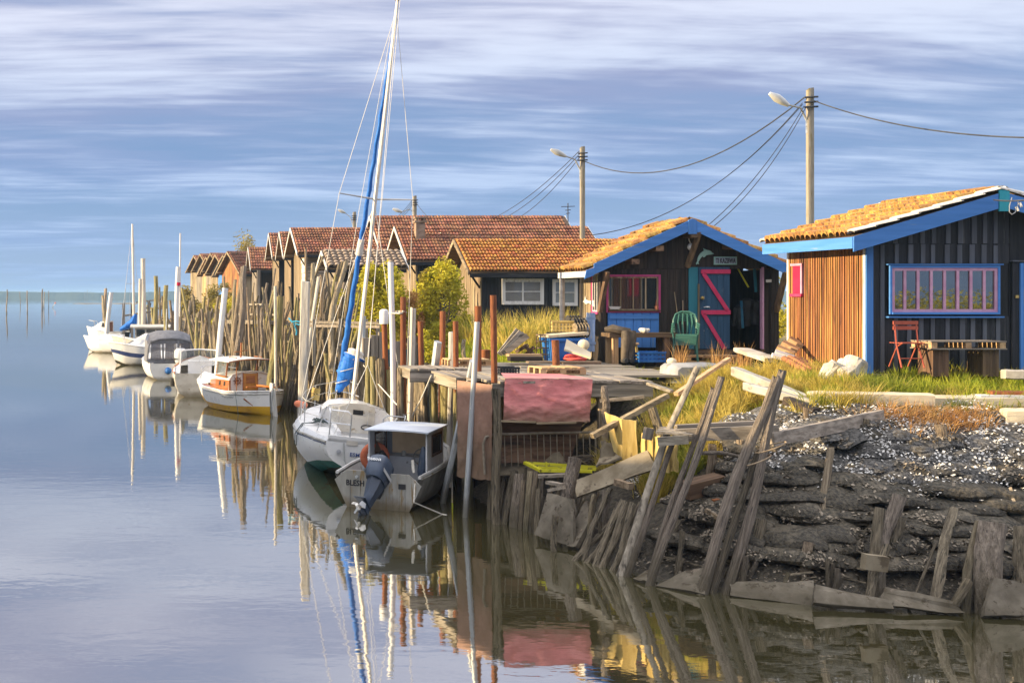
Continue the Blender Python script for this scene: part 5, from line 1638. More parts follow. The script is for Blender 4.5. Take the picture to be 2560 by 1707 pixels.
def shells(name, label, n, region, mat, size=(0.016, 0.034), lift=0.02):
    r = random.Random(len(label))
    xs, ys = [], []
    while len(xs) < n:
        x, y = region(r)
        if mnoise.noise(Vector((x * 1.9, y * 1.9, len(label)))) + 0.5 * mnoise.noise(Vector((x * 5, y * 5, 2))) < r.uniform(-0.35, 0.25):
            continue
        xs.append(x)
        ys.append(y)
    zs = ground_z(np.array(xs), np.array(ys))
    mb = MB()
    for x, y, z in zip(xs, ys, zs):
        L, wd = r.uniform(*size), r.uniform(*size) * 0.6
        a = r.uniform(0, 6.28)
        ex = Vector((math.cos(a), math.sin(a), r.uniform(-0.4, 0.6)))
        ey = Vector((-math.sin(a), math.cos(a), r.uniform(-0.4, 0.6)))
        c = Vector((x, y, z + lift * r.random() + 0.015))
        mb.add([c - ex * L, c - ey * wd, c + ex * L * 0.8 + Vector((0, 0, 0.008)), c + ey * wd], [(0, 1, 2), (0, 2, 3)])
    tag(mb.build(name, mat), label, 'shells', kind='stuff')


def reg_bank(r):
    x, y, a = bank_point(r.uniform(0.2, 7.6), r.uniform(0.0, 3.2))
    return x, y


shells('shell_litter', 'loose muddy oyster shells strewn over the lower bank', 4200, lambda r: bank_point(r.uniform(0.0, 7.6), r.uniform(0.1, 2.4))[:2], 'shell_mud', lift=0.16)
shells('shell_litter', 'loose white oyster shells along the top of the bank', 11000, lambda r: bank_point(r.uniform(3.3, 7.6), min(3.7, abs(r.gauss(2.75, 0.5))))[:2], 'shell_white', lift=0.22)
shells('shell_litter', 'white shell patch below the dry grass behind the leaning posts', 1300, lambda r: (r.uniform(7.9, 9.3), r.uniform(18.6, 20.2)), 'shell_white', lift=0.04)


def slab(name, label, cat, corners, thick, mat, group=None, nvec=None):
    """a flat plate given by four world corners, with thickness towards +y"""
    c = [Vector(p) for p in corners]
    n = (c[1] - c[0]).cross(c[2] - c[0]).normalized()
    if n.y < 0:
        n = -n
    base = min(c, key=lambda p: p.z)
    rr = random.Random(int(abs(c[0].x * 977)))
    ring = []
    for i in range(len(c)):
        p0, p1 = c[i], c[(i + 1) % len(c)]
        m_ = 4
        for j in range(m_):
            q = p0 + (p1 - p0) * ((j + (0 if j == 0 else rr.uniform(-0.25, 0.25))) / m_)
            ring.append(q + Vector((rr.uniform(-0.018, 0.018), 0, rr.uniform(-0.018, 0.018))))
    mb = MB().prism(ring, n * thick)
    o = mb.build(name, mat, loc=base)
    return tag(o, label, cat, group)


def px_slab(name, label, cat, pts, mat, thick=0.05, group=None):
    return slab(name, label, cat, [P(u, v, Y) for u, v, Y in pts], thick, mat, group)


WL = lambda v: 11952.0 / (v - 737)
CS = 'old concrete slabs at the waterline'
px_slab('concrete_slab', 'long rectangular concrete slab at the waterline under the thin batten', 'slab', [(1825, 1487, 15.85), (2030, 1512, 15.4), (2033, 1452, 15.62), (1828, 1453, 16.05)], 'slab_concrete', 0.08, CS)
px_slab('concrete_slab', 'brown slipping slab touching the bundled posts', 'slab', [(2036, 1506, 15.2), (2235, 1524, 15.0), (2232, 1496, 15.1), (2040, 1462, 15.35)], 'slab_concrete', 0.08, CS)
px_slab('concrete_slab', 'pale wedge-shaped slab right of the bundled posts', 'slab', [(2196, 1510, 15.1), (2410, 1533, 14.85), (2380, 1500, 14.95), (2214, 1463, 15.3)], 'slab_concrete', 0.08, CS)
px_slab('concrete_slab', 'square upright slab at the right edge of the water', 'slab', [(2461, 1535, 14.75), (2575, 1540, 14.7), (2575, 1462, 14.9), (2484, 1443, 14.95)], 'slab_concrete', 0.09, CS)
px_slab('concrete_slab', 'pointed slab lying between the second and third leaning posts', 'slab', [(1640, 1460, 16.4), (1760, 1482, 15.9), (1770, 1415, 16.3), (1700, 1432, 16.45)], 'slab_concrete', 0.07, CS)
px_slab('concrete_slab', 'small tilted slab at the foot of the second leaning post', 'slab', [(1582, 1446, 16.7), (1622, 1455, 16.5), (1635, 1420, 16.7), (1605, 1432, 16.75)], 'slab_concrete', 0.07, CS)
px_slab('concrete_slab', 'broad upright grey slab standing at the corner of the bank', 'slab', [(1338, 1335, 19.4), (1432, 1367, 18.7), (1432, 1248, 18.9), (1366, 1232, 19.5)], 'slab_concrete', 0.07, CS)
px_slab('concrete_slab', 'diamond-shaped slab leaning against the bank', 'slab', [(1418, 1362, 18.8), (1440, 1366, 18.6), (1480, 1294, 18.8), (1465, 1250, 19.2), (1432, 1310, 19.1)], 'slab_concrete', 0.07, CS)
px_pole('bank_post', 1386, 1362, 1387, 1288, 18.7, 18.75, 0.055, 'pole_mud', 'short round post standing before the broad upright slab', group='bank posts')
BP = 'bank posts'
# broken sheet-pile boards in a row (left of the upright slab)
for i, (u0, v0, u1, v1, w, Y, lab, m) in enumerate((
        (1246, 1298, 1262, 1192, 0.045, 20.9, 'first dark board of the broken row beside the tarp', 'pole_mud'), (1262, 1303, 1287, 1176, 0.06, 20.6, 'second thin board of the broken row', 'pole_mud'),
        (1282, 1316, 1297, 1184, 0.085, 20.3, 'widest weathered board of the broken row', 'pole_driftwood'), (1300, 1322, 1308, 1200, 0.035, 20.1, 'narrow board touching the widest board', 'pole_wood'),
        (1314, 1318, 1325, 1178, 0.045, 20.0, 'tall sunlit board in the middle of the broken row', 'pole_wood'), (1327, 1334, 1338, 1178, 0.042, 19.8, 'tall board, next to last of the broken row', 'pole_wood'),
        (1340, 1338, 1347, 1222, 0.04, 19.6, 'last short board of the broken row', 'pole_mud'))):
    px_pole('bank_board', u0, v0, u1, v1, Y + 0.3, Y + 0.55, w, m, lab, 'board', 'broken boards at the corner', square=True, ry=0.028)
# slanting stakes in front of the corner
for i, (u0, v0, u1, v1, r, Y, lab) in enumerate((
        (1449, 1386, 1515, 1262, 0.035, 18.3, 'thin stake at the left of the slanting cluster'), (1468, 1382, 1524, 1222, 0.050, 18.1, 'cracked twin stake, tallest of the slanting cluster'),
        (1451, 1392, 1530, 1300, 0.045, 18.1, 'low stake lying most slanted at the water'), (1472, 1398, 1545, 1276, 0.050, 17.9, 'second most slanted low stake'),
        (1494, 1400, 1556, 1252, 0.050, 17.7, 'middle stake of the slanting cluster'), (1510, 1408, 1566, 1256, 0.060, 17.6, 'dark thick stake of the slanting cluster'),
        (1524, 1416, 1584, 1258, 0.055, 17.4, 'rightmost stake of the slanting cluster'))):
    px_pole('bank_post', u0, v0, u1, v1, Y, Y + 0.35, r, 'pole_mud', lab, 'stake', 'slanting cluster of stakes', k=i)
# the three big leaning pairs
GP = 'big leaning posts'
p_, q_ = P(1552, 1432, 17.1), P(1741, 920, 17.9)
M_ = frame(p_ - (q_ - p_).normalized() * 0.4, q_, 0.056, None, 0.4)
me_ = POLES['pole_driftwood'][0]
mb = MB()
vs_ = []
for v in me_.vertices:
    k_ = v.co.z / 0.72 if v.co.z < 0.72 else (1 - v.co.z) / 0.28
    vs_.append(M_ @ v.co + Vector((-0.10, 0, -0.03)) * max(0, min(1, k_)))
mb.add(vs_, [tuple(f.vertices) for f in me_.polygons])
tag(mb.build('leaning_post', 'wood_grey_z', loc=p_, smooth=True), 'first big leaning post with a bent head and cut tip', 'post', GP)
px_pole('leaning_post', 1572, 1432, 1690, 1085, 17.0, 17.6, 0.046, 'pole_driftwood', 'shorter companion of the first leaning post', group=GP, k=4)
px_pole('leaning_post', 1630, 1458, 1806, 946, 16.5, 17.3, 0.058, 'pole_driftwood', 'second big leaning post, knotty and dark at the tip', group=GP, k=1)
px_pole('leaning_post', 1622, 1452, 1778, 972, 16.6, 17.45, 0.046, 'pole_driftwood', 'straight smooth companion touching the second leaning post', group=GP, k=2)
px_pole('leaning_post', 1757, 1482, 1941, 944, 16.0, 16.9, 0.080, 'pole_driftwood', 'thickest leaning post of all, roped to its neighbour', group=GP, k=5)
px_pole('leaning_post', 1812, 1486, 1957, 930, 15.95, 16.95, 0.070, 'pole_driftwood', 'split leaning post with highest tip, right of the thickest', group=GP, k=6)
px_pole('leaning_post', 1782, 1478, 1900, 1120, 16.1, 16.8, 0.040, 'pole_mud', 'dark square stake wedged between the two thickest posts', group=GP, square=True)
for (c, rr, lab) in (((1938, 1118), 0.17, 'upper rope ring round the two thickest posts'), ((1905, 1150), 0.15, 'lower rope loop round the two thickest posts')):
    ctr = P(c[0] - 12, c[1], 16.6)
    o = MB().tube([ctr + Vector((rr * 1.25 * math.cos(a), rr * math.sin(a), 0.035 * math.cos(a + 0.5) + 0.05 * math.cos(a))) for a in [2 * math.pi * i / 14 for i in range(14)]], 0.011, 6, closed=True).build('rope_ring', 'wood_tan_x', loc=ctr)
    tag(o, lab, 'rope')
px_pole('cross_stick', 1752, 1130, 1868, 1142, 17.0, 16.9, 0.030, 'pole_driftwood', 'thin bent stick between second and thickest leaning posts', 'stick', down=0.0, k=2)
# other posts in the bank
for (u0, v0, u1, v1, Y0, Y1, r, m, sq, lab) in (
        (2029, 1453, 2076, 1122, 15.9, 17.2, 0.045, 'pole_pale_mud', True, 'long thin batten leaning up the bank, tallest at right'),
        (2013, 1450, 2022, 1356, 15.9, 16.0, 0.062, 'pole_wood', True, 'short cut post left of the long batten'),
        (2176, 1514, 2212, 1360, 15.35, 15.5, 0.060, 'pole_mud', False, 'wet round post at the front of the bundled posts'),
        (2190, 1490, 2243, 1238, 15.5, 16.1, 0.105, 'pole_driftwood', False, 'broken knotty trunk, tallest of the bundled posts'),
        (2182, 1480, 2200, 1272, 15.6, 15.9, 0.065, 'pole_mud', True, 'square stump at the left of the bundled posts'),
        (2222, 1470, 2250, 1290, 15.75, 16.0, 0.070, 'pole_mud', False, 'frayed post at the right of the bundled posts'),
        (2316, 1524, 2383, 1268, 15.15, 15.9, 0.070, 'pole_mud', False, 'leaning round post between the bundle and the twin stumps'),
        (2416, 1527, 2447, 1304, 15.1, 15.4, 0.070, 'pole_wood', False, 'round post leaning against the wide split stump'),
        (2473, 1530, 2482, 1308, 15.1, 15.3, 0.150, 'pole_driftwood', True, 'widest split square stump near the right edge'),
        (2374, 1532, 2422, 1450, 15.0, 15.1, 0.045, 'pole_wood', True, 'short slanting prop before the wide stump'),
        (2551, 1460, 2555, 1318, 15.3, 15.5, 0.080, 'pole_mud', True, 'dark post cut by the right edge of the picture'),
        (1852, 1450, 1868, 1395, 16.2, 16.3, 0.070, 'pole_mud', True, 'dark stump behind the thickest leaning post'),
        (1875, 1445, 1905, 1300, 16.25, 16.5, 0.062, 'pole_mud', True, 'rough post leaning behind the split leaning post'),
        (1927, 1265, 1932, 1120, 17.5, 17.6, 0.062, 'pole_wood', False, 'brown round post just right of the thickest posts'),
        (1836, 1235, 1850, 1100, 17.9, 18.0, 0.075, 'pole_wood', False, 'round post under the crossing grey beams'),
        (2048, 1260, 2058, 1185, 17.3, 17.5, 0.060, 'pole_wood', True, 'flat stake left of the long batten top'),
        (2360, 1146, 2352, 1062, 17.4, 17.5, 0.062, 'pole_wood', True, 'lone stake on the white shell heap'),
        (2160, 1125, 2164, 1046, 17.8, 17.8, 0.045, 'pole_pale_mud', True, 'thin grey peg supporting the long beam end'),
        (2098, 1135, 2100, 1060, 18.1, 18.1, 0.055, 'pole_wood', False, 'brown peg under the long beam'),
        (2018, 1150, 2014, 1018, 18.2, 18.2, 0.050, 'pole_wood', False, 'dark peg rising beside the flat stone under the beams'),
        (1776, 1170, 1780, 1110, 18.0, 18.0, 0.055, 'pole_wood', True, 'small peg behind the second leaning post'),
        (2272, 1520, 2338, 1362, 15.2, 15.6, 0.020, 'pole_mud', False, 'thin dark rod leaning at the waterline'),
        (1647, 1072, 1630, 1020, 19.0, 19.1, 0.060, 'pole_mud', True, 'dark stake right of the sunlit yellow boards'),
        (1425, 1200, 1436, 1145, 19.6, 19.7, 0.09, 'pole_driftwood', True, 'thick cut stump behind the upright slab')):
    if m == 'pole_pale_mud':
        m = 'pole_wood'
    px_pole('bank_post', u0, v0, u1, v1, Y0, Y1, r, m, lab, 'post', BP, square=sq)
o = MB().box(-0.15, 0.15, -0.07, 0.05, -0.10, 0.10).build('timber_block', 'board_mud')
o.location = P(2185, 1405, 15.3)
o.rotation_euler = (0, 0.12, 0)
tag(o, 'dark wooden block nailed across the bundled posts', 'block')
# grey beams of the old slip lying over the posts
BG = 'grey beams across the leaning posts'
for (a, b, w, h, lab, m) in (
        (P(1688, 1088, 17.5), P(1946, 1078, 17.15), 0.10, 0.19, 'front grey beam from the plank end to the thickest post', 'wood_grey_x'),
        (P(1930, 1098, 17.1), P(2205, 1040, 18.0), 0.08, 0.20, 'long grey beam slanting up to the right bank', 'wood_grey_x'),
        (P(1690, 1075, 18.3), P(2160, 1050, 18.4), 0.09, 0.17, 'rear grey beam behind the leaning posts', 'wood_grey_x'),
        (P(1645, 1104, 17.3), P(1720, 1098, 17.2), 0.06, 0.13, 'short beam end under the pale planks', 'wood_grey_x')):
    o = MB().beam(a, b, w, h).build('slip_beam', m, loc=a)
    tag(o, lab, 'beam', BG)
for i, (dv, lab) in enumerate(((0, 'pale plank, front one of three on the beam end'), (-5, 'pale plank, middle one of three on the beam end'), (-10, 'pale plank, rear one of three on the beam end'))):
    a, b = P(1642 + i * 6, 1079 + dv, 17.5 + i * 0.15), P(1732 - i * 18, 1088 + dv, 17.2 + i * 0.15)
    o = MB().beam(a, b, 0.13, 0.035).build('loose_plank', 'wood_grey_x', loc=a)
    tag(o, lab, 'plank', 'pale planks on the beam end')
o = MB().box(-0.06, 0.06, -0.05, 0.05, -0.09, 0.09).build('timber_block', 'wood_grey_z')
o.location = P(1620, 1084, 17.6)
o.rotation_euler = (0, 0.2, 0)
tag(o, 'small block at the left tip of the pale planks', 'block')
# sunlit yellow boards and tilted panels right of the stage
YB_ = 'boards between the deck and the bank'
px_slab('panel_board', 'large tilted ply panel beside the dark gap under the deck', 'panel', [(1535, 1130, 19.3), (1562, 1150, 19.1), (1560, 1050, 19.2), (1510, 1030, 19.6)], 'panel_sunny', 0.03, YB_)
for i, (u0, u1, v0, v1, Y, lab) in enumerate(((1556, 1592, 1050, 1150, 19.1, 'broad sunlit yellow board, first of the row'), (1602, 1614, 1080, 1160, 18.9, 'sunlit yellow board, second of the row'), (1616, 1634, 1070, 1180, 18.7, 'sunlit yellow board, third of the row'),
                                               (1636, 1652, 1090, 1170, 18.5, 'sunlit yellow board, fourth of the row'), (1655, 1672, 1092, 1180, 18.3, 'sunlit yellow board, fifth of the row'), (1674, 1692, 1100, 1176, 18.2, 'last sunlit yellow board behind the bent post'))):
    px_slab('panel_board', lab, 'board', [(u0, v1, Y), (u1, v1 + 2, Y - 0.12), (u1, v0 + 2, Y - 0.12), (u0, v0, Y)], 'panel_sunny', 0.03, YB_)
px_slab('panel_board', 'low grey board pair at the foot of the tilted ply panel', 'board', [(1500, 1155, 19.7), (1538, 1160, 19.5), (1535, 1108, 19.6), (1502, 1102, 19.8)], 'board_mud', 0.03, YB_)
px_slab('panel_board', 'big muddy panel sloping up to the bent post', 'panel', [(1440, 1240, 19.0), (1640, 1172, 18.4), (1620, 1122, 18.7), (1440, 1200, 19.3)], 'board_mud', 0.04, YB_)
px_slab('panel_board', 'thin ply square lying under the yellow boards', 'panel', [(1490, 1166, 19.6), (1550, 1150, 19.2), (1580, 1140, 19.3), (1515, 1128, 19.9)], 'board_mud', 0.03, YB_)
# hull plank stuff under the deck
px_slab('panel_board', 'long muddy board leaning under the metal barrier', 'board', [(1243, 1190, 21.3), (1425, 1170, 21.1), (1400, 1130, 21.3), (1248, 1152, 21.5)], 'board_mud', 0.04, YB_)
# the pink tarps
def tarp(name, label, c00, c10, c01, c11, mat, amp=0.05, nx=16, ny=12, seed=0, edge=0.02):
    rows = []
    for j in range(ny + 1):
        t = j / ny
        row = []
        for i in range(nx + 1):
            s = i / nx
            p = (c00 * (1 - s) + c10 * s) * (1 - t) + (c01 * (1 - s) + c11 * s) * t
            k = amp * (0.25 + 0.75 * t)
            rg = 1 - 2.2 * abs(mnoise.noise(Vector((s * 2.6 - t * 1.2 + seed, t * 2.4 + s * 1.3, 9))))
            rg2 = 1 - 2.5 * abs(mnoise.noise(Vector((s * 5 + t * 2 + seed, t * 4.5 - s, 3))))
            p = p + Vector((0, -1, 0)) * k * (0.6 * mnoise.noise(Vector((s * 2.2 + seed, t * 1.6, 0))) + 0.55 * max(0, rg) ** 2 + 0.35 * max(0, rg2) ** 2)
            if j == ny:
                p = p + Vector((0, 0, 0.04 * mnoise.noise(Vector((s * 4 + seed, 0, 4)))))
            row.append(p)
        rows.append(row)
    mb = MB().sheet(rows)
    back = [[p + Vector((0.004, 0.006, 0)) for p in r] for r in rows]
    mb.sheet(back[::-1])
    o = mb.build(name, mat, loc=c00, smooth=True, angle=80)
    return o


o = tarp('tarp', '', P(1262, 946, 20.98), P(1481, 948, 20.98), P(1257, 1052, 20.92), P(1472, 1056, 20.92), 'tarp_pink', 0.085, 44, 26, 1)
tag(o, 'faded pink tarp hanging over the front of the deck', 'tarp', 'pink tarps')
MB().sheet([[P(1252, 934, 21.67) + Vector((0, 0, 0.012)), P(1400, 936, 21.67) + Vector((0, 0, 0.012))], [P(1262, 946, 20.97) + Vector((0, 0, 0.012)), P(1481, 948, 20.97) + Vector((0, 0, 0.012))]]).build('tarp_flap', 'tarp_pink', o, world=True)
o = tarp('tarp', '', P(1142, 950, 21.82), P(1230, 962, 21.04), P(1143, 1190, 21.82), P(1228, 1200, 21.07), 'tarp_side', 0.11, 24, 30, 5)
tag(o, 'brownish pink tarp closing the creek side of the deck', 'tarp', 'pink tarps')
o = tarp('brown_sheet', '', P(1215, 1045, 21.42), P(1458, 1055, 21.42), P(1210, 1155, 21.22), P(1420, 1160, 21.32), 'wood_brown_x', 0.10, 14, 8, 8)
tag(o, 'dark brown sheet sagging behind the metal barrier', 'sheet')
for i, (u0, v0, u1, v1, lab) in enumerate(((1252, 1052, 1340, 1055, 'thin batten across the foot of the pink tarp, left one'), (1341, 1058, 1440, 1056, 'thin batten across the foot of the pink tarp, right one'))):
    a, b = P(u0, v0, 20.87), P(u1, v1, 20.87)
    o = MB().beam(a, b, 0.03, 0.035).build('batten', 'wood_tan_x', loc=a)
    tag(o, lab, 'batten', 'battens on the tarp')
# crowd barrier
t = thing('metal_barrier', 'rusty barred metal barrier standing under the deck', 'barrier', P(1210, 1185, 21.07))
fr = [P(1212, 1185, 21.12), P(1208, 1110, 21.12), P(1214, 1092, 21.12), P(1235, 1086, 21.12), P(1350, 1082, 21.12), P(1488, 1080, 21.12), P(1490, 1168, 21.12)]
MB().tube(fr, 0.024, 8).build('frame', 'barrier_steel', t, world=True, smooth=True)
for i in range(16):
    u = 1228 + i * 16.4
    MB().tube([P(u, 1086, 21.12), P(u + 2, 1165, 21.12)], 0.009, 5).build('bar', 'barrier_steel', t, world=True)
# yellow frame
t = thing('yellow_frame', 'bright yellow ladder-like frame lying under the deck', 'frame', P(1350, 1180, 20.82))
for (a, b, w) in ((P(1312, 1156, 21.02), P(1354, 1177, 20.62), 0.07), (P(1354, 1176, 20.62), P(1480, 1178, 20.42), 0.045), (P(1320, 1157, 21.02), P(1500, 1168, 20.92), 0.03), (P(1420, 1164, 20.92), P(1450, 1176, 20.52), 0.06), (P(1366, 1172, 20.72), P(1366, 1155, 20.72), 0.02), (P(1345, 1168, 20.82), P(1490, 1173, 20.62), 0.02)):
    MB().beam(a, b, w, 0.05).build('bar', 'yellow_paint', t, world=True)
# net heap, bits
mb = MB()
for k in range(26):
    c = P(1470 + RND.uniform(-30, 25), 1148 + RND.uniform(-6, 8), 21.02)
    mb.tube([c + Vector((RND.uniform(-.2, .2), RND.uniform(-.1, .1), RND.uniform(-.03, .05))) for _ in range(5)], 0.018, 5)
tag(mb.build('net_heap', 'wader_cloth', loc=P(1470, 1155, 21.02)), 'tangled brown net heap at the end of the barrier', 'net')
# loose timber on the bank
LT = 'loose timber on the bank'
for (a, b, w, h, lab, m) in (
        (P(1372, 1225, 19.5), P(1410, 1218, 19.3), 0.10, 0.05, 'short plank behind the upright slab', 'wood_grey_x'),
        (P(1370, 1205, 19.8), P(1405, 1212, 19.5), 0.12, 0.05, 'broken plank lying under the yellow frame', 'wood_grey_x'),
        (P(1345, 1190, 20.0), P(1440, 1186, 19.8), 0.16, 0.05, 'grey plank below the yellow frame', 'wood_grey_x'),
        (P(1540, 1204, 18.5), P(1578, 1216, 18.2), 0.10, 0.10, 'ribbed log end lying on the mud', 'wood_tan_x'),
        (P(1765, 1275, 17.0), P(1802, 1298, 16.8), 0.06, 0.06, 'pale stick lying before the thickest post', 'wood_tan_x'),
        (P(1480, 1090, 19.2), P(1668, 988, 19.6), 0.10, 0.08, 'long brown pole sloping up through the dry grass', 'wood_tan_x'),
        (P(1690, 985, 19.8), P(1822, 897, 21.0), 0.08, 0.06, 'yellowed batten sloping through the grass to the grey tub', 'wood_new_x'),
        (P(1500, 1002, 20.6), P(1610, 992, 20.4), 0.06, 0.06, 'grey bough under the end of the deck', 'wood_grey_x'),
        (P(1620, 958, 20.2), P(1680, 978, 19.9), 0.14, 0.05, 'pale board end at the right corner of the deck', 'wood_grey_x'),
        (P(2040, 1030, 18.4), P(1965, 1000, 18.9), 0.16, 0.12, 'dark rotten timber under the white beam', 'wood_tar_x')):
    o = MB().beam(a, b, w, h).build('loose_timber', m, loc=a)
    tag(o, lab, 'timber', LT)
pole('deck_prop', P(1520, 1030, 20.3) - Vector((0, 0, 0.2)), P(1515, 965, 20.3), 0.07, 'pole_driftwood', None, 'grey forked prop under the right end of the deck', 'post', BP, k=1)
# bricks and stones
for (u, v, Y, s, m, rz, lab, cat) in ((1755, 1215, 17.6, (0.34, 0.12, 0.12), 'wood_brown_x', 0.3, 'long muddy brown beam end behind the second leaning post', 'block'), (2126, 1146, 17.6, (0.09, 0.06, 0.045), 'brick_red', 0.5, 'small red brick on the shells', 'brick'),
                                      (1791, 1265, 17.2, (0.05, 0.03, 0.11), 'rust_plate', 0.1, 'upright rusty steel stub in the mud', 'stub')):
    o = MB().box(-s[0], s[0], -s[1], s[1], -s[2], s[2]).build('steel_stub' if m == 'rust_plate' else 'muddy_block', m)
    o.location = P(u, v, Y)
    o.rotation_euler = (0.1, -0.15, rz)
    tag(o, lab, cat)


# driftwood scraps and broken slats washed up on the mud
rn = random.Random(8)
mb = MB()
for k in range(230):
    s_, d_ = rn.uniform(-0.2, 4.5) if rn.random() < 0.7 else rn.uniform(0, 7.4), rn.uniform(0.3, 2.7)
    x, y, an = bank_point(max(0.0, s_), d_)
    if s_ < 0:
        x, y = rn.uniform(6.9, 7.9), rn.uniform(17.6, 20.4)
    z = gz(x, y) + rn.uniform(0.03, 0.13)
    an += rn.gauss(0, 0.7)
    L = rn.uniform(0.05, 0.26)
    dv = Vector((math.cos(an), math.sin(an), rn.gauss(0, 0.25))) * L
    mb.beam(Vector((x, y, z)) - dv, Vector((x, y, z)) + dv, rn.uniform(0.015, 0.05), rn.uniform(0.01, 0.03))
tag(mb.build('driftwood_debris', 'pole_scrap'), 'small driftwood scraps strewn over the muddy bank', 'driftwood', kind='stuff')

# broken stakes that hold the foot of the bank
t_st = thing('stake_row', 'row of short broken stakes along the muddy foot of the bank', 'stakes', (7.0, 17.5, 0))
rn = random.Random(41)
ft = [(6.45, 20.9), (6.6, 20.2), (6.72, 19.4), (6.85, 18.4), (6.95, 17.6), (7.15, 16.95), (7.6, 16.3), (8.3, 15.75), (9.0, 15.45)]
for k in range(58):
    i = rn.randrange(len(ft) - 1)
    q = rn.random()
    x = ft[i][0] + (ft[i + 1][0] - ft[i][0]) * q + rn.uniform(-0.06, 0.22)
    y = ft[i][1] + (ft[i + 1][1] - ft[i][1]) * q + rn.uniform(-0.05, 0.15)
    h = rn.uniform(0.35, 1.05) if y > 16.6 else rn.uniform(0.2, 0.55)
    p = Vector((x, y, -0.3))
    pole('stake', p, p + Vector((rn.gauss(0.28, 0.14), rn.gauss(0.12, 0.1), 1.0)).normalized() * (h + 0.35), rn.uniform(0.022, 0.05), rn.choice(['pole_mud', 'pole_wood', 'pole_driftwood']), t_st, square=False)
# ------------------------------------------------------------------ boats (local axes: y to the bow, x to starboard, z up, origin at the waterline under the stern)
def lerp_tab(tab, t):
    for (a, va), (b, vb) in zip(tab, tab[1:]):
        if t <= b:
            k = (t - a) / (b - a) if b > a else 0
            k = k * k * (3 - 2 * k) * 0.35 + k * 0.65
            return va + (vb - va) * k
    return tab[-1][1]


class Hull:
    def __init__(s, L, beam, sheer, keel, fx, fz, n=22, tuck=1.0, bow_v=0.35):
        """beam, sheer, keel: tables over t (0 stern .. 1 bow); fx, fz: section shape from keel to sheer"""
        s.L, s.beam, s.sheer, s.keel, s.fx, s.fz, s.n, s.bow_v = L, beam, sheer, keel, fx, fz, n, bow_v

    def pt(s, t, k, side):
        b, zs, zk = lerp_tab(s.beam, t), lerp_tab(s.sheer, t), lerp_tab(s.keel, t)
        fx = s.fx[k]
        # sections get finer towards the bow
        v = max(0.0, (t - 0.55) / 0.45) * s.bow_v
        fx = fx * (1 - v * (1 - s.fz[k]))
        y = t * s.L - (1 - s.fz[k]) * 0.10 * s.L * max(0, (t - 0.8) / 0.2)
        return Vector((side * b * fx, y, zk + (zs - zk) * s.fz[k]))

    def band(s, k0, k1):
        mb = MB()
        for side in (-1, 1):
            rows = [[s.pt(i / s.n, k, side) for i in range(s.n + 1)] for k in range(k0, k1 + 1)]
            mb.sheet(rows if side > 0 else rows[::-1])
        return mb

    def transom(s, k0=0, k1=None, t=0.0):
        k1 = len(s.fx) - 1 if k1 is None else k1
        pts = [s.pt(t, k, 1) for k in range(k0, k1 + 1)] + [s.pt(t, k, -1) for k in range(k1, k0 - 1, -1)]
        if k0 == 0:
            pts = pts[:-1]
        return MB().add(pts, [tuple(range(len(pts)))])

    def deck(s, t0, t1, xi=None, camber=0.06, dz=0.0, n=14):
        """deck from t0 to t1; xi(t) gives an inner edge when there is a well"""
        mb = MB()
        ts = [t0 + (t1 - t0) * i / n for i in range(n + 1)]
        if xi is None:
            rows = []
            for t in ts:
                b = lerp_tab(s.beam, t) * s.fx[-1]
                zz = lerp_tab(s.sheer, t) + dz
                rows.append([(x * b, t * s.L, zz + camber * (1 - x * x)) for x in (-1, -0.6, -0.2, 0.2, 0.6, 1)])
            mb.sheet(rows)
        else:
            for side in (-1, 1):
                rows = []
                for t in ts:
                    b = lerp_tab(s.beam, t) * s.fx[-1]
                    zz = lerp_tab(s.sheer, t) + dz
                    rows.append([(side * b, t * s.L, zz), (side * xi(t), t * s.L, zz + 0.02)])
                mb.sheet(rows)
        return mb

    def rail(s, k, off=0.0, r=0.03, t0=0.0, t1=1.0, n=22, mat=None):
        mb = MB()
        for side in (-1, 1):
            pts = [s.pt(t0 + (t1 - t0) * i / n, k, side) + Vector((side * off, 0, 0)) for i in range(n + 1)]
            mb.tube(pts, r, 6)
        return mb


def arc_roof(x0, x1, y0, y1, z, rise, th=0.03, n=8, z1=None):
    """slightly cambered roof plate"""
    mb = MB()
    z1 = z if z1 is None else z1
    top, bot = [], []
    for yy, zz in ((y0, z), (y1, z1)):
        top.append([(x0 + (x1 - x0) * i / n, yy, zz + rise * (1 - (2 * i / n - 1) ** 2)) for i in range(n + 1)])
        bot.append([(x, y, q - th) for x, y, q in top[-1]])
    mb.sheet(top)
    mb.sheet(bot[::-1])
    mb.sheet([bot[0], top[0]])
    mb.sheet([top[1], bot[1]])
    mb.sheet([[bot[0][0], bot[1][0]], [top[0][0], top[1][0]]])
    mb.sheet([[top[0][-1], top[1][-1]], [bot[0][-1], bot[1][-1]]])
    return mb


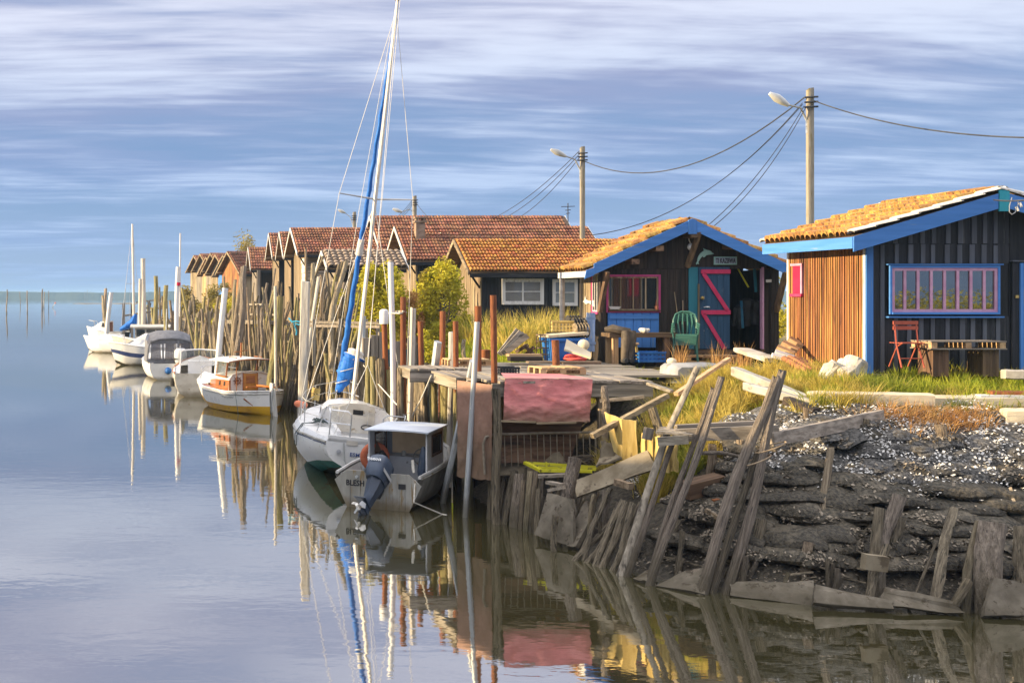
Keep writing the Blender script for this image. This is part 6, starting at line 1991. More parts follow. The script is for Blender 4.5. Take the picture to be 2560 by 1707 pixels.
# ---------------------------------------------------------------- white sailboat in the middle
def sailboat():
    a = math.radians(4.5)
    t = thing('sailboat', 'white sailboat with blue furled sail and tall mast beside the quay', 'sailboat', (4.36, 25.0, 0.0), rot=(0, math.radians(5.6), -a))
    H = Hull(7.0, [(0, 0.84), (0.12, 1.10), (0.32, 1.38), (0.52, 1.40), (0.72, 1.10), (0.88, 0.58), (1.0, 0.03)], [(0, 0.97), (0.5, 0.96), (1, 1.22)],
             [(0, 0.30), (0.15, 0.10), (0.35, -0.25), (0.6, -0.4), (0.85, -0.25), (1, 0.1)],
             [0, 0.50, 0.76, 0.90, 0.975, 1.0, 1.0, 0.985, 0.94], [0, 0.10, 0.26, 0.42, 0.60, 0.76, 0.86, 0.93, 1.0], n=26)
    H.band(0, 1).build('keel_bottom', 'antifoul_weed', t, smooth=True)
    H.band(1, 2).build('boot_top', 'antifoul_green', t, smooth=True)
    hb = H.band(2, 6).build('hull', 'gelcoat', t, smooth=True, angle=60)
    H.rail(6, 0.006, 0.028).build('rubbing_strake', 'alu_dirty', t, smooth=True)
    H.rail(6, 0.0, 0.012).xf(Matrix.Translation((0, 0, -0.05))).build('coach_line', 'navy_stripe', t)
    H.band(6, 8).build('topside', 'gelcoat', t, smooth=True)
    tr = H.transom(1, 8).build('transom', 'gelcoat', t)
    H.transom(0, 1).build('transom_foot', 'antifoul_green', t)
    # decks and cockpit
    H.deck(0.37, 1.0).build('foredeck', 'deck_white', t, smooth=True)
    H.deck(0.0, 0.37, lambda q: 0.52).build('side_deck', 'deck_white', t)
    ck = MB()
    ck.sheet([[(-0.52, 0.22, 0.50), (0.52, 0.22, 0.50)], [(-0.52, 2.6, 0.50), (0.52, 2.6, 0.50)]])
    for s in (-1, 1):
        ck.sheet([[(s * 0.52, 0.22, 0.50), (s * 0.52, 2.6, 0.50)], [(s * 0.52, 0.22, 0.99), (s * 0.52, 2.6, 0.99)]])
        ck.box(min(s * 0.52, s * 0.30), max(s * 0.52, s * 0.30), 0.35, 2.55, 0.5, 0.74)
        ck.box(min(s * 0.53, s * 0.62), max(s * 0.53, s * 0.62), 0.1, 2.6, 0.98, 1.12)
    ck.box(-0.80, 0.80, 0.0, 0.24, 0.90, 1.03)
    ck.build('cockpit', 'gelcoat', t)
    # cabin trunk
    rows = []
    for y, w, z, base in ((2.60, 0.80, 1.50, 0.95), (3.3, 0.80, 1.52, 0.95), (4.3, 0.68, 1.48, 1.0), (5.1, 0.50, 1.32, 1.05), (5.5, 0.40, 1.14, 1.10)):
        rows.append([(-w * 1.06, y, base), (-w, y, z - 0.16), (-w * 0.82, y, z - 0.03), (-w * 0.4, y, z + 0.03), (0, y, z + 0.045), (w * 0.4, y, z + 0.03), (w * 0.82, y, z - 0.03), (w, y, z - 0.16), (w * 1.06, y, base)])
    cb = MB().sheet(rows)
    cb.add(rows[-1], [tuple(range(9))[::-1]])
    cab = cb.build('cabin', 'gelcoat', t, smooth=True, angle=35)
    for s in (-1, 1):
        MB().hexa([(s * 0.79, 3.0, 1.20), (s * 0.70, 4.3, 1.20), (s * 0.72, 4.3, 1.20), (s * 0.83, 3.0, 1.20), (s * 0.79, 3.05, 1.33), (s * 0.70, 4.2, 1.32), (s * 0.72, 4.2, 1.32), (s * 0.825, 3.05, 1.33)]).build('cabin_window', 'glass_dark', cab)
    # bulkhead with the hatch boards
    prof = [(-0.80, 0.52), (-0.82, 1.34), (-0.66, 1.46), (-0.3, 1.53), (0, 1.545), (0.3, 1.53), (0.66, 1.46), (0.82, 1.34), (0.80, 0.52)]
    MB().prism([(x, 2.57, z) for x, z in prof], (0, 0.03, 0)).build('bulkhead', 'deck_white', t)
    prof = [(-0.42, 0.86), (-0.40, 1.46), (-0.2, 1.55), (0.2, 1.57), (0.42, 1.50), (0.46, 0.86)]
    hatch = MB().prism([(x, 2.52, z) for x, z in prof], (0, 0.045, 0)).build('companionway', 'gelcoat_cream', t)
    MB().box(-0.08, 0.16, 2.505, 2.518, 1.30, 1.41).build('hatch_window', 'black', hatch)
    MB().tube([(0.28 + 0.14 * math.cos(q), 2.46, 1.02 + 0.055 * math.sin(q)) for q in [2 * math.pi * i / 14 for i in range(14)]], 0.014, 5, closed=True).build('compass_ring', 'black', t)
    MB().tube([(0.28, 2.46, 1.03), (0.28, 2.46, 1.36)], 0.008, 5).build('tiller_rod', 'steel_tube', t)
    # rails
    def tubes(name, paths, r=0.014, m='steel_tube'):
        for p in paths:
            MB().tube(p, r, 6).build(name, m, t, smooth=True)
    st = []
    for s in (-1, 1):
        top, mid = [], []
        for q in (0.30, 0.46, 0.62, 0.78):
            p0 = H.pt(q, 8, s) * 1.0 + Vector((-s * 0.05, 0, 0))
            p1 = p0 + Vector((s * 0.02, 0, 0.58))
            st.append([p0, p1])
            top.append(p1)
            mid.append(p0 + Vector((s * 0.01, 0, 0.30)))
        bow = Vector((s * 0.12, 6.75, 1.80))
        bow2 = Vector((s * 0.42, 6.0, 1.76))
        stern = Vector((s * 0.80, 0.35, 1.60))
        tubes('lifeline', [[stern] + top + [bow2], [stern - Vector((0, 0, 0.27))] + mid + [bow2 - Vector((0, 0, 0.25))]], 0.006, 'rope_white')
        tubes('pushpit', [[(s * 0.78, 0.05, 0.98), (s * 0.80, 0.05, 1.52), (s * 0.82, 0.12, 1.60), (s * 0.84, 0.75, 1.58), (s * 1.0, 0.85, 1.0)], [(s * 0.34, 0.02, 1.0), (s * 0.34, 0.02, 1.50), (s * 0.42, 0.02, 1.58), (s * 0.78, 0.06, 1.58)], [(s * 0.34, 0.02, 1.30), (s * 0.82, 0.08, 1.30), (s * 0.9, 0.8, 1.30)]], 0.016)
        tubes('pulpit', [[(s * 0.46, 5.9, 1.12), (s * 0.42, 6.0, 1.76), (s * 0.12, 6.75, 1.80), (0, 6.9, 1.80)], [(s * 0.2, 6.6, 1.18), (s * 0.15, 6.7, 1.79)], [(s * 0.44, 5.95, 1.45), (s * 0.14, 6.72, 1.48), (0, 6.85, 1.48)]], 0.016)
    tubes('stanchion', st, 0.013)
    # transom fittings
    tubes('boarding_ladder', [[(0.16, -0.06, 0.30), (0.16, -0.06, 1.30), (0.20, -0.06, 1.36), (0.46, -0.06, 1.36), (0.50, -0.06, 1.30), (0.50, -0.06, 0.30)], [(0.16, -0.06, 0.6), (0.5, -0.06, 0.6)], [(0.16, -0.06, 0.85), (0.5, -0.06, 0.85)], [(0.16, -0.06, 1.1), (0.5, -0.06, 1.1)]], 0.016)
    tubes('swim_ladder', [[(-0.46, -0.05, 0.90), (-0.42, -0.12, 0.55), (-0.30, -0.16, 0.32), (0.10, -0.16, 0.30)]], 0.018)
    MB().box(-0.40, -0.16, -0.02, 0.02, 0.86, 0.95).build('maker_plate', 'gelcoat_cream', t)
    MB().tube([(-0.55, -0.03, 0.70), (-0.55, -0.06, 0.70)], 0.05, 10).build('drain', 'steel_tube', t)
    return t, H


def letters_local(parent, text, o, ex, ey, width, height, mat, name='lettering', bold=0.4):
    """lettering in the parent's own space"""
    ob = letters(None, text, o, ex, ey, width, height, mat, name, bold)
    ob.parent = parent
    return ob


tS, HS = sailboat()
letters_local(tS, 'ESMERAL', Vector((-0.30, -0.012, 0.62)), Vector((1, 0, 0)), Vector((0, 0, 1)), 0.50, 0.085, 'ink_blue')


def sailboat_rig():
    t = tS
    M = TM[t.name]
    inv = M.inverted()
    base = Vector((0.0, 3.75, 1.48))
    top = Vector((0.10, 3.45, 11.55))
    # oval mast
    mast = MB()
    n = 12
    vs = []
    for p, k in ((base, 1.0), (top * 0.92 + base * 0.08, 0.9), (top, 0.62)):
        for j in range(n):
            a = 2 * math.pi * j / n
            vs.append((p.x + 0.053 * k * math.cos(a), p.y + 0.078 * k * math.sin(a), p.z))
    fs = []
    for i in range(2):
        for j in range(n):
            fs.append((i * n + j, i * n + (j + 1) % n, (i + 1) * n + (j + 1) % n, (i + 1) * n + j))
    fs.append(tuple(2 * n + j for j in range(n)))
    mast.add(vs, fs)
    mo = mast.build('mast', 'mast_alu', t, smooth=True)
    MB().box(top.x - 0.05, top.x + 0.05, top.y - 0.14, top.y + 0.12, top.z - 0.08, top.z + 0.06).build('masthead', 'brass', mo)
    zs = 6.55
    mid = base + (top - base) * ((zs - base.z) / (top.z - base.z))
    tips = {}
    for s in (-1, 1):
        tip = mid + Vector((s * 0.90, -0.12, 0.06))
        tips[s] = tip
        MB().tube([mid, tip], [0.026, 0.016], 7).build('spreader', 'wire_steel', mo, smooth=True)

    def wire(name, pts, r=0.0075, m='wire_white'):
        MB().tube(pts, r, 5).build(name, m, t)
    chain = {s: HS.pt(0.50, 8, s) for s in (-1, 1)}
    for s in (-1, 1):
        wire('shroud', [top - Vector((0, 0, 0.35)), tips[s], chain[s]])
        wire('shroud', [mid - Vector((0, 0, 0.1)), HS.pt(0.44, 8, s)])
    wire('backstay', [top, (-0.05, 0.6, 2.6), (-0.7, 0.05, 1.0)])
    wire('backstay', [(-0.05, 0.6, 2.6), (0.7, 0.05, 1.0)])
    wire('halyard', [top + Vector((0.05, -0.1, -0.1)), (0.22, 3.55, 6.0), (0.25, 3.55, 1.55)], 0.006)
    wire('halyard', [top + Vector((-0.10, -0.1, -1.0)), (-0.35, 3.4, 6.0), (-0.62, 3.2, 1.5)], 0.006)
    # furled headsail
    tack = Vector((-0.14, 6.75, 1.45))
    head = base + (top - base) * 0.90 + Vector((0, 0.12, 0))
    pts, rr = [], []
    k = 40
    for i in range(k + 1):
        q = i / k
        pts.append(tack + (head - tack) * q + Vector((0.012 * math.sin(i * 1.9), 0, 0)))
        rr.append((0.085 - 0.05 * q) * (1 + 0.10 * math.sin(i * 2.4)))
    MB().tube(pts, rr, 10).build('furled_sail', 'sail_blue', t, smooth=True, angle=80)
    p0 = tack + (head - tack) * 0.415
    p1 = tack + (head - tack) * 0.46
    MB().tube([p0, p1], [0.10, 0.085], 10).build('sail_patch', 'sail_white', t, smooth=True)
    MB().tube([tack - Vector((0, 0, 0.05)), tack + Vector((0, 0, 0.10))], [0.10, 0.09], 12).build('furler_drum', 'black', t, smooth=True)
    # the bunched foot of the sail, lashed
    pts = [inv @ P(850, 976, 29.2), inv @ P(858, 952, 29.1), inv @ P(868, 928, 29.0), inv @ P(878, 906, 29.0), inv @ P(886, 890, 29.0), inv @ P(892, 874, 29.0)]
    mb = MB()
    vs, fs = [], []
    n = 12
    rad = [0.06, 0.16, 0.22, 0.25, 0.24, 0.15]
    mm = []
    P0 = pts
    pts2, rr2 = [], []
    for i in range(21):
        q = i / 20 * 5
        j = min(4, int(q))
        pts2.append(P0[j] + (P0[j + 1] - P0[j]) * (q - j))
        rr2.append((rad[j] + (rad[j + 1] - rad[j]) * (q - j)) * (1 + 0.16 * math.sin(i * 2.1) + 0.08 * math.sin(i * 4.7)))
    mb.tube(pts2, rr2, n)
    for i, v in enumerate(mb.v):
        c = pts2[min(20, i // n)]
        d = Vector(v) - c
        f = 1 + 0.28 * mnoise.noise(Vector(v) * 6)
        mb.v[i] = tuple(c + Vector((d.x * f, d.y * 0.55 * f, d.z * f)))
    mb.m = [1 if i // n >= 16 else 0 for i in range(len(mb.f))]
    mb.build('sail_bundle', ['sail_blue', 'sail_white'], t, smooth=True, angle=80)
    for q in (0.2, 0.45, 0.7, 0.88):
        j = int(q * 20)
        c = pts2[j]
        r_ = rr2[j] + 0.012
        MB().tube([c + Vector((r_ * math.cos(a), r_ * 0.58 * math.sin(a), r_ * 0.4 * math.cos(a))) for a in [2 * math.pi * i / 12 for i in range(12)]], 0.010, 5, closed=True).build('sail_tie', 'rope_white', t)
    # lines on deck
    mb = MB()
    c = Vector((-0.85, 2.3, 1.06))
    r = random.Random(4)
    for k in range(7):
        mb.tube([c + Vector((r.uniform(-.2, .2), r.uniform(-.3, .3), r.uniform(0, .08))) for _ in range(6)], 0.012, 5)
    mb.tube([c, (-1.28, 2.1, 1.0), (-1.42, 2.1, 0.75), (-1.40, 2.1, 0.5), (-1.36, 2.05, 0.48), (-1.38, 2.0, 0.72), (-1.26, 2.0, 1.0)], 0.013, 5)
    mb.build('mooring_line', 'rope_dark', t)
    mb = MB()
    for k in range(6):
        q = [(0.92 + 0.16 * math.cos(a), 1.3 + k * 0.03, 1.30 + 0.16 * math.sin(a)) for a in [2 * math.pi * i / 12 for i in range(12)]]
        mb.tube(q, 0.012, 5, closed=True)
    mb.build('rope_coil', 'rope_white', t)
    mb = MB()
    for k in range(5):
        mb.tube([(-0.62 + k * 0.02, 1.9, 1.5), (-0.66 + k * 0.03, 1.92, 1.0), (-0.6 + k * 0.03, 1.9, 0.95), (-0.58 + k * 0.02, 1.88, 1.5)], 0.01, 4)
    mb.build('rope_hank', 'rope_white', t)


make('wire_white', (0.66, 0.64, 0.60), (0.75, 0.73, 0.69), (3, 3, 3), 2, 0.5, 0.0)
sailboat_rig()
# ring buoy on its stern rail
c = P(937, 1141, 23.75)
mb = MB()
mb.tube([c + Vector((0.235 * math.cos(a), 0.03 * math.sin(2 * a), 0.235 * math.sin(a))) for a in [math.radians(-70 + 20 * i) for i in range(17)]], 0.072, 10)
o = mb.build('horseshoe_buoy', 'orange_fabric', loc=c, smooth=True)
tag(o, 'faded orange horseshoe lifebuoy hung at the sailboat stern', 'lifebuoy')
MB().hexa([c + Vector(q) for q in ((-0.02, -0.09, 0.12), (0.14, -0.09, 0.06), (0.14, -0.05, 0.06), (-0.02, -0.05, 0.12), (0.02, -0.09, 0.34), (0.1, -0.09, 0.18), (0.1, -0.05, 0.18), (0.02, -0.05, 0.34))]).build('buoy_bracket', 'wood_brown_z', o, world=True)
for k, lab in enumerate(('orange fender hanging over the sailboat port rail', 'pale orange fender beside the first one')):
    c = P(746 + k * 12, 1009 + k * 3, 29.5)
    o = MB().ball(c, 0.09, 10, 7, sq=(1.3, 1, 1)).build('fender', 'buoy_orange', loc=c, smooth=True)
    tag(o, lab, 'fender', 'small orange fenders')
# yellow float blocks hanging on the palisade
for k, lab in enumerate(('upper yellow foam block hung on the palisade', 'lower yellow foam block hung on the palisade')):
    c = P(790 - k * 2, 977 + k * 16, 30.5)
    o = MB().box(-0.09, 0.09, -0.07, 0.07, -0.075, 0.075).build('foam_block', 'panel_sunny')
    o.location = c
    o.rotation_euler = (0, 0.2, 0.3)
    tag(o, lab, 'foam block', 'yellow foam blocks')


# ---------------------------------------------------------------- outboard motor shared shape (local: y forward, z up, clamp at origin)
def outboard(parent, M, cowl, leg, scale=1.0, text=None, tilt=0.0, band='motor_white'):
    M = M @ Matrix.Rotation(tilt, 4, 'X') @ Matrix.Scale(scale, 4)
    rows = []
    for z, w, y0, y1 in ((0.02, 0.19, -0.40, 0.14), (0.16, 0.235, -0.47, 0.18), (0.36, 0.245, -0.48, 0.19), (0.50, 0.225, -0.45, 0.16), (0.58, 0.15, -0.36, 0.06)):
        ring = []
        for i in range(14):
            a = 2 * math.pi * i / 14
            cx, cy = math.cos(a), math.sin(a)
            sx = math.copysign(abs(cx) ** 0.7, cx)
            sy = math.copysign(abs(cy) ** 0.7, cy)
            ring.append(M @ Vector((w * sx, (y0 + y1) / 2 + (y1 - y0) / 2 * sy, z)))
        rows.append(ring + [ring[0]])
    mb = MB().sheet(rows)
    mb.add(rows[-1][:-1], [tuple(range(14))])
    mb.add(rows[0][:-1], [tuple(range(14))[::-1]])
    mot = mb.build('outboard_motor', cowl, parent, smooth=True, angle=50)
    rows = []
    for z, w, y0, y1 in ((0.06, 0.17, -0.36, 0.08), (-0.12, 0.15, -0.33, 0.05), (-0.35, 0.11, -0.29, 0.0), (-0.58, 0.075, -0.30, -0.03), (-0.74, 0.07, -0.36, -0.02)):
        rows.append([M @ Vector(p) for p in ((0, y0, z), (w, y0 * 0.7 + y1 * 0.3, z), (w * 0.8, y1, z), (0, y1 + 0.02, z), (-w * 0.8, y1, z), (-w, y0 * 0.7 + y1 * 0.3, z), (0, y0, z))])
    MB().sheet(rows).build('motor_leg', leg, mot, smooth=True, angle=50)
    # cavitation plate, gearcase, skeg, propeller
    g = MB()
    g.hexa([M @ Vector(p) for p in ((-0.14, -0.50, -0.62), (0.14, -0.50, -0.62), (0.07, 0.0, -0.62), (-0.07, 0.0, -0.62), (-0.14, -0.50, -0.605), (0.14, -0.50, -0.605), (0.07, 0.0, -0.605), (-0.07, 0.0, -0.605))])
    g.tube([M @ Vector(p) for p in ((0, 0.06, -0.80), (0, -0.02, -0.80), (0, -0.22, -0.80), (0, -0.36, -0.80))], [0.015, 0.06, 0.065, 0.05], 10)
    g.hexa([M @ Vector(p) for p in ((-0.012, -0.26, -1.0), (0.012, -0.26, -1.0), (0.012, -0.14, -1.02), (-0.012, -0.14, -1.02), (-0.02, -0.30, -0.8), (0.02, -0.30, -0.8), (0.02, -0.02, -0.8), (-0.02, -0.02, -0.8))])
    g.build('gearcase', leg, mot, smooth=True, angle=40)
    pr = MB()
    pr.tube([M @ Vector((0, -0.36, -0.80)), M @ Vector((0, -0.50, -0.80))], [0.048, 0.03], 10)
    for k in range(3):
        a = 2 * math.pi * k / 3 + 0.5
        def q(r, da, dy):
            return M @ Vector((r * math.cos(a + da), -0.42 + dy, -0.80 + r * math.sin(a + da)))
        pr.add([q(0.04, -0.3, 0.04), q(0.15, -0.5, 0.05), q(0.18, 0.0, 0.0), q(0.14, 0.5, -0.06), q(0.04, 0.4, -0.05)], [(0, 1, 2, 3, 4)])
    pr.build('propeller', 'propeller', mot)
    # clamp bracket
    MB().hexa([M @ Vector(p) for p in ((-0.09, -0.04, -0.30), (0.09, -0.04, -0.30), (0.09, 0.13, -0.24), (-0.09, 0.13, -0.24), (-0.10, 0.0, 0.04), (0.10, 0.0, 0.04), (0.10, 0.16, 0.04), (-0.10, 0.16, 0.04))]).build('clamp_bracket', 'rubber' if cowl == 'motor_navy' else leg, mot)
    for s in (-1, 1):
        st = MB()
        st.add([M @ Vector((s * 0.252, y, z)) for y, z in ((-0.40, 0.14), (0.10, 0.14), (0.14, 0.21), (-0.44, 0.21))], [(0, 1, 2, 3)])
        st.build('cowl_stripe', band, mot)
    if text:
        o = letters(None, text, M @ Vector((-0.16, -0.497, 0.32)), (M.to_3x3() @ Vector((1, 0, 0))).normalized(), (M.to_3x3() @ Vector((0, 0.15, 1))).normalized(), 0.32 * scale, 0.075 * scale, 'motor_white')
        o.parent = mot
    return mot


make('propeller', (0.60, 0.58, 0.54), (0.72, 0.70, 0.66), (4, 4, 4), 2, 0.3, 0.0, metal=0.6)


# ---------------------------------------------------------------- aluminium workboat
def workboat():
    a = math.radians(27)
    t = thing('workboat', 'small aluminium workboat with pale blue cabin roof and dark outboard', 'boat', (4.22, 22.35, 0.0), rot=(0, 0, -a))
    H = Hull(3.9, [(0, 0.86), (0.3, 0.92), (0.6, 0.90), (0.8, 0.70), (0.93, 0.38), (1, 0.06)], [(0, 0.66), (0.5, 0.70), (1, 0.95)], [(0, -0.08), (0.6, -0.1), (0.85, 0.0), (1, 0.3)],
             [0, 0.72, 0.76, 0.96, 1.0, 0.95], [0, 0.16, 0.22, 0.86, 0.95, 1.0], n=20, bow_v=0.4)
    H.band(0, 5).build('hull', 'alu_dirty', t, smooth=True, angle=25)
    # inside skin and floor
    ins = MB()
    for s in (-1, 1):
        rows = []
        for i in range(17):
            q = 0.02 + 0.94 * i / 16
            b = lerp_tab(H.beam, q) * 0.9
            zs = lerp_tab(H.sheer, q)
            rows.append([(s * b * 0.8, q * 3.9, 0.22), (s * b, q * 3.9, zs - 0.03)])
        ins.sheet(rows)
    rows = []
    for i in range(9):
        q = 0.02 + 0.9 * i / 8
        b = lerp_tab(H.beam, q) * 0.75
        rows.append([(-b, q * 3.9, 0.22), (b, q * 3.9, 0.22)])
    ins.sheet(rows)
    ins.build('inner_skin', 'aluminium', t)
    H.rail(5, 0.0, 0.035).build('gunwale', 'aluminium', t, smooth=True)
    # transom with the motor well cut out
    tp = [(-0.60, -0.02), (0.62, -0.02), (0.86, 0.50), (0.74, 0.60), (0.62, 0.70), (0.20, 0.70), (0.12, 0.62), (0.10, 0.38), (-0.16, 0.38), (-0.18, 0.62), (-0.28, 0.72), (-0.62, 0.72), (-0.86, 0.52)]
    tr = MB().prism([(x, -0.02, z) for x, z in tp], (0, 0.05, 0)).build('transom', 'alu_dirty', t)
    for x in (-0.55, -0.35, 0.30, 0.42, 0.54):
        MB().box(x - 0.012, x + 0.012, -0.034, -0.021, 0.03, 0.42).build('stiffener', 'alu_dirty', tr)
    letters_local(t, 'BLESH', Vector((-0.62, -0.026, 0.42)), Vector((1, 0, 0)), Vector((0, 0, 1)), 0.36, 0.115, 'ink', bold=1.5)
    MB().box(0.42, 0.56, -0.034, -0.021, 0.42, 0.52).build('builder_plate', 'rubber', tr)
    MB().tube([(-0.40, -0.03, 0.60), (-0.40, -0.06, 0.60)], 0.035, 8).build('eye_bolt', 'steel_tube', tr)
    # cabin
    x0, x1, y0, y1, zr = -0.45, 0.72, 0.95, 2.3, 1.44
    arc_roof(x0 - 0.05, x1 + 0.08, y0 - 0.18, y1 + 0.12, zr, 0.02, 0.03, z1=zr + 0.0).build('cabin_roof', 'roof_paleblue', t)
    for xx, nm in ((x1, 'cabin_side'), (x0, 'cabin_side')):
        sd = MB()
        yA, yB = (y0 - 0.02, y1)
        w0, w1 = yA + 0.38, yB - 0.18
        zs0, zs1 = 0.92, 1.30
        X0, X1 = xx - 0.015, xx + 0.015
        sd.box(X0, X1, yA, w0, 0.30, zr - 0.03).box(X0, X1, w1, yB, 0.30, zr - 0.03).box(X0, X1, w0, w1, 0.30, zs0).box(X0, X1, w0, w1, zs1, zr - 0.03)
        so = sd.build(nm, 'cabin_grey', t)
        MB().box(xx - 0.004, xx + 0.004, w0, w1, zs0, zs1).build('window', 'glass', so)
        fr = MB()
        for q0, q1, z0_, z1_ in ((w0 - 0.03, w0 + 0.02, zs0 - 0.03, zs1 + 0.03), (w1 - 0.02, w1 + 0.03, zs0 - 0.03, zs1 + 0.03), (w0, w1, zs0 - 0.03, zs0 + 0.02), (w0, w1, zs1 - 0.02, zs1 + 0.03)):
            fr.box(xx + 0.016, xx + 0.03, q0, q1, z0_, z1_)
        fr.build('window_frame', 'wood_brown_z', so)
    fw = MB().box(x0, x1, y1 - 0.02, y1 + 0.02, 0.30, 0.80).box(x0, x1, y1 - 0.02, y1 + 0.02, 1.38, zr - 0.02).box(x0, x0 + 0.10, y1 - 0.02, y1 + 0.02, 0.80, 1.38).box(x1 - 0.06, x1, y1 - 0.02, y1 + 0.02, 0.80, 1.38).build('cabin_front', 'cabin_grey', t)
    MB().box(x0 + 0.1, x1 - 0.06, y1 - 0.006, y1 + 0.006, 0.80, 1.38).build('windscreen', 'windscreen_cream', fw)
    MB().box(x0 + 0.02, x1 - 0.02, y1 - 0.42, y1 - 0.03, 0.30, 0.78).build('console', 'cabin_grey', t)
    cw = Vector((0.42, y1 - 0.47, 0.80))
    whl = MB().tube([cw + Vector((0.19 * math.cos(q), 0.03 * math.sin(q), 0.17 * math.sin(q))) for q in [2 * math.pi * i / 18 for i in range(18)]], 0.014, 6, closed=True)
    for k in range(5):
        q = 2 * math.pi * k / 5 + 0.3
        whl.tube([cw, cw + Vector((0.18 * math.cos(q), 0, 0.16 * math.sin(q)))], 0.009, 5)
    whl.build('steering_wheel', 'alu_dirty', t, smooth=True)
    MB().lathe([(0.05, 0), (0.055, 0.03), (0.045, 0.08), (0.03, 0.10)], 12, (-0.02, y1 - 0.30, 0.79)).build('compass', 'plastic_white', t, smooth=True)
    # black oilskins and a dark jacket hanging in the cabin
    for cx_, zt_, wd, nm, yy in ((-0.26, 0.98, 0.13, 'oilskin', y0 + 0.25), (0.62, 1.12, 0.10, 'jacket', y0 + 0.12)):
        o = MB().tube([(cx_, yy, 0.40), (cx_ - 0.02, yy, 0.62), (cx_ + 0.02, yy, zt_ - 0.12), (cx_, yy, zt_)], [wd * 0.8, wd, wd * 0.8, 0.03], 9)
        M_ = TM[t.name]
        o.xf(M_)
        lo = M_ @ Vector((cx_, yy, 0.40))
        ob = o.build(nm, 'neoprene' if nm == 'oilskin' else 'motor_navy', loc=lo, smooth=True)
        tag(ob, 'black oilskin slumped inside the workboat cabin' if nm == 'oilskin' else 'dark jacket hanging at the workboat cabin side', 'clothing')
    # rope and white fender grip at the stern corner
    MB().tube([(0.66, 0.10, 0.98), (0.68, 0.08, 0.80), (0.70, 0.05, 0.74)], [0.028, 0.03, 0.02], 8).build('fender_grip', 'plastic_white', t, smooth=True)
    # grab frame over the motor
    for s in (-0.18, 0.14):
        MB().tube([(s, 0.3, 0.40), (s, 0.02, 0.92), (s, -0.02, 1.0)], 0.018, 6).build('motor_guard', 'steel_tube', t)
    outboard(t, Matrix.Translation((0.03, -0.10, 0.46)) @ Matrix.Rotation(math.radians(-12), 4, 'Z'), 'motor_navy', 'motor_navy', 0.90, 'YAMAHA', tilt=math.radians(-42))
    return t


make('windscreen_cream', (0.66, 0.58, 0.46), (0.74, 0.66, 0.54), (2, 2, 2), 3, 0.25, 0.0, trans=0.5)
tW = workboat()
MW = TM[tW.name]
p = [MW @ Vector((0.72, 0.05, 0.60)), MW @ Vector((0.80, -0.35, 0.25)), G(1105, 1285), G(1117, 1287)]
o = MB().tube(p, 0.016, 5).build('mooring_rope', 'rope_white', loc=p[-1])
tag(o, 'pale mooring rope dropping from the workboat corner into the water', 'rope')
a_, b_ = P(760, 900, 29), P(1085, 948, 22.6)
for (pa, pb, sag, lab) in ((P(895, 895, 30.0), P(1000, 1020, 26.0), 0.05, 'white warp from the furled sail to the quay'), (P(1030, 1040, 25.5), P(1078, 938, 23.7), 0.04, 'white warp rising to the zinc post')):
    o = MB().tube([pa, (pa + pb) / 2 - Vector((0, 0, sag)), pb], 0.014, 5).build('mooring_rope', 'rope_white', loc=pa)
    tag(o, lab, 'rope')


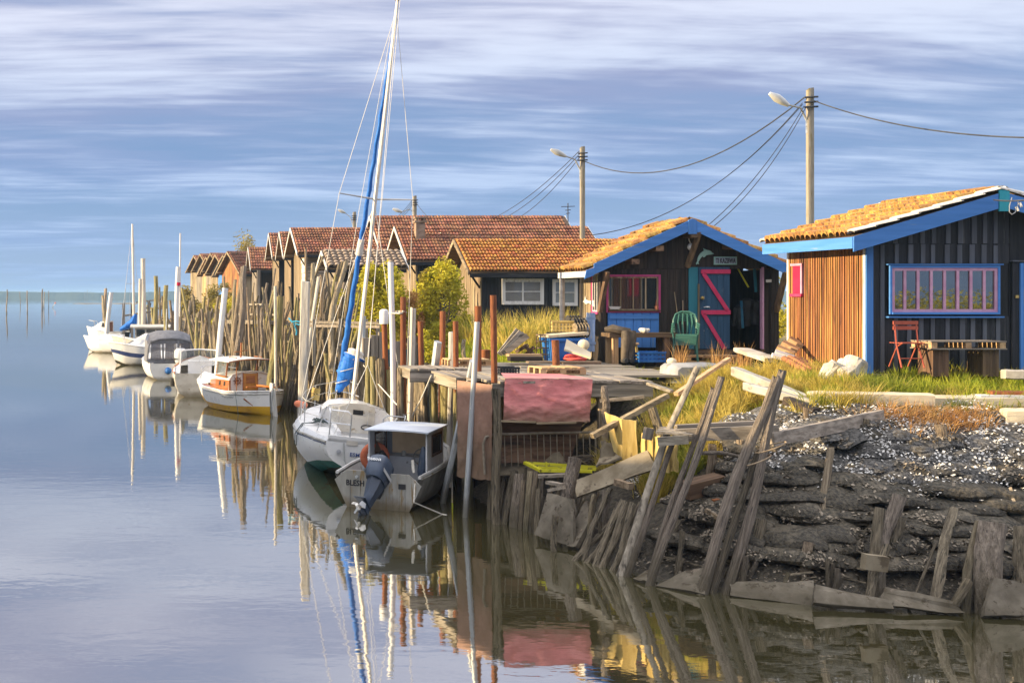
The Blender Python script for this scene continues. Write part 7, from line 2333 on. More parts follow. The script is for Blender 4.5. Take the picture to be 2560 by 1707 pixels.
# ---------------------------------------------------------------- wooden cabin boat with the yellow bottom
def cabin_boat():
    a = math.radians(-21)
    t = thing('wooden_boat', 'white wooden boat with yellow bottom, varnished cabin and steering wheel', 'boat', (3.86, 39.6, 0.0), rot=(0, 0, -a))
    L = 5.9
    H = Hull(L, [(0, 0.10), (0.05, 0.48), (0.12, 0.80), (0.3, 1.10), (0.55, 1.16), (0.78, 0.85), (0.92, 0.38), (1, 0.04)], [(0, 0.84), (0.25, 0.74), (0.6, 0.80), (1, 1.08)], [(0, -0.25), (0.5, -0.35), (1, -0.1)],
             [0, 0.55, 0.80, 0.90, 0.97, 1.0, 1.0], [0, 0.22, 0.32, 0.52, 0.75, 0.92, 1.0], n=28, bow_v=0.45)
    H.band(0, 1).build('bottom', 'antifoul_weed', t, smooth=True)
    H.band(1, 3).build('boot_top', 'hull_yellow', t, smooth=True)
    H.band(3, 6).build('hull', 'gelcoat', t, smooth=True, angle=60)
    H.rail(5, 0.015, 0.022).build('rubbing_strake', 'paint_white_y', t, smooth=True)
    H.rail(6, 0.0, 0.032).build('gunwale', 'deck_white', t, smooth=True)
    H.deck(0.0, 0.24, camber=0.02, dz=-0.05).build('stern_deck', 'varnish', t, smooth=True)
    H.deck(0.24, 0.66, lambda q: 0.80, dz=0.0).build('side_deck', 'varnish', t)
    H.deck(0.66, 1.0, camber=0.08).build('foredeck', 'deck_white', t, smooth=True)
    # stern post and rudder
    MB().box(-0.05, 0.05, -0.10, 0.10, -0.3, 1.12).build('stern_post', 'gelcoat', t)
    MB().hexa([(-0.025, -0.42, -0.3), (0.025, -0.42, -0.3), (0.025, -0.1, -0.3), (-0.025, -0.1, -0.3), (-0.02, -0.20, 0.95), (0.02, -0.20, 0.95), (0.02, -0.1, 0.95), (-0.02, -0.1, 0.95)]).build('rudder', 'paint_white_z', t)
    MB().tube([(0, -0.02, 1.10), (0, 0.02, 1.28)], [0.05, 0.02], 8).build('post_head', 'black', t)
    MB().beam((0.02, -0.15, 0.98), (-0.05, 1.1, 0.97), 0.05, 0.06).build('tiller', 'varnish', t)
    MB().beam((-0.55, 0.9, 0.93), (0.62, 0.75, 0.93), 0.16, 0.04).build('thwart', 'varnish', t)
    # low cabin
    yb, yf, zc = 1.75, 4.1, 1.36
    sec = lambda w, z, y, b: [(-w * 1.04, y, b), (-w, y, z - 0.24), (-w * 0.86, y, z - 0.08), (-w * 0.45, y, z), (0, y, z + 0.03), (w * 0.45, y, z), (w * 0.86, y, z - 0.08), (w, y, z - 0.24), (w * 1.04, y, b)]
    rows = [sec(0.84, zc, yb, 0.74), sec(0.84, zc - 0.02, 2.9, 0.74), sec(0.66, zc - 0.10, yf - 0.3, 0.8), sec(0.5, zc - 0.28, yf, 0.85)]
    cab = MB().sheet([r[1:8] for r in rows]).build('cabin_top', 'deck_white', t, smooth=True, angle=50)
    sd = MB()
    for s in (0, 7):
        sd.sheet([[r[s], r[s + 1]] for r in rows])
    sd.add([rows[-1][i] for i in range(9)], [tuple(range(9))[::-1]])
    sdo = sd.build('cabin_side', 'varnish', t)
    for s in (-1, 1):
        for y in (2.1, 2.5):
            MB().hexa([(s * 0.86, y - 0.05, 0.90), (s * 0.86, y + 0.05, 0.90), (s * 0.88, y + 0.05, 0.90), (s * 0.88, y - 0.05, 0.90), (s * 0.84, y - 0.05, 1.05), (s * 0.84, y + 0.05, 1.05), (s * 0.86, y + 0.05, 1.05), (s * 0.86, y - 0.05, 1.05)]).build('porthole', 'black', sdo)
    prof = [(-0.86, 0.74), (-0.84, zc - 0.22), (-0.70, zc - 0.06), (-0.38, zc + 0.02), (0, zc + 0.05), (0.38, zc + 0.02), (0.70, zc - 0.06), (0.84, zc - 0.22), (0.86, 0.74)]
    bk = MB().prism([(x, yb - 0.03, z) for x, z in prof], (0, 0.035, 0)).build('bulkhead', 'gelcoat', t)
    MB().tube([(x * 1.01, yb - 0.05, z + 0.01) for x, z in prof[1:-1]], 0.028, 6).build('bulkhead_trim', 'deck_white', bk, smooth=True)
    MB().box(-0.86, -0.80, yb - 0.06, yb - 0.03, 0.74, zc - 0.24).build('corner_post', 'varnish', bk)
    MB().box(0.80, 0.86, yb - 0.06, yb - 0.03, 0.74, zc - 0.24).build('corner_post', 'varnish', bk)
    dr = MB().box(-0.30, 0.24, yb - 0.075, yb - 0.035, 0.74, zc - 0.02).build('cabin_door', 'varnish_door', t)
    for k in range(6):
        MB().beam((-0.20, yb - 0.08, zc - 0.11 - k * 0.045), (0.14, yb - 0.08, zc - 0.11 - k * 0.045), 0.025, 0.028, up=(0, 0.6, 0.8)).build('louvre', 'varnish', dr)
    MB().box(-0.32, -0.29, yb - 0.085, yb - 0.03, 0.74, zc).build('door_frame', 'varnish', dr)
    MB().box(0.235, 0.265, yb - 0.085, yb - 0.03, 0.74, zc).build('door_frame', 'varnish', dr)
    cw = Vector((-0.55, yb - 0.11, 1.10))
    wh = MB().tube([cw + Vector((0.11 * math.cos(q), 0, 0.11 * math.sin(q))) for q in [2 * math.pi * i / 16 for i in range(16)]], 0.018, 6, closed=True)
    for k in range(8):
        q = math.pi * k / 4
        wh.tube([cw, cw + Vector((0.18 * math.cos(q), 0, 0.18 * math.sin(q)))], 0.011, 5)
    wh.tube([cw + Vector((0, 0.08, 0)), cw - Vector((0, 0.02, 0))], 0.03, 8)
    wh.build('ship_wheel', 'varnish_dark', t, smooth=True)
    # windscreen and the canopy roof
    zr = 1.80
    rf = arc_roof(-0.98, 0.98, yb - 0.30, yb + 1.45, zr, 0.09, 0.035).build('canopy_roof', 'deck_white', t, smooth=True)
    MB().tube([(-0.98 + 1.96 * i / 8, yb - 0.31, zr - 0.03 + 0.09 * (1 - (2 * i / 8 - 1) ** 2)) for i in range(9)], 0.022, 6).build('roof_edge', 'varnish', rf, smooth=True)
    for x in (-0.80, 0.0, 0.80):
        MB().beam((x, yb + 1.15, zc - 0.06), (x * 0.98, yb + 1.0, zr + 0.02), 0.06, 0.05).build('screen_post', 'varnish', t)
    for s in (-1, 1):
        MB().beam((s * 0.84, yb + 0.25, zc - 0.14), (s * 0.92, yb - 0.1, zr), 0.05, 0.05).build('screen_post', 'varnish', t)
        MB().beam((s * 0.84, yb + 1.15, zc - 0.12), (s * 0.84, yb + 0.25, zc - 0.14), 0.05, 0.06).build('screen_rail', 'varnish', t)
        MB().add([(s * 0.85, yb + 1.1, zc - 0.1), (s * 0.85, yb + 0.3, zc - 0.12), (s * 0.90, yb + 0.0, zr - 0.03), (s * 0.85, yb + 1.0, zr - 0.02)], [(0, 1, 2, 3)]).build('side_glass', 'glass_clear', t)
        MB().add([(0.03 * s, yb + 1.13, zc - 0.02), (s * 0.78, yb + 1.13, zc - 0.06), (s * 0.77, yb + 1.0, zr), (0.03 * s, yb + 1.0, zr + 0.05)], [(0, 1, 2, 3)]).build('windscreen', 'glass_clear', t)
    MB().beam((-0.62, yb - 0.16, 0.74), (-0.62, yb - 0.16, zr), 0.02, 0.02).build('canopy_pole', 'varnish', t)
    # mast stub with cross arm on the roof
    MB().beam((-0.1, yb + 0.6, zr + 0.05), (-0.07, yb + 0.6, zr + 0.62), 0.05, 0.05).build('mast_stub', 'varnish', t)
    MB().beam((-0.35, yb + 0.6, zr + 0.28), (0.18, yb + 0.6, zr + 0.34), 0.025, 0.025).build('cross_arm', 'varnish', t)
    for s in (-1, 1):
        MB().tube([(s * 0.5, yb + 0.1, zr + 0.06), (s * 0.5, yb + 0.1, zr + 0.11), (s * 0.5, yb + 0.7, zr + 0.11), (s * 0.5, yb + 0.7, zr + 0.06)], 0.015, 5).build('grab_rail', 'varnish', rf)
    # bow rail, rust streak, name
    MB().tube([(-0.75, 4.5, 0.98), (-0.72, 4.5, 1.35), (-0.3, 5.4, 1.42), (0.3, 5.4, 1.42), (0.72, 4.5, 1.35), (0.75, 4.5, 0.98)], 0.016, 6).build('bow_rail', 'steel_tube', t)
    q0 = H.pt(0.13, 4, -1) + Vector((-0.012, 0, 0))
    MB().tube([H.pt(0.115, 4, -1) + Vector((-0.004, -0.006, 0.02)), H.pt(0.075, 3, -1) + Vector((-0.004, -0.004, 0.02))], [0.030, 0.008], 5).build('rust_streak', 'rust_plate', t)
    wv = [H.pt(0.30 - 0.10 * i / 24, 5, -1) + Vector((-0.006, -0.004, -0.11 + 0.022 * math.sin(i * 1.9) + 0.008 * math.sin(i * 0.8))) for i in range(25)]
    MB().tube(wv, 0.006, 4).build('script_name', 'ink', t)
    MB().tube([(-0.95, 1.0, 0.80), (-1.02, 0.7, 0.4), (-1.0, 0.6, -0.05)], 0.010, 5).build('hanging_line', 'rope_dark', t)
    MB().tube([(0.02, -0.1, 1.1), (-0.12, -0.2, 0.5), (-0.14, -0.22, -0.05)], 0.010, 5).build('hanging_line', 'rope_dark', t)


make('varnish_dark', (0.12, 0.04, 0.02), (0.18, 0.06, 0.03), (4, 4, 4), 3, 0.35, 0.02)
cabin_boat()


# ---------------------------------------------------------------- the smaller boats beyond
def launch(name, label, loc, a, L, B, zs, zb, mat='gelcoat', stripe=None, keelm='antifoul_weed', deck0=0.45, fx=None):
    t = thing(name, label, 'boat', loc, rot=(0, 0, -a))
    H = Hull(L, [(0, B * 0.44), (0.3, B * 0.5), (0.6, B * 0.48), (0.8, B * 0.34), (0.93, B * 0.16), (1, 0.03)], [(0, zs), (0.5, zs * 1.02), (1, zb)], [(0, -0.15), (0.7, -0.2), (1, 0.15)],
             fx or [0, 0.60, 0.82, 0.93, 0.98, 1.0, 0.98], [0, 0.14, 0.26, 0.5, 0.68, 0.84, 1.0], n=18, bow_v=0.4)
    H.band(0, 1).build('bottom', keelm, t, smooth=True)
    if stripe:
        H.band(1, 3).build('hull', mat, t, smooth=True, angle=50)
        H.band(3, 4).build('hull_stripe', stripe, t, smooth=True)
        H.band(4, 6).build('topside', mat, t, smooth=True, angle=50)
    else:
        H.band(1, 6).build('hull', mat, t, smooth=True, angle=50)
    H.rail(6, 0.0, 0.03).build('gunwale', 'deck_white', t, smooth=True)
    H.transom(0, 6).build('transom', mat, t)
    H.deck(deck0, 1.0).build('foredeck', 'deck_white', t, smooth=True)
    if deck0 > 0.1:
        H.deck(0.0, deck0, lambda q: B * 0.36).build('side_deck', 'deck_white', t)
        MB().box(-B * 0.36, B * 0.36, 0.05, deck0 * L, zs * 0.35, zs * 0.38).box(-B * 0.37, -B * 0.36, 0.05, deck0 * L, zs * 0.35, zs).box(B * 0.36, B * 0.37, 0.05, deck0 * L, zs * 0.35, zs).build('cockpit', 'deck_white', t)
    return t, H


# cream launch with console
t, H = launch('launch', 'dirty cream open launch with console and curved windscreen', (1.62, 46.9, 0), math.radians(2), 5.4, 2.3, 0.95, 1.35, 'gelcoat_cream', deck0=0.62)
H.rail(6, 0.01, 0.045).build('wood_rail', 'varnish', t, smooth=True)
MB().box(-0.5, 0.5, 1.9, 2.6, 0.35, 1.35).build('console', 'gelcoat', t)
MB().box(-0.62, 0.62, 1.2, 1.55, 0.35, 0.85).build('seat', 'deck_white', t)
MB().sheet([[(-0.85, 2.0, 1.0), (-0.75, 2.8, 1.1), (0, 3.1, 1.15), (0.75, 2.8, 1.1), (0.85, 2.0, 1.0)], [(-0.80, 2.0, 1.72), (-0.70, 2.65, 1.75), (0, 2.9, 1.78), (0.70, 2.65, 1.75), (0.80, 2.0, 1.72)]]).build('windscreen', 'glass_clear', t, smooth=True)
MB().tube([(-0.85, 2.0, 0.98), (-0.80, 2.0, 1.74), (-0.70, 2.65, 1.77), (0, 2.9, 1.80), (0.70, 2.65, 1.77), (0.80, 2.0, 1.74), (0.85, 2.0, 0.98)], 0.035, 6).build('screen_frame', 'gelcoat', t, smooth=True)
cw = Vector((0.1, 1.85, 1.25))
MB().tube([cw + Vector((0.17 * math.cos(q), 0.05 * math.sin(q), 0.17 * math.sin(q))) for q in [2 * math.pi * i / 14 for i in range(14)]], 0.014, 5, closed=True).build('steering_wheel', 'steel_tube', t)
MB().tube([(-1.0, 0.4, 0.95), (-1.0, 0.4, 1.15), (-1.05, 1.0, 1.15), (-1.07, 1.0, 0.97)], 0.018, 5).build('grab_rail', 'steel_tube', t)
MB().tube([(0.9, 2.2, 1.0), (0.95, 2.2, 1.6), (1.05, 1.4, 1.5), (1.08, 1.3, 1.0)], 0.018, 5).build('grab_rail', 'steel_tube', t)
for k in range(3):
    p0 = H.pt(0.18 + 0.14 * k, 4, -1)
    MB().tube([p0 + Vector((-0.06, 0, 0.1)), p0 + Vector((-0.06, 0, -0.25))], 0.09, 8).build('hull_fender', 'rubber', t, smooth=True) if k == 0 else None
# grey canopied boat
t, H = launch('cruiser', 'white motorboat under a dark grey canopy with clear windows', (0.55, 56.2, 0), math.radians(-6), 5.6, 2.4, 0.80, 1.15, 'gelcoat', deck0=0.5)
rows = []
for y, z, w in ((0.25, 1.98, 1.10), (0.7, 2.28, 1.12), (1.6, 2.36, 1.10), (2.5, 2.30, 1.05), (3.2, 1.75, 0.95)):
    rows.append([(-w * 1.05, y, 0.86), (-w, y, z - 0.42), (-w * 0.9, y, z - 0.14), (-w * 0.5, y, z), (0, y, z + 0.03), (w * 0.5, y, z), (w * 0.9, y, z - 0.14), (w, y, z - 0.42), (w * 1.05, y, 0.86)])
cn = MB().sheet([r[2:7] for r in rows])
cn.sheet([r[0:2] for r in rows]).sheet([r[7:9] for r in rows])
cno = cn.build('canopy', 'canopy_grey', t, smooth=True, angle=60)
for a0, a1 in ((1, 2), (6, 7)):
    MB().sheet([[r[a0], r[a1]] for r in rows]).build('side_window', 'vinyl', cno)
aft = rows[0]
MB().tube([aft[i] for i in range(9)], 0.05, 6).build('canopy_hoop', 'canopy_grey', cno, smooth=True)
for x0, x1 in ((-1.05, -0.42), (-0.34, 0.34), (0.42, 1.05)):
    MB().hexa([(x0 + 0.05, 0.20, 0.98), (x1 - 0.05, 0.20, 0.98), (x1 - 0.05, 0.22, 0.98), (x0 + 0.05, 0.22, 0.98), (x0 + 0.09, 0.24, 1.78), (x1 - 0.09, 0.24, 1.78), (x1 - 0.09, 0.26, 1.78), (x0 + 0.09, 0.26, 1.78)]).build('clear_window', 'vinyl', cno)
for x in (-0.38, 0.38):
    MB().beam((x, 0.2, 0.86), (x, 0.26, 1.98), 0.09, 0.02).build('canopy_seam', 'canopy_grey', cno)
MB().sheet([[(-1.12, 0.21, 0.80), (1.12, 0.21, 0.80)], [(-1.10, 0.215, 0.98), (1.10, 0.215, 0.98)]]).build('canopy_skirt', 'canopy_grey', cno)
MB().sheet([[(-1.08, 0.245, 1.76), (1.08, 0.245, 1.76)], [(-0.98, 0.25, 1.92), (0.98, 0.25, 1.92)]]).build('canopy_valance', 'canopy_grey', cno)
MB().ball((-0.15, -0.02, 0.45), 0.17, 12, 8).build('stern_fender', 'plastic_blue', t, smooth=True)
outboard(t, Matrix.Translation((0.42, -0.12, 0.80)), 'motor_white', 'motor_white', 1.25, None, tilt=math.radians(-6), band='rubber')
# navy striped cruiser, bow to the left
t, H = launch('cruiser', 'white cruiser with navy stripe and golden-lit cabin, bow pointing left', (1.4, 68.7, 0), math.radians(-97), 4.5, 2.0, 1.05, 1.35, 'gelcoat', stripe='navy_stripe', deck0=0.28)
rows = [[(-0.78, 1.2, 1.05), (-0.66, 1.25, 1.85), (0.66, 1.25, 1.85), (0.78, 1.2, 1.05)], [(-0.74, 2.4, 1.1), (-0.60, 2.2, 1.85), (0.60, 2.2, 1.85), (0.74, 2.4, 1.1)], [(-0.5, 3.4, 1.2), (-0.42, 3.0, 1.45), (0.42, 3.0, 1.45), (0.5, 3.4, 1.2)]]
cb = MB().sheet(rows).build('cabin', 'gelcoat', t)
MB().add([(0.785, 1.35, 1.25), (0.765, 2.2, 1.27), (0.66, 2.1, 1.75), (0.68, 1.4, 1.75)], [(0, 1, 2, 3)]).build('cabin_window', 'glass', cb)
MB().add([(-0.785, 1.35, 1.25), (-0.765, 2.2, 1.27), (-0.66, 2.1, 1.75), (-0.68, 1.4, 1.75)], [(0, 1, 2, 3)]).build('cabin_window', 'glass', cb)
MB().tube([(-0.5, 3.5, 1.25), (-0.45, 3.6, 1.75), (0, 4.4, 1.85), (0.45, 3.6, 1.75), (0.5, 3.5, 1.25)], 0.025, 6).build('bow_rail', 'steel_tube', t)
MB().tube([(0.5, 1.0, 1.1), (0.5, 0.95, 3.3)], 0.025, 6).build('flag_pole', 'white_pipe', t)
# cream wheelhouse cruiser behind it
t, H = launch('cruiser', 'cream wheelhouse cruiser moored behind the navy-striped one', (1.0, 75.5, 0), math.radians(-88), 4.2, 2.4, 1.1, 1.5, 'gelcoat_cream', deck0=0.25)
cb = MB().box(-0.9, 0.9, 0.5, 2.6, 1.0, 2.05).build('wheelhouse', 'gelcoat_cream', t)
arc_roof(-1.05, 1.05, 0.3, 2.9, 2.08, 0.14, 0.08).build('wheelhouse_roof', 'gelcoat_cream', t, smooth=True)
for y0, y1 in ((0.65, 1.2), (1.3, 1.85), (1.95, 2.5)):
    for s in (-1, 1):
        MB().box(min(s * 0.905, s * 0.915), max(s * 0.905, s * 0.915), y0, y1, 1.45, 1.9).build('window', 'glass', cb)
# blue sailed yacht
t, H = launch('yacht', 'small yacht with thin tall mast and blue boom cover', (-1.6, 82, 0), math.radians(-60), 4.6, 1.9, 0.9, 1.15, 'gelcoat', deck0=0.3)
MB().box(-0.55, 0.55, 1.4, 3.0, 0.9, 1.3).build('cabin', 'gelcoat', t)
M_ = TM[t.name].inverted()
mb_, mt_ = M_ @ P(335, 800, 82), M_ @ P(331, 560, 82)
MB().tube([mb_, mt_], [0.10, 0.07], 8).build('mast', 'mast_alu', t, smooth=True)
for (u, v) in ((303, 815), (322, 830), (352, 815)):
    MB().tube([mt_, M_ @ P(u, v, 82)], 0.014, 4).build('stay', 'wire_white', t)
mid_ = M_ @ P(333, 709, 82)
MB().tube([M_ @ P(314, 709, 82), mid_, M_ @ P(340, 709, 82)], 0.02, 4).build('spreader', 'wire_steel', t)
MB().tube([M_ @ P(339, 785, 82), M_ @ P(333, 806, 82), M_ @ P(318, 815, 82), M_ @ P(300, 824, 82)], [0.12, 0.30, 0.24, 0.10], 9).build('boom_cover', 'sail_blue', t, smooth=True)
# mast of a boat hidden behind the poles
o = pole('bare_mast', P(449, 830, 84), P(451, 583, 84), 0.06, 'white_pipe', None, 'needle-thin bare white mast beside the red-banded pipe', 'mast')
# small motorboat at the far left
t, H = launch('motorboat', 'small white motorboat with brown cabin door, farthest out to the left', (-3.0, 97, 0), math.radians(-72), 3.4, 2.0, 1.0, 1.45, 'gelcoat', deck0=0.35)
rows = [[(-0.62, 1.2, 1.0), (-0.55, 1.2, 1.95), (0.55, 1.2, 1.95), (0.62, 1.2, 1.0)], [(-0.55, 2.3, 1.2), (-0.45, 1.9, 1.9), (0.45, 1.9, 1.9), (0.55, 2.3, 1.2)], [(-0.3, 2.9, 1.35), (-0.25, 2.6, 1.5), (0.25, 2.6, 1.5), (0.3, 2.9, 1.35)]]
cb = MB().sheet(rows)
cb.add(rows[0], [(0, 1, 2, 3)])
cb = cb.build('cabin', 'gelcoat', t)
MB().box(-0.30, 0.35, 1.16, 1.195, 1.05, 1.85).build('cabin_door', 'varnish_dark', cb)
MB().add([(0.56, 1.35, 1.45), (0.52, 1.85, 1.45), (0.47, 1.8, 1.8), (0.54, 1.35, 1.8)], [(0, 1, 2, 3)]).build('cabin_window', 'glass_dark', cb)
MB().add([(-0.60, 1.35, 1.45), (-0.58, 1.85, 1.45), (-0.50, 1.8, 1.8), (-0.58, 1.35, 1.8)], [(0, 1, 2, 3)]).build('cabin_window', 'glass_dark', cb)
MB().tube([(-0.4, 2.5, 1.4), (-0.35, 2.6, 1.9), (0, 3.2, 2.0), (0.35, 2.6, 1.9), (0.4, 2.5, 1.4)], 0.03, 5).build('bow_rail', 'steel_tube', t)
outboard(t, Matrix.Translation((0.1, -0.1, 0.9)), 'rubber', 'rubber', 1.0, None)
# ------------------------------------------------------------------ lamp poles and wires
def lamp_pole(label, u, vtop, Y, zb, head, r=0.13, arm_from=None):
    top = P(u, vtop, Y)
    t = thing('lamp_pole', label, 'lamp post', (top.x, Y, zb), group='concrete lamp poles')
    place('shaft', SQUARE['concrete_pole'][0], frame((top.x, Y, zb), top, r, r * 0.8), t, world=True)
    h = P(head[0], head[1], Y - 0.2)
    e = P(head[2], head[3], Y - 0.2)
    s = Vector((top.x - r, Y, top.z - 0.9))
    MB().tube([s + Vector((0, 0, -0.35)), s, (s + e) / 2 + Vector((0.1, 0, 0.14)), e], 0.03, 6).build('arm', 'pole_zinc', t, world=True, smooth=True)
    d = (h - e)
    n_ = d.normalized()
    mb = MB()
    mb.tube([e - n_ * 0.05, e + d * 0.25, e + d * 0.6, h], [0.05, 0.10, 0.12, 0.05], 10)
    mb.build('lamp_head', 'lamp_head', t, world=True, smooth=True)
    for k in range(3):
        q = top - Vector((0.0, 0.12, 0.25 + 0.14 * k))
        MB().tube([q + Vector((-0.22, 0, 0)), q + Vector((0.16, 0, 0.02))], 0.03, 6).build('insulator', 'wire_black', t, world=True)
    return top


T1 = lamp_pole('tallest lamp pole, behind the black hut roof', 2025, 224, 33, 2.7, (1924, 234, 1968, 262), 0.088)
T2 = lamp_pole('lamp pole behind the chimney hut roof', 1456, 369, 45.8, 2.7, (1377, 374, 1412, 390), 0.088)
T3 = lamp_pole('shorter lamp pole right of the sailboat mast', 1037, 491, 68, 2.7, (982, 522, 1004, 530), 0.10)
T4 = lamp_pole('smallest lamp pole left of the sailboat mast', 886, 531, 82, 2.7, (845, 524, 862, 532), 0.11)


def cable(label, a, b, sag, r=0.012, n=18, bulge=None):
    pts = []
    for i in range(n + 1):
        q = i / n
        p = a + (b - a) * q
        p = p - Vector((0, 0, sag * 4 * q * (1 - q)))
        pts.append(p)
    o = MB().tube(pts, r, 5).build('overhead_cable', 'wire_black', loc=a)
    tag(o, label, 'cable', 'overhead cables')


cable('thick cable sagging between the two tallest lamp poles', P(2010, 245, 33), P(1462, 404, 45.8), 1.15, 0.020)
cable('cable leaving the tallest pole past the right edge of the picture', P(2034, 252, 33), P(2640, 345, 24), 0.28, 0.018)
cable('service cable from tallest pole to the left eave of the dolphin hut', P(2006, 258, 33), P(1480, 588, 29.5), 0.75, 0.011)
cable('second service cable from tallest pole behind the dolphin hut', P(2006, 262, 33), P(1600, 560, 30.5), 0.45, 0.011)
cable('steep service cable down to the dolphin hut ridge', P(2010, 266, 33), P(1762, 570, 29.2), 0.30, 0.011)
cable('steepest service cable down behind the dolphin hut', P(2014, 270, 33), P(1776, 572, 29.2), 0.35, 0.011)
cable('cable from the chimney hut pole to the long ridge, upper one', P(1448, 378, 45.8), P(1235, 545, 58), 0.25, 0.014)
cable('cable from the chimney hut pole to the long ridge, middle one', P(1450, 384, 45.8), P(1262, 545, 58), 0.25, 0.014)
cable('cable from the chimney hut pole to the long ridge, lower one', P(1452, 390, 45.8), P(1296, 545, 58), 0.25, 0.014)
for k in range(3):
    cable(('upper', 'middle', 'lower')[k] + ' thin cable of the pole right of the mast', P(1031, 500 + 6 * k, 68), P(985 + 6 * k, 548, 62), 0.1, 0.016, 8)
cable('thin cable running right from the pole beside the mast', P(1041, 508, 68), P(1072, 545, 62), 0.05, 0.016, 8)
cable('cable reaching the black hut gable from the right', P(2485, 522 - 22, 20.5), P(2640, 486, 17), 0.05, 0.014)
# TV aerial on the long hut
b = P(1420, 575, 57)
t = thing('tv_aerial', 'thin television aerial standing over the long tiled ridge', 'aerial', b)
MB().tube([b, P(1420, 508, 57)], 0.025, 5).build('mast', 'wire_black', t, world=True)
for v, w in ((517, 17), (526, 7), (534, 5)):
    MB().tube([P(1420 - w, v, 57), P(1420 + w, v - 1, 57)], 0.018, 4).build('rod', 'wire_black', t, world=True)


# ------------------------------------------------------------------ plants
def leaf_cloud(mb, centers, n, size, rnd, squash=1.0):
    for _ in range(n):
        c, r = rnd.choice(centers)
        d = Vector((rnd.gauss(0, 1), rnd.gauss(0, 1), rnd.gauss(0, 1))).normalized()
        p = Vector(c) + Vector((d.x * r[0], d.y * r[1], d.z * r[2])) * (rnd.random() ** 0.38)
        a = Vector((rnd.gauss(0, 1), rnd.gauss(0, 1), rnd.gauss(0, 0.8))).normalized()
        b = a.cross(Vector((rnd.gauss(0, 1), rnd.gauss(0, 1), rnd.gauss(0, 1)))).normalized()
        L, w = size * rnd.uniform(0.6, 1.3), size * rnd.uniform(0.25, 0.5)
        mb.add([p - a * L, p + b * w, p + a * L, p - b * w], [(0, 1, 2, 3)])


def bush(label, base, w, d, h, n, size, mat, seed, nclump=14, stems=5, cat='bush', name='bush', low=0.12, group='bushes between the huts'):
    rnd = random.Random(seed)
    base = Vector(base)
    t = thing(name, label, cat, base, group=group)
    cs = []
    for _ in range(nclump):
        q = rnd.uniform(low, 0.92)
        k = math.sin(math.pi * min(1, q * 0.75 + 0.22)) ** 0.8
        a, rr = rnd.uniform(0, 6.28), rnd.random() ** 0.5 * 0.75
        c = (base.x + math.cos(a) * rr * w * k, base.y + math.sin(a) * rr * d * k, base.z + q * h)
        r0 = rnd.uniform(0.20, 0.40)
        cs.append((c, (w * r0, d * r0, h * r0 * 0.62)))
    mb = MB()
    leaf_cloud(mb, cs, n, size, rnd)
    mb.build('crown', mat, t, world=True)
    for k in range(stems):
        c = rnd.choice(cs)[0]
        m = (base + Vector(c)) / 2 + Vector((rnd.uniform(-.1, .1), rnd.uniform(-.1, .1), 0))
        MB().tube([base + Vector((rnd.uniform(-.15, .15) * w, rnd.uniform(-.1, .1), -0.1)), m, c], [0.035, 0.025, 0.01], 5).build('branch', 'twig', t, world=True)
    return t


def on(x, y):
    return (x, y, max(2.35, gz(x, y) - 0.05))


bush('large lime-green bush beside the black hut with the white window', on(9.35, 38.4), 1.15, 1.0, 2.9, 8500, 0.078, 'leaf_lime', 1, 30)
bush('small bare-twigged bush leaning on the large lime bush', on(8.3, 38.0), 0.55, 0.6, 1.9, 1800, 0.05, 'weed_russet', 2, 10, 9)
bush('green bush behind the sailboat mast', on(7.1, 37.5), 1.15, 1.0, 2.75, 7000, 0.078, 'leaf_lime', 3, 26)
bush('lower green bush left of the mast by the rail', on(6.6, 40.5), 0.75, 0.8, 1.9, 4000, 0.06, 'leaf_lime', 4, 14)
bush('narrow bush in front of the half-round tiled shed', on(5.95, 43.0), 0.45, 0.5, 2.2, 2400, 0.06, 'leaf_olive', 5, 10)
bush('small bright bush under the white-planked hut', on(5.0, 51.0), 0.6, 0.6, 1.25, 2200, 0.06, 'leaf_lime', 6, 9)
bush('yellow bush hiding the first distant huts', on(4.1, 82.0), 1.8, 1.5, 2.6, 3600, 0.11, 'leaf_olive', 7, 16)
bush('golden round bush at the end of the quay', on(2.4, 96.0), 1.6, 1.5, 2.4, 3200, 0.12, 'leaf_olive', 8, 14)
bush('yellow bush left of the slanting tree-trunk post', on(3.9, 66.0), 1.2, 1.0, 1.7, 2600, 0.09, 'leaf_lime', 9, 12)
bush('leafy bush squeezed between the two painted huts', on(16.1, 30.5), 0.60, 0.7, 2.05, 4200, 0.05, 'leaf_lime', 10, 14)
bush('thin dark shoots above the bush between the painted huts', on(16.0, 30.9), 0.5, 0.4, 2.75, 500, 0.05, 'leaf_dark', 11, 8, 8, low=0.6)
bush('low weeds at the foot of the golden slatted wall', on(12.62, 22.2), 0.22, 0.35, 0.42, 900, 0.035, 'leaf_lime', 12, 8, 3, cat='weeds', name='weed_clump')
bush('airy pale tree behind the distant row of huts', (7.6, 103, 2.7), 2.0, 1.8, 6.7, 2200, 0.13, 'leaf_olive', 13, 22, 9, cat='tree', name='feathery_tree', low=0.5, group='trees')
bush('low green clump at the edge of the rusty pipes', on(7.3, 31.2), 0.6, 0.5, 0.8, 1500, 0.05, 'leaf_lime', 14, 8, 3)


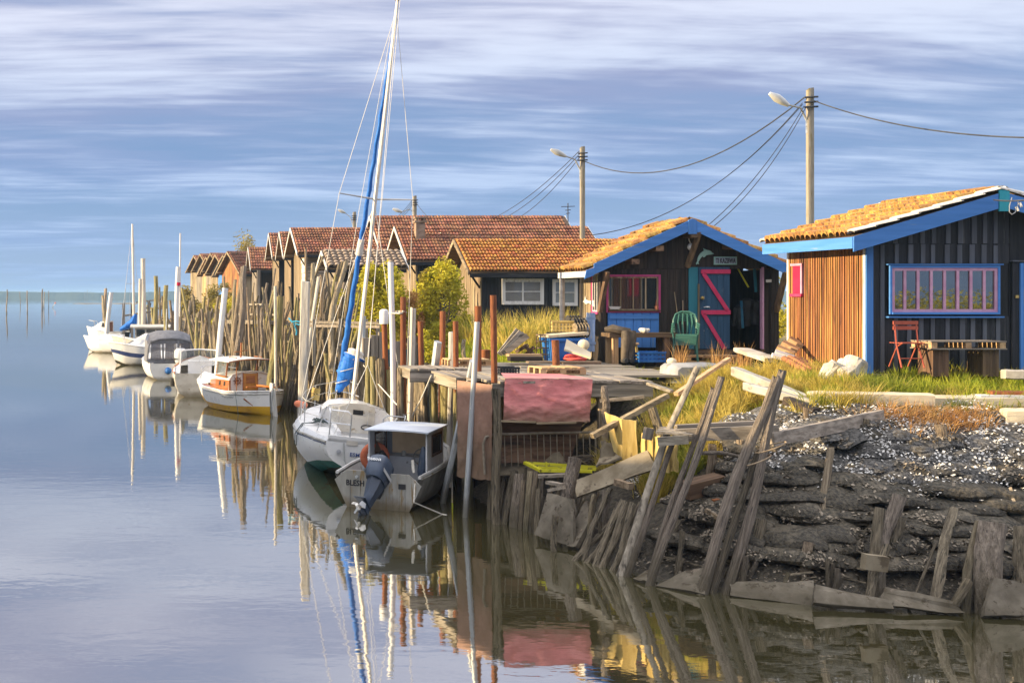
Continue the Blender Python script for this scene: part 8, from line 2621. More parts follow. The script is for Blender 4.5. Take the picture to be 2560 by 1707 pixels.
def grass(name, label, n, region, hmin, hmax, width, mat, lean=0.35, seed=1, clump=None):
    rng = np.random.default_rng(seed)
    # tufts: blades spring from shared roots and splay outwards, some tufts tall, some cropped
    nt = max(6, n // 26)
    roots = region(rng, nt)
    nt = len(roots)
    k = rng.integers(0, nt, n)
    r_ = np.abs(rng.normal(0, 0.055, n)) * (0.6 + 8 * width / 0.1)
    aa = rng.uniform(0, 2 * np.pi, n)
    x, y = roots[k, 0] + np.cos(aa) * r_, roots[k, 1] + np.sin(aa) * r_
    z = ground_z(x, y) - 0.02
    th = np.exp(rng.normal(-0.12, 0.36, nt))[k]
    h = np.minimum(rng.uniform(hmin, hmax, n) * th, hmax * 1.35)
    a = rng.uniform(0, 2 * np.pi, n)
    ln = (np.abs(rng.normal(0, lean, n)) + 0.12) * h
    la = aa + rng.normal(0, 0.7, n)
    w = width * rng.uniform(0.6, 1.3, n)
    wx, wy = np.cos(a) * w, np.sin(a) * w
    lx, ly = np.cos(la) * ln, np.sin(la) * ln
    V = np.empty((n, 5, 3))
    V[:, 0] = np.stack([x - wx, y - wy, z], -1)
    V[:, 1] = np.stack([x + wx, y + wy, z], -1)
    V[:, 2] = np.stack([x + wx * 0.7 + lx * 0.4, y + wy * 0.7 + ly * 0.4, z + h * 0.6], -1)
    V[:, 3] = np.stack([x - wx * 0.7 + lx * 0.4, y - wy * 0.7 + ly * 0.4, z + h * 0.6], -1)
    V[:, 4] = np.stack([x + lx, y + ly, z + h * (1 - 0.15 * np.abs(ln) / (h + 1e-6))], -1)
    b = (np.arange(n) * 5)[:, None]
    q = b + np.array([[0, 1, 2, 3]])
    t = b + np.array([[3, 2, 4]])
    me = bpy.data.meshes.new(name)
    me.from_pydata(V.reshape(-1, 3).tolist(), [], q.tolist() + t.tolist())
    me.materials.append(MAT[mat])
    o = link(name, me)
    return tag(o, label, 'grass', kind='stuff')


def box_region(x0, x1, y0, y1, cond=None):
    def f(rng, n):
        p = np.stack([rng.uniform(x0, x1, n), rng.uniform(y0, y1, n)], -1)
        if cond is not None:
            p = p[cond(p[:, 0], p[:, 1])]
        return p
    return f


patch = lambda x, y: np.sin(x * 1.7 + 2 * np.sin(y * 0.9)) * np.sin(y * 2.1 - x * 0.8)
grass('green_grass', 'lush green grass in front of the black hut', 52000, box_region(11.2, 17.5, 18.6, 20.85), 0.11, 0.30, 0.010, 'grass_green', 0.35, 1)
grass('green_grass', 'grass tufts between the grey tub and the foam beam', 15000, box_region(8.6, 12.6, 19.6, 24.5, lambda x, y: (patch(x, y) > -0.15) & ~((x > 12.3) & (y > 20.9)) & ~((x < 10.4) & (y > 21.3))), 0.06, 0.18, 0.010, 'grass_green', 0.4, 2)
grass('dry_grass', 'golden dry grass around the leaning posts and fallen beams', 40000, box_region(8.0, 12.4, 18.5, 22.4, lambda x, y: (patch(x + 3, y) > -0.35) & ~((x < 9.1) & (y > 20.9)) & ~((x < 10.5) & (y > 21.6))), 0.14, 0.42, 0.009, 'grass_dry', 0.4, 3)
grass('dry_grass', 'straw-coloured grass fringe along the crest of the bank', 9000, box_region(10.2, 15.5, 18.2, 19.2), 0.06, 0.20, 0.009, 'grass_dry', 0.55, 4)
grass('russet_weeds', 'russet dead weeds hanging over the shell bank', 8000, lambda rng, n: np.stack([rng.normal(12.2, 0.55, n), rng.normal(18.1, 0.18, n)], -1), 0.12, 0.34, 0.009, 'weed_russet', 0.6, 5)
grass('dry_grass', 'tall straw grass below the white window of the black-sided hut', 9000, box_region(9.8, 14.0, 31.5, 37.5, lambda x, y: patch(x, y) > -0.5), 0.35, 1.05, 0.018, 'grass_dry', 0.3, 6)
grass('green_grass', 'green verge behind the rusty pipes', 7000, box_region(8.9, 11.5, 30.3, 37.0), 0.10, 0.4, 0.016, 'grass_green', 0.35, 7)
grass('green_grass', 'small green tuft at the edge of the deck', 2600, lambda rng, n: np.stack([rng.normal(9.6, 0.22, n), rng.normal(24.2, 0.3, n)], -1), 0.12, 0.34, 0.010, 'grass_green', 0.4, 8)
grass('dry_grass', 'thin straw over the quay land towards the far huts', 6000, box_region(5.5, 11.0, 40.0, 80.0), 0.2, 0.6, 0.03, 'grass_dry', 0.35, 9)
grass('dry_grass', 'reddish straw stalks before the door of the dolphin hut', 420, box_region(11.4, 12.6, 24.3, 25.8), 0.3, 0.6, 0.007, 'weed_russet', 0.2, 10)
grass('green_grass', 'weeds along the black hut front wall', 3500, box_region(13.2, 17.2, 20.6, 20.92), 0.12, 0.42, 0.011, 'grass_green', 0.25, 11)

# the land across the creek head, behind the viewer, that the window panes mirror
mb = MB()
mb.sheet([[(14 + i * 3.6, -34 + j * 4.0, 2.6 + 0.25 * math.sin(i * 1.3 + j)) for i in range(14)] for j in range(8)])
tag(mb.build('creek_head_terrain', 'opposite_turf', smooth=True), kind='structure')
rnd = random.Random(77)
mb = MB()
cs = []
for i in range(46):
    x = 20 + 26 * rnd.random()
    cs.append(((x, -8 - rnd.uniform(0, 6), 2.7 + rnd.uniform(0.2, 1.25)), (1.0, 1.0, 0.7)))
leaf_cloud(mb, cs, 9000, 0.12, rnd)
tag(mb.build('hedge_foliage', 'leaf_lime'), 'hedge mirrored in the window panes of the black hut', 'hedge', kind='stuff')


# ------------------------------------------------------------------ things lying about
def crate(name, label, loc, w, d, h, mat, rz=0, nx=6, nz=3, cat='crate', group=None, wall=0.012):
    """open-topped slatted crate: four slotted walls and a floor"""
    t = thing(name, label, cat, loc, rz, group)
    for y in (-d / 2, d / 2):
        mb = MB()
        for k in range(nz):
            z0 = h * k / nz
            mb.box(-w / 2, w / 2, y - wall / 2, y + wall / 2, z0 + 0.012, z0 + h / nz - 0.02)
        for k in range(nx + 1):
            x = -w / 2 + w * k / nx
            mb.box(x - 0.012, x + 0.012, y - wall, y + wall, 0, h)
        mb.build('side', mat, t)
    for x in (-w / 2, w / 2):
        mb = MB()
        for k in range(nz):
            z0 = h * k / nz
            mb.box(x - wall / 2, x + wall / 2, -d / 2 + 0.01, d / 2 - 0.01, z0 + 0.012, z0 + h / nz - 0.02)
        mb.build('end', mat, t)
    mb = MB().box(-w / 2, w / 2, -d / 2 + 0.02, d / 2 - 0.02, 0.0, 0.012)
    mb.build('floor', mat, t)
    rm = MB().box(-w / 2 - 0.02, w / 2 + 0.02, -d / 2 - 0.03, -d / 2 - 0.013, h - 0.03, h + 0.004).box(-w / 2 - 0.02, w / 2 + 0.02, d / 2 + 0.013, d / 2 + 0.03, h - 0.03, h + 0.004)
    rm.build('rim', mat, t)
    return t


def pallet(label, loc, w, d, rz, mat='new', legs=None, h=0.14, name='pallet', cat='pallet'):
    t = thing(name, label, cat, loc, rz, 'wooden pallets')
    m = 'wood_%s_' % mat
    n = 6
    for k in range(n):
        x = -w / 2 + w * (k + 0.5) / n
        MB().box(x - w / n * 0.36, x + w / n * 0.36, -d / 2, d / 2, h - 0.022, h + RND.uniform(-0.002, 0.004)).build('slat', m + 'y', t)
    for y in (-d / 2 + 0.05, 0, d / 2 - 0.05):
        MB().box(-w / 2, w / 2, y - 0.045, y + 0.045, h - 0.045, h - 0.024).build('stringer', m + 'x', t)
        MB().box(-w / 2, w / 2, y - 0.045, y + 0.045, 0.0, 0.02).build('runner', m + 'x', t)
        for x in (-w / 2 + 0.06, 0, w / 2 - 0.06):
            MB().box(x - 0.06, x + 0.06, y - 0.045, y + 0.045, 0.021, h - 0.046).build('block', m + 'x', t)
    return t


def at(u, v, z):
    return G(u, v, z)


zD = DZ + 0.012
pallet('new pale pallet lying at the edge of the deck above the pink tarp', at(1391, 934, zD), 0.90, 0.70, 0.05)
pallet('second pallet lying behind the white-tipped post', at(1165, 912, zD), 0.95, 0.6, 0.0)
crate('crate', 'black slotted plastic crate on the deck beside the rusty pipe', at(1268, 936, zD), 0.36, 0.28, 0.15, 'plastic_black', 0.05)
# blue bin with foam lid
p = at(1409, 905, zD)
t = thing('fish_bin', 'blue plastic bin with a white foam lid on the deck', 'bin', p, 0.06)
MB().hexa([(-0.36, -0.26, 0), (0.36, -0.26, 0), (0.36, 0.26, 0), (-0.36, 0.26, 0), (-0.41, -0.30, 0.56), (0.41, -0.30, 0.56), (0.41, 0.30, 0.56), (-0.41, 0.30, 0.56)]).build('body', 'plastic_blue', t)
MB().box(-0.44, 0.44, -0.33, 0.33, 0.50, 0.565).build('rim', 'plastic_blue', t)
for x in (-0.25, 0.0, 0.25):
    MB().box(x - 0.02, x + 0.02, -0.325, -0.27, 0.02, 0.50).build('rib', 'plastic_blue', t)
lid = MB().hexa([(-0.47, -0.33, 0.575), (0.45, -0.33, 0.64), (0.45, 0.33, 0.64), (-0.47, 0.33, 0.575), (-0.47, -0.33, 0.63), (0.45, -0.33, 0.70), (0.45, 0.33, 0.70), (-0.47, 0.33, 0.63)])
lid.xf(TM[t.name])
tag(lid.build('foam_sheet', 'foam_cream', loc=p + Vector((0, 0, 0.575))), 'long white foam sheet lying on the blue bin', 'foam sheet')

crate('crate', 'yellow slatted crate stacked behind the blue bin', P(1404, 829, 27.2) , 0.46, 0.3, 0.26, 'crate_straw', -0.15)
crate('crate', 'grey upturned crate carrying the yellow crate', P(1404, 829, 27.2) + Vector((0, 0, -0.62)), 0.5, 0.4, 0.60, 'plastic_black', 0.1)
for (u, v, Y, lab) in ((1434, 806, 27.6, 'dark round basket beside the down pipe, left one'), (1446, 813, 27.2, 'dark round basket beside the slatted wall, right one'), (1452, 826, 26.9, 'straw-coloured round basket under the dark ones')):
    c = P(u, v, Y)
    mb = MB()
    for k in range(5):
        mb.tube([c + Vector((-0.14 + 0.07 * k, 0.16 * math.cos(a), 0.16 * math.sin(a))) for a in [2 * math.pi * i / 12 for i in range(12)]], 0.022, 5, closed=True)
    for k in range(6):
        a = math.pi * k / 3
        mb.tube([c + Vector((-0.15, 0.16 * math.cos(a), 0.16 * math.sin(a))), c + Vector((0.15, 0.16 * math.cos(a), 0.16 * math.sin(a)))], 0.014, 4)
    mb.tube([c + Vector((-0.155, 0, 0)), c + Vector((-0.145, 0, 0))], 0.15, 12)
    o = mb.build('eel_basket', 'net_dark' if 'dark' in lab[:5] else 'wood_tan_x', loc=c)
    tag(o, lab, 'basket', 'round fishing baskets')
pole('basket_stand', (P(1440, 900, 27.4).x, 27.4, 2.5), P(1440, 835, 27.4), 0.22, 'pole_mud', None, 'dark heap of gear under the round baskets', 'stand')
# lobster pots
p = at(1358, 905, zD)
t = thing('lobster_pot', 'tall brown wire fish trap beside the blue bin', 'trap', p, 0.1)
for k in range(5):
    MB().tube([(0.16 * math.cos(a), 0.14 * math.sin(a), 0.03 + k * 0.15) for a in [2 * math.pi * i / 12 for i in range(12)]], 0.014, 5, closed=True).build('hoop', 'twig', t)
for k in range(8):
    a = 2 * math.pi * k / 8
    MB().tube([(0.16 * math.cos(a), 0.14 * math.sin(a), 0.0), (0.155 * math.cos(a), 0.135 * math.sin(a), 0.64)], 0.011, 4).build('rib', 'twig', t)
# rope heap and red hose
def coil(label, c, r, n, rr, mat, h, name='rope_heap', cat='rope', seed=3):
    rn = random.Random(seed)
    mb = MB()
    for k in range(n):
        o_ = Vector((rn.uniform(-.12, .12) * r * 3, rn.uniform(-.1, .1) * r * 3, h * rn.random()))
        q = rn.uniform(0.5, 1.0)
        tx = rn.uniform(-0.35, 0.35)
        mb.tube([Vector(c) + o_ + Vector((r * q * math.cos(a), r * q * 0.8 * math.sin(a), tx * r * math.cos(a + k))) for a in [2 * math.pi * i / 12 for i in range(12)]], rr, 5, closed=True)
    # nothing may dip under its base
    mb.v = [(x, y, max(z, c[2] + 0.003)) for x, y, z in mb.v]
    tag(mb.build(name, mat, loc=c, smooth=True), label, cat)



coil('red hose coiled on the deck below the foam board', at(1432, 908, zD) + Vector((0, 0, 0.03)), 0.22, 7, 0.026, 'hose_red', 0.14, 'hose_coil', 'hose', 5)
coil('pale tangled rope heap left of the red hose', at(1404, 905, zD) + Vector((0, 0, 0.03)), 0.17, 12, 0.018, 'rope_white', 0.22, seed=6)
# foam board on the heap, tilted
a, b = P(1412, 864, 25.2), P(1478, 893, 24.9)
o = MB().hexa([a + Vector((-0.10, -0.22, -0.10)), b + Vector((-0.10, -0.22, -0.03)), b + Vector((0.05, 0.18, 0.06)), a + Vector((0.1, 0.18, 0.10)), a + Vector((-0.09, -0.23, -0.06)), b + Vector((-0.09, -0.23, 0.01)), b + Vector((0.05, 0.17, 0.10)), a + Vector((0.1, 0.17, 0.14))]).build('foam_board', 'foam_cream', loc=b)
tag(o, 'curved cream foam board leaning over the red hose', 'foam board')
c = P(1459, 862, 25.6)
o = MB().ball(c, 0.125, 14, 9).build('buoy', 'foam_cream', loc=c, smooth=True)
tag(o, 'round cream buoy behind the foam board', 'buoy')
# leaning blue shutter at the corner
t = thing('loose_shutter', 'pale blue plank shutter leaning at the corner of the dolphin hut', 'shutter', P(1478, 880, 26.9))
for k in range(3):
    a, b = P(1468 + k * 7.4, 879, 26.9), P(1470 + k * 7.2, 782, 27.15)
    MB().beam(a, b, 0.064, 0.022, up=(0, -1, 0)).build('plank', 'paint_blue_pale', t, world=True)
for v in (796, 858):
    MB().beam(P(1465, v, 26.93), P(1489, v, 26.93), 0.02, 0.06).build('ledge', 'paint_blue_pale', t, world=True)

for o in bpy.data.objects:
    if o.type == 'MESH' and o.name.startswith(('plank', 'ledge')) and not o.data.materials[0]:
        o.data.materials[0] = MAT['paint_blue_pale']
# fish-shaped white board on the slatted wall
hx = XB(1508) - 0.06
q = [(28.35, 3.98), (28.15, 3.92), (27.95, 3.95), (27.62, 3.86), (27.64, 4.02), (27.95, 4.0), (28.15, 4.04), (28.2, 4.12), (28.25, 4.03)]
o = MB().prism([(hx, y, z) for y, z in q], (0.02, 0, 0)).build('fish_board', 'paint_white_y', loc=(hx, 28, 3.95))
tag(o, 'white fish-shaped board hung on the slatted side wall', 'board')
# tilted crate of planks
t = thing('plank_rack', 'tilted rack of weathered planks behind the deck', 'rack', P(1275, 895, 26.5))
for k in range(4):
    a, b = P(1248 + k * 6, 886 - k * 2, 26.6 - k * 0.1), P(1295 + k * 8, 824 + k * 5, 26.6 - k * 0.1)
    MB().beam(a, b, 0.12, 0.05, up=(0.3, -1, 0.4)).build('plank', 'wood_grey_x', t, world=True)
for (u0, v0, u1, v1) in ((1310, 862, 1338, 890), (1290, 880, 1320, 862), (1308, 892, 1335, 868)):
    MB().beam(P(u0, v0, 26.9), P(u1, v1, 26.7), 0.06, 0.07).build('strut', 'wood_brown_x', t, world=True)
for i, (u0, v0, u1, v1, Y, w, h, m, lab) in enumerate(((1272, 897, 1352, 899, 25.8, 0.25, 0.10, 'wood_tar_x', 'dark heavy beam lying behind the black crate'), (1268, 890, 1350, 893, 26.2, 0.3, 0.06, 'wood_new_x', 'pale plank on top of the dark heavy beam'),
                                                       (1318, 905, 1500, 905, 24.6, 0.18, 0.035, 'wood_tan_x', 'long flat plank edge along the back of the deck'), (1300, 918, 1470, 913, 24.0, 0.12, 0.03, 'wood_grey_x', 'grey batten lying across the deck'),
                                                       (1405, 908, 1500, 897, 24.5, 0.12, 0.03, 'wood_brown_x', 'dark plank end by the red hose'))):
    a, b = P(u0, v0, Y), P(u1, v1, Y)
    z_ = max(zD + h / 2 + 0.003, a.z)
    a.z = b.z = z_ if i != 1 else z_ + 0.02
    o = MB().beam(a, b, w, h).build('deck_timber', m, loc=a)
    tag(o, lab, 'timber', 'timber on the deck')
p = at(1213, 900, zD)
o = MB().lathe([(0.11, 0), (0.12, 0.05), (0.115, 0.22), (0.12, 0.24), (0.11, 0.25)], 14, (0, 0, 0)).build('rusty_can', 'rust_plate', smooth=True)
o.location = p
tag(o, 'short rusty drum standing on the deck', 'drum')
# grey tub, stones, foam beam, planks on the grass
p = Vector((P(1725, 940, 23.0).x, 23.0, gz(10.7, 23.0)))
t = thing('grey_tub', 'upturned grey plastic tub lying in the grass before the dolphin hut', 'tub', p, 0.08)
rows = []
for y, s in ((-0.32, 0.85), (-0.24, 1.0), (0.24, 1.0), (0.32, 0.85)):
    rows.append([(-0.52 * s, y, 0.0), (-0.49 * s, y, 0.30 * s), (-0.40 * s, y, 0.36 * s), (0.40 * s, y, 0.38 * s), (0.49 * s, y, 0.32 * s), (0.52 * s, y, 0.02)])
mb = MB().sheet(rows)
mb.add(rows[0], [tuple(range(6))]).add(rows[-1], [tuple(range(6))[::-1]])
mb.build('shell', 'tub_grey', t, smooth=True, angle=50)
MB().box(-0.56, 0.56, -0.36, 0.36, 0.0, 0.03).build('rim', 'tub_grey', t)

for ob in t.children:
    ob.data.materials[0] = MAT['tub_grey']
c = P(1679, 903, 23.4)
o = MB().ball(c, 0.09, 10, 7, sq=(1.1, 1, 0.8)).build('float_ball', 'foam_cream', loc=c, smooth=True)
tag(o, 'yellowed float resting on the end of the grey tub', 'float')
# long foam beam and the beams right of it
def beam_thing(name, label, a, b, w, h, mat, cat, group=None):
    a, b = Vector(a), Vector(b)
    n = 10
    rows = []
    d = (b - a)
    r = d.cross(Vector((0, 0, 1))).normalized()
    ring = [(-0.5, -0.38), (-0.38, -0.5), (0.38, -0.5), (0.5, -0.38), (0.5, 0.38), (0.38, 0.5), (-0.38, 0.5), (-0.5, 0.38)]
    mb = MB()
    vs = []
    for i in range(n + 1):
        p_ = a + d * (i / n)
        k = 0.94 if i in (0, n) else 1
        for x, z in ring:
            vs.append(p_ + r * (x * w * k) + Vector((0, 0, z * h * k + 0.004 * math.sin(i * 2.2 + x * 3))))
    fs = []
    for i in range(n):
        for j in range(8):
            fs.append((i * 8 + j, i * 8 + (j + 1) % 8, (i + 1) * 8 + (j + 1) % 8, (i + 1) * 8 + j))
    fs.append(tuple(range(8))[::-1])
    fs.append(tuple(n * 8 + j for j in range(8)))
    mb.add(vs, fs)
    o = mb.build(name, mat, loc=a, smooth=True, angle=35)
    return tag(o, label, cat, group)


FB = 'pale foam and concrete beams on the grass'
beam_thing('foam_beam', 'long cream foam beam lying on the crest of the bank', P(2022, 994, 19.0), P(2330, 1000, 18.6), 0.26, 0.22, 'foam_cream', 'beam', FB)
beam_thing('foam_beam', 'cream beam behind the russet weeds', P(2320, 1008, 18.9), P(2640, 1010, 18.6), 0.3, 0.26, 'foam_cream', 'beam', FB)
beam_thing('foam_beam', 'cream block at the right edge of the picture', P(2508, 1040, 18.0), P(2640, 1042, 17.8), 0.3, 0.24, 'foam_cream', 'beam', FB)
beam_thing('foam_beam', 'whitish log half hidden in grass at the right edge', P(2508, 935, 19.6), P(2640, 940, 19.4), 0.22, 0.16, 'stone_white', 'log', FB)
beam_thing('concrete_beam', 'pale concrete beam slanting down through the dry grass', P(1836, 928, 20.3), P(2015, 1000, 19.0), 0.18, 0.17, 'stone_white', 'beam', FB)
beam_thing('concrete_beam', 'second slanting concrete beam below the first', P(1862, 965, 19.6), P(2040, 1012, 18.7), 0.16, 0.14, 'stone_white', 'beam', FB)
beam_thing('concrete_beam', 'white plank lying towards the open hut door', P(1853, 874, 23.6), P(1932, 900, 22.4), 0.34, 0.09, 'stone_white', 'plank', FB)
for (a, b, w, h, m, lab) in ((P(2470, 980, 18.9), P(2640, 984, 18.7), 0.3, 0.05, 'rust_plate', 'rusty steel sheet lying on the planks at the right'), (P(2440, 990, 18.8), P(2640, 992, 18.6), 0.3, 0.05, 'paint_white_x', 'flaking plank under the rusty sheet at the right')):
    o = MB().beam(a, b, w, h).build('flat_board', m, loc=a)
    tag(o, lab, 'board')
# stones by the corner
def rock(label, c, s, mat, seed, rot=(0, 0, 0)):
    rn = random.Random(seed)
    mb = MB()
    mb.ball((0, 0, 0), 1.0, 10, 7)
    mb.v = [tuple(Vector((math.copysign(abs(x) ** 0.45, x) * s[0], math.copysign(abs(y) ** 0.45, y) * s[1], math.copysign(abs(z) ** 0.45, z) * s[2])) * (1 + 0.22 * mnoise.noise(Vector((x, y, z)) * 1.9 + Vector((seed, 0, 0))))) for x, y, z in mb.v]
    mb.xf(Euler(rot).to_matrix().to_4x4())
    o = mb.build('stone_block', mat, smooth=False)
    o.location = c
    return tag(o, label, 'stone', 'pale stones by the corner')


rock('large leaning white stone slab beside the blue corner post', P(2092, 942, 20.2), (0.26, 0.12, 0.24), 'stone_white', 2, (0.2, 0.35, 0.1))
rock('second white stone slab overlapping the leaning one', P(2125, 946, 20.0), (0.18, 0.12, 0.21), 'stone_white', 5, (0.2, -0.3, 0.2))
rock('rounded grey stone on top behind the white slabs', P(2136, 918, 20.5), (0.20, 0.16, 0.18), 'stone_white', 9, (0.1, 0.4, 0.5))
rock('small white stone against the slatted wall', P(2108, 912, 20.7), (0.09, 0.08, 0.11), 'stone_white', 12, (0, 0.2, 0.3))
# logs and pipes by the slatted wall
GL = 'cut timber stacked by the golden wall'
for i, (u0, v0, u1, v1, Y, w, m, lab) in enumerate(((1972, 846, 2008, 866, 23.2, 0.085, 'wood_new_x', 'topmost cut timber of the stack by the golden wall'), (1955, 856, 1995, 876, 23.0, 0.085, 'wood_new_x', 'second cut timber of the stack by the golden wall'),
                                                    (1942, 868, 1985, 886, 22.8, 0.085, 'wood_new_x', 'third cut timber of the stack by the golden wall'), (1938, 879, 1990, 896, 22.6, 0.06, 'paint_white_x', 'upper white plank under the cut timbers'), (1930, 888, 1996, 904, 22.4, 0.06, 'paint_white_x', 'lower white plank under the cut timbers'))):
    a, b = P(u0, v0, Y), P(u1, v1, Y - 0.15)
    o = MB().beam(a, b, 0.16, w, up=(0, -0.3, 1)).build('cut_timber', m, loc=b)
    tag(o, lab, 'timber', GL)
for i, (du, dv) in enumerate(((0, 0), (13, -2), (26, 0), (40, 3), (20, 8))):
    a, b = P(1960 + du * 1.1, 896 + dv, 22.2), P(2018 + du, 930 + dv, 21.2)
    o = MB().tube([a, b], 0.055, 10, caps=False).tube([b + (a - b) * 0.02, a], 0.045, 10, caps=False).build('drain_pipe', 'brick_red', loc=b, smooth=True)
    tag(o, ('first', 'second', 'third', 'fourth', 'lowest')[i] + ' terracotta drain pipe lying by the golden wall', 'pipe', 'terracotta pipes')
# orange debris under the beams
mb = None
for i, lab in enumerate(('largest orange broken plank under the long beam', 'second orange plank piece under the long beam', 'small orange chip under the long beam')):
    a = P(2128 + i * 18, 1110 - i * 12, 18.0)
    b = P(2104 + i * 20, 1086 - i * 3, 18.2)
    o = MB().beam(a, b, 0.05 + 0.02 * i, 0.05).build('orange_scrap', 'orange_debris', loc=a)
    tag(o, lab, 'scrap', 'orange scraps')
rock('flat grey stone under the beam by the orange scraps', P(2112, 1118, 18.1), (0.14, 0.10, 0.11), 'slab_concrete', 21)
rock('rusty-brown rubble lump behind the orange scraps', P(2180, 1105, 18.2), (0.16, 0.12, 0.10), 'brick_red', 23)
rock('dark rounded sack end under the crossing beams', P(2030, 1145, 17.9), (0.17, 0.14, 0.10), 'sack_mud', 25)
# ---- before the dolphin hut: table, waders, stool, crate, chairs
zg2 = 2.62
p = Vector((XB(1600), 26.45, zg2))
kx = F / 26.4
t = thing('work_table', 'rough brown work table below the blue shutter', 'table', p)
tx0, tx1 = (1516 - U0) / kx, (1684 - U0) / kx
ztop = CAMH - (832 - V0) / kx
MB().box(tx0, tx1, 26.2, 26.75, ztop - 0.10, ztop).build('top', 'wood_brown_x', t, world=True)
for x in (tx0 + 0.15, tx1 - 0.22):
    for y in (26.28, 26.65):
        MB().box(x - 0.06, x + 0.06, y - 0.05, y + 0.05, zg2 - 0.1, ztop - 0.102).build('leg', 'wood_new_z' if x < (tx0 + tx1) / 2 else 'wood_brown_z', t, world=True)
# waders hung over the end
t = thing('waders', 'brown fishing waders draped over the table end', 'waders', (tx0 + 0.35, 26.1, zg2))
for s, r in ((0, 0.0), (0.13, 0.04)):
    x = tx0 + 0.30 + s
    MB().tube([(x + 0.03, 26.12, ztop + 0.04), (x + 0.02, 26.08, ztop - 0.1), (x, 26.1, ztop - 0.45), (x - 0.01, 26.1, zg2 + 0.10), (x - 0.01, 26.08, zg2 + 0.02)], [0.10, 0.105, 0.085, 0.075, 0.07], 9).build('leg', 'wader_cloth', t, world=True, smooth=True)
    MB().tube([(x - 0.01, 26.14, zg2 + 0.05), (x - 0.02, 25.95, zg2 + 0.045)], [0.075, 0.05], 8).build('boot', 'rubber', t, world=True, smooth=True)
MB().tube([(tx0 - 0.08, 26.3, ztop + 0.08), (tx0 + 0.08, 26.25, ztop + 0.10), (tx0 + 0.25, 26.2, ztop + 0.06), (tx0 + 0.45, 26.15, ztop + 0.05)], [0.05, 0.10, 0.09, 0.06], 8).build('bib', 'wader_cloth', t, world=True, smooth=True)
c = Vector(((1615 - U0) / kx, 26.4, ztop + 0.05))
mb = MB()
rn = random.Random(9)
for k in range(7):
    mb.ball(c + Vector((rn.uniform(-.13, .13), rn.uniform(-.08, .08), rn.uniform(-.02, .03))), rn.uniform(0.035, 0.065), 7, 5)
tag(mb.build('white_rag', 'plastic_white', loc=c, smooth=True), 'crumpled white rag lying on the work table', 'rag')
p = Vector(((1573 - U0) / kx, 26.15, zg2))
t = thing('stool', 'small yellow-legged stool under the table', 'stool', p)
MB().lathe([(0.11, 0.40), (0.12, 0.42), (0.10, 0.45)], 12).build('seat', 'wood_new_x', t)
for a in (0.6, 2.2, 3.8, 5.4):
    MB().tube([(0.12 * math.cos(a), 0.12 * math.sin(a), 0), (0.07 * math.cos(a), 0.07 * math.sin(a), 0.41)], 0.015, 6).build('leg', 'crate_straw', t)
crate('crate', 'blue slotted plastic crate under the table', Vector(((1607 - U0) / kx, 26.1, zg2 + 0.01)), 0.58, 0.38, 0.24, 'plastic_blue', 0.03)


def stacked_chair(label, p, first):
    t = thing('garden_chair', label, 'chair', p, math.radians(-22), 'stacked green garden chairs')
    m = 'plastic_green'
    if first:
        for sx in (-1, 1):
            MB().tube([(sx * 0.26, -0.24, 0), (sx * 0.23, -0.20, 0.42), (sx * 0.26, -0.20, 0.62)], 0.025, 6).build('leg', m, t)
            MB().tube([(sx * 0.25, 0.26, 0), (sx * 0.22, 0.2, 0.45)], 0.025, 6).build('leg', m, t)
    for sx in (-1, 1):
        MB().tube([(sx * 0.26, -0.22, 0.62), (sx * 0.28, 0.0, 0.64), (sx * 0.24, 0.22, 0.66)], 0.022, 6).build('armrest', m, t)
    st = MB()
    for k in range(5):
        y = -0.22 + 0.09 * k
        st.box(-0.21, 0.21, y, y + 0.07, 0.40 - 0.006 * k, 0.42 - 0.006 * k)
    st.box(-0.22, 0.22, -0.24, -0.215, 0.37, 0.425)
    st.build('seat', m, t)
    MB().tube([(-0.22, 0.20, 0.45), (-0.25, 0.27, 0.72), (-0.20, 0.30, 0.86), (-0.08, 0.32, 0.92), (0.08, 0.32, 0.92), (0.20, 0.30, 0.86), (0.25, 0.27, 0.72), (0.22, 0.20, 0.45)], 0.022, 6).build('backrest', m, t, smooth=True)
    for x in (-0.14, -0.05, 0.05, 0.14):
        MB().tube([(x * 0.8, 0.21, 0.44), (x * 1.1, 0.27, 0.68), (x * 0.9, 0.31, 0.88)], 0.014, 5).build('back_slat', m, t)


pc = Vector(((1712 - U0) / (F / 26.3), 26.3, zg2 + 0.02))
for i, w_ in enumerate(('bottom', 'second', 'third', 'fourth', 'top')):
    stacked_chair(w_ + ' green plastic garden chair of the stack by the door', pc + Vector((0, -0.012 * i, 0.05 * i)), i == 0)
pallet('flat pallet step before the open hut door', Vector(((1775 - U0) / (F / 26.2), 26.3, zg2 + 0.01)), 1.25, 0.55, 0.0, 'new', h=0.15)
for (u0, v0, u1, v1, lab) in ((1705, 800, 1686, 730, 'thin pale cane leaning on the hut wall above the chairs'), (1709, 800, 1707, 751, 'short dark cane leaning on the hut wall above the chairs')):
    a, b = P(u0, v0 + 70, 26.95), P(u1, v1, 27.1)
    tag(MB().tube([a, b], 0.012, 5).build('cane', 'wood_tan_z', loc=a), lab, 'cane')
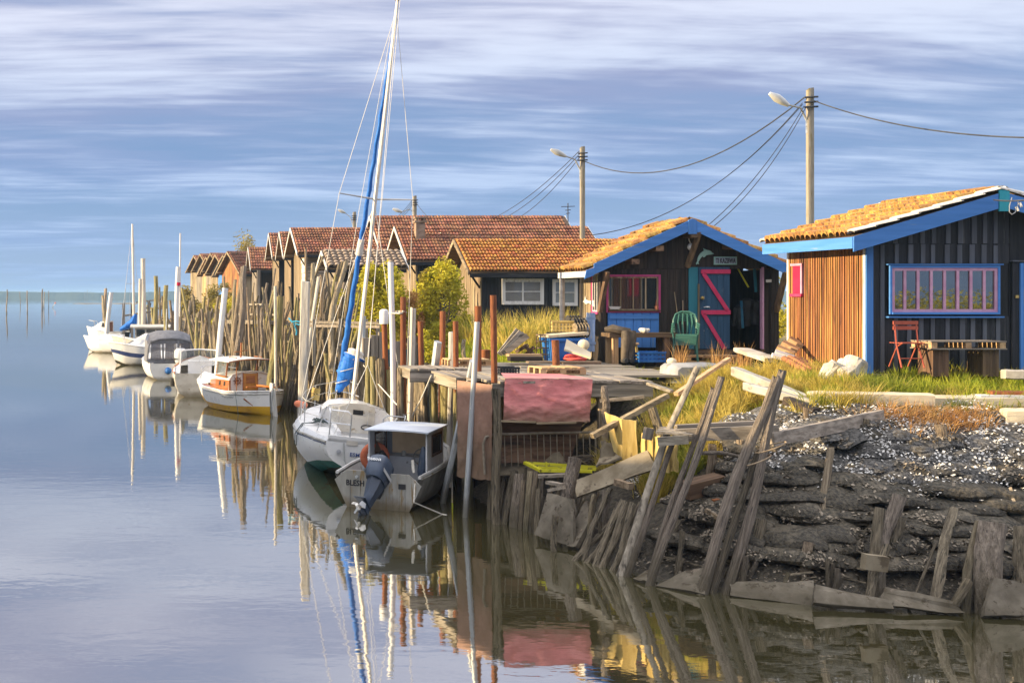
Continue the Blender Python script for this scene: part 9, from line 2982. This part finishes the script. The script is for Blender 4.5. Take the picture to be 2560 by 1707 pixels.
# little ornaments on the window ledge
c = Vector((XB(1531), YB - 0.12, ZB(775)))
o = MB().hexa([c + Vector(q) for q in ((-0.10, -0.03, 0.02), (0.10, -0.03, 0.02), (0.10, 0.03, 0.02), (-0.10, 0.03, 0.02), (-0.15, -0.045, 0.09), (0.14, -0.045, 0.08), (0.14, 0.045, 0.08), (-0.15, 0.045, 0.09))]).build('toy_boat', 'paint_white_x', loc=c)
tag(o, 'little white model boat on the window ledge', 'ornament')
c = Vector((XB(1636), YB - 0.11, ZB(776)))
o = MB().lathe([(0.035, 0.0), (0.05, 0.08), (0.05, 0.10), (0.03, 0.105), (0.012, 0.2), (0.004, 0.26)], 10, c).build('flower_pot', 'brick_red', loc=c, smooth=True)
tag(o, 'small clay pot with a dry plant on the window ledge', 'pot')
# ---- before the black hut: folding chair and pallet bench
YA = 20.45
kA = F / YA
gA = CAMH - (918 - V0) / kA
p = Vector(((2268 - U0) / kA, YA, gA))
t = thing('folding_chair', 'rust-red folding slatted chair before the black hut', 'chair', p)
m = 'rust_chair'
for s in (-1, 1):
    MB().tube([(s * 0.20, -0.16, 0.0), (s * 0.19, 0.0, 0.40), (s * 0.19, 0.06, 0.82)], 0.014, 6).build('back_leg', m, t)
    MB().tube([(s * 0.17, 0.24, 0.0), (s * 0.17, 0.02, 0.36), (s * 0.17, -0.14, 0.44)], 0.014, 6).build('front_leg', m, t)
for z in (0.70, 0.79):
    MB().box(-0.22, 0.22, 0.035, 0.06, z - 0.035, z + 0.03).build('back_slat', m, t)
for k in range(5):
    MB().box(-0.20, 0.20, -0.18 + k * 0.075, -0.12 + k * 0.075, 0.425, 0.44).build('seat_slat', m, t)
MB().tube([(-0.18, -0.10, 0.16), (0.18, -0.10, 0.16)], 0.010, 5).build('stretcher', m, t)
px0, px1 = (2302 - U0) / kA, (2488 - U0) / kA
t = thing('pallet_bench', 'bench made of a grey pallet on brown blocks before the black hut', 'bench', ((px0 + px1) / 2, YA, gA))
z1 = CAMH - (851 - V0) / kA
z0 = CAMH - (872 - V0) / kA
for k in range(5):
    MB().box(px0, px1, YA - 0.28 + k * 0.115, YA - 0.185 + k * 0.115, z1 - 0.022, z1).build('slat', 'wood_grey_x', t, world=True)
for x in (px0 + 0.06, (px0 + px1) / 2, px1 - 0.06):
    MB().box(x - 0.05, x + 0.05, YA - 0.27, YA + 0.27, z0 + 0.023, z1 - 0.024).build('block', 'wood_new_y', t, world=True)
MB().box(px0 - 0.01, px1 + 0.01, YA - 0.28, YA - 0.18, z0, z0 + 0.021).build('runner', 'wood_grey_x', t, world=True)
MB().box(px0 - 0.01, px1 + 0.01, YA + 0.18, YA + 0.28, z0, z0 + 0.021).build('runner', 'wood_grey_x', t, world=True)
for x in (px0 + 0.22, px1 - 0.22):
    MB().box(x - 0.14, x + 0.14, YA - 0.2, YA + 0.2, gA - 0.15, z0 - 0.002).build('support', 'wood_brown_z', t, world=True)
# floating scraps and foam on the water by the slip
# ------------------------------------------------------------------ sea haze: one closed box of thin air round everything
def build_haze():
    m = bpy.data.materials.new('haze')
    m.use_nodes = True
    w = NT(m.node_tree)
    w.n.clear()
    out = w.node('ShaderNodeOutputMaterial')
    v = w.node('ShaderNodeVolumePrincipled')
    v.inputs['Color'].default_value = (0.42, 0.68, 1.0, 1)
    v.inputs['Density'].default_value = 0.00036
    w.l.new(v.outputs[0], out.inputs['Volume'])
    MAT['haze'] = m
    o = MB().box(-2600, 3600, -80, 4300, -1.8, 14.0).build('haze', 'haze')
    tag(o, kind='stuff')


build_haze()
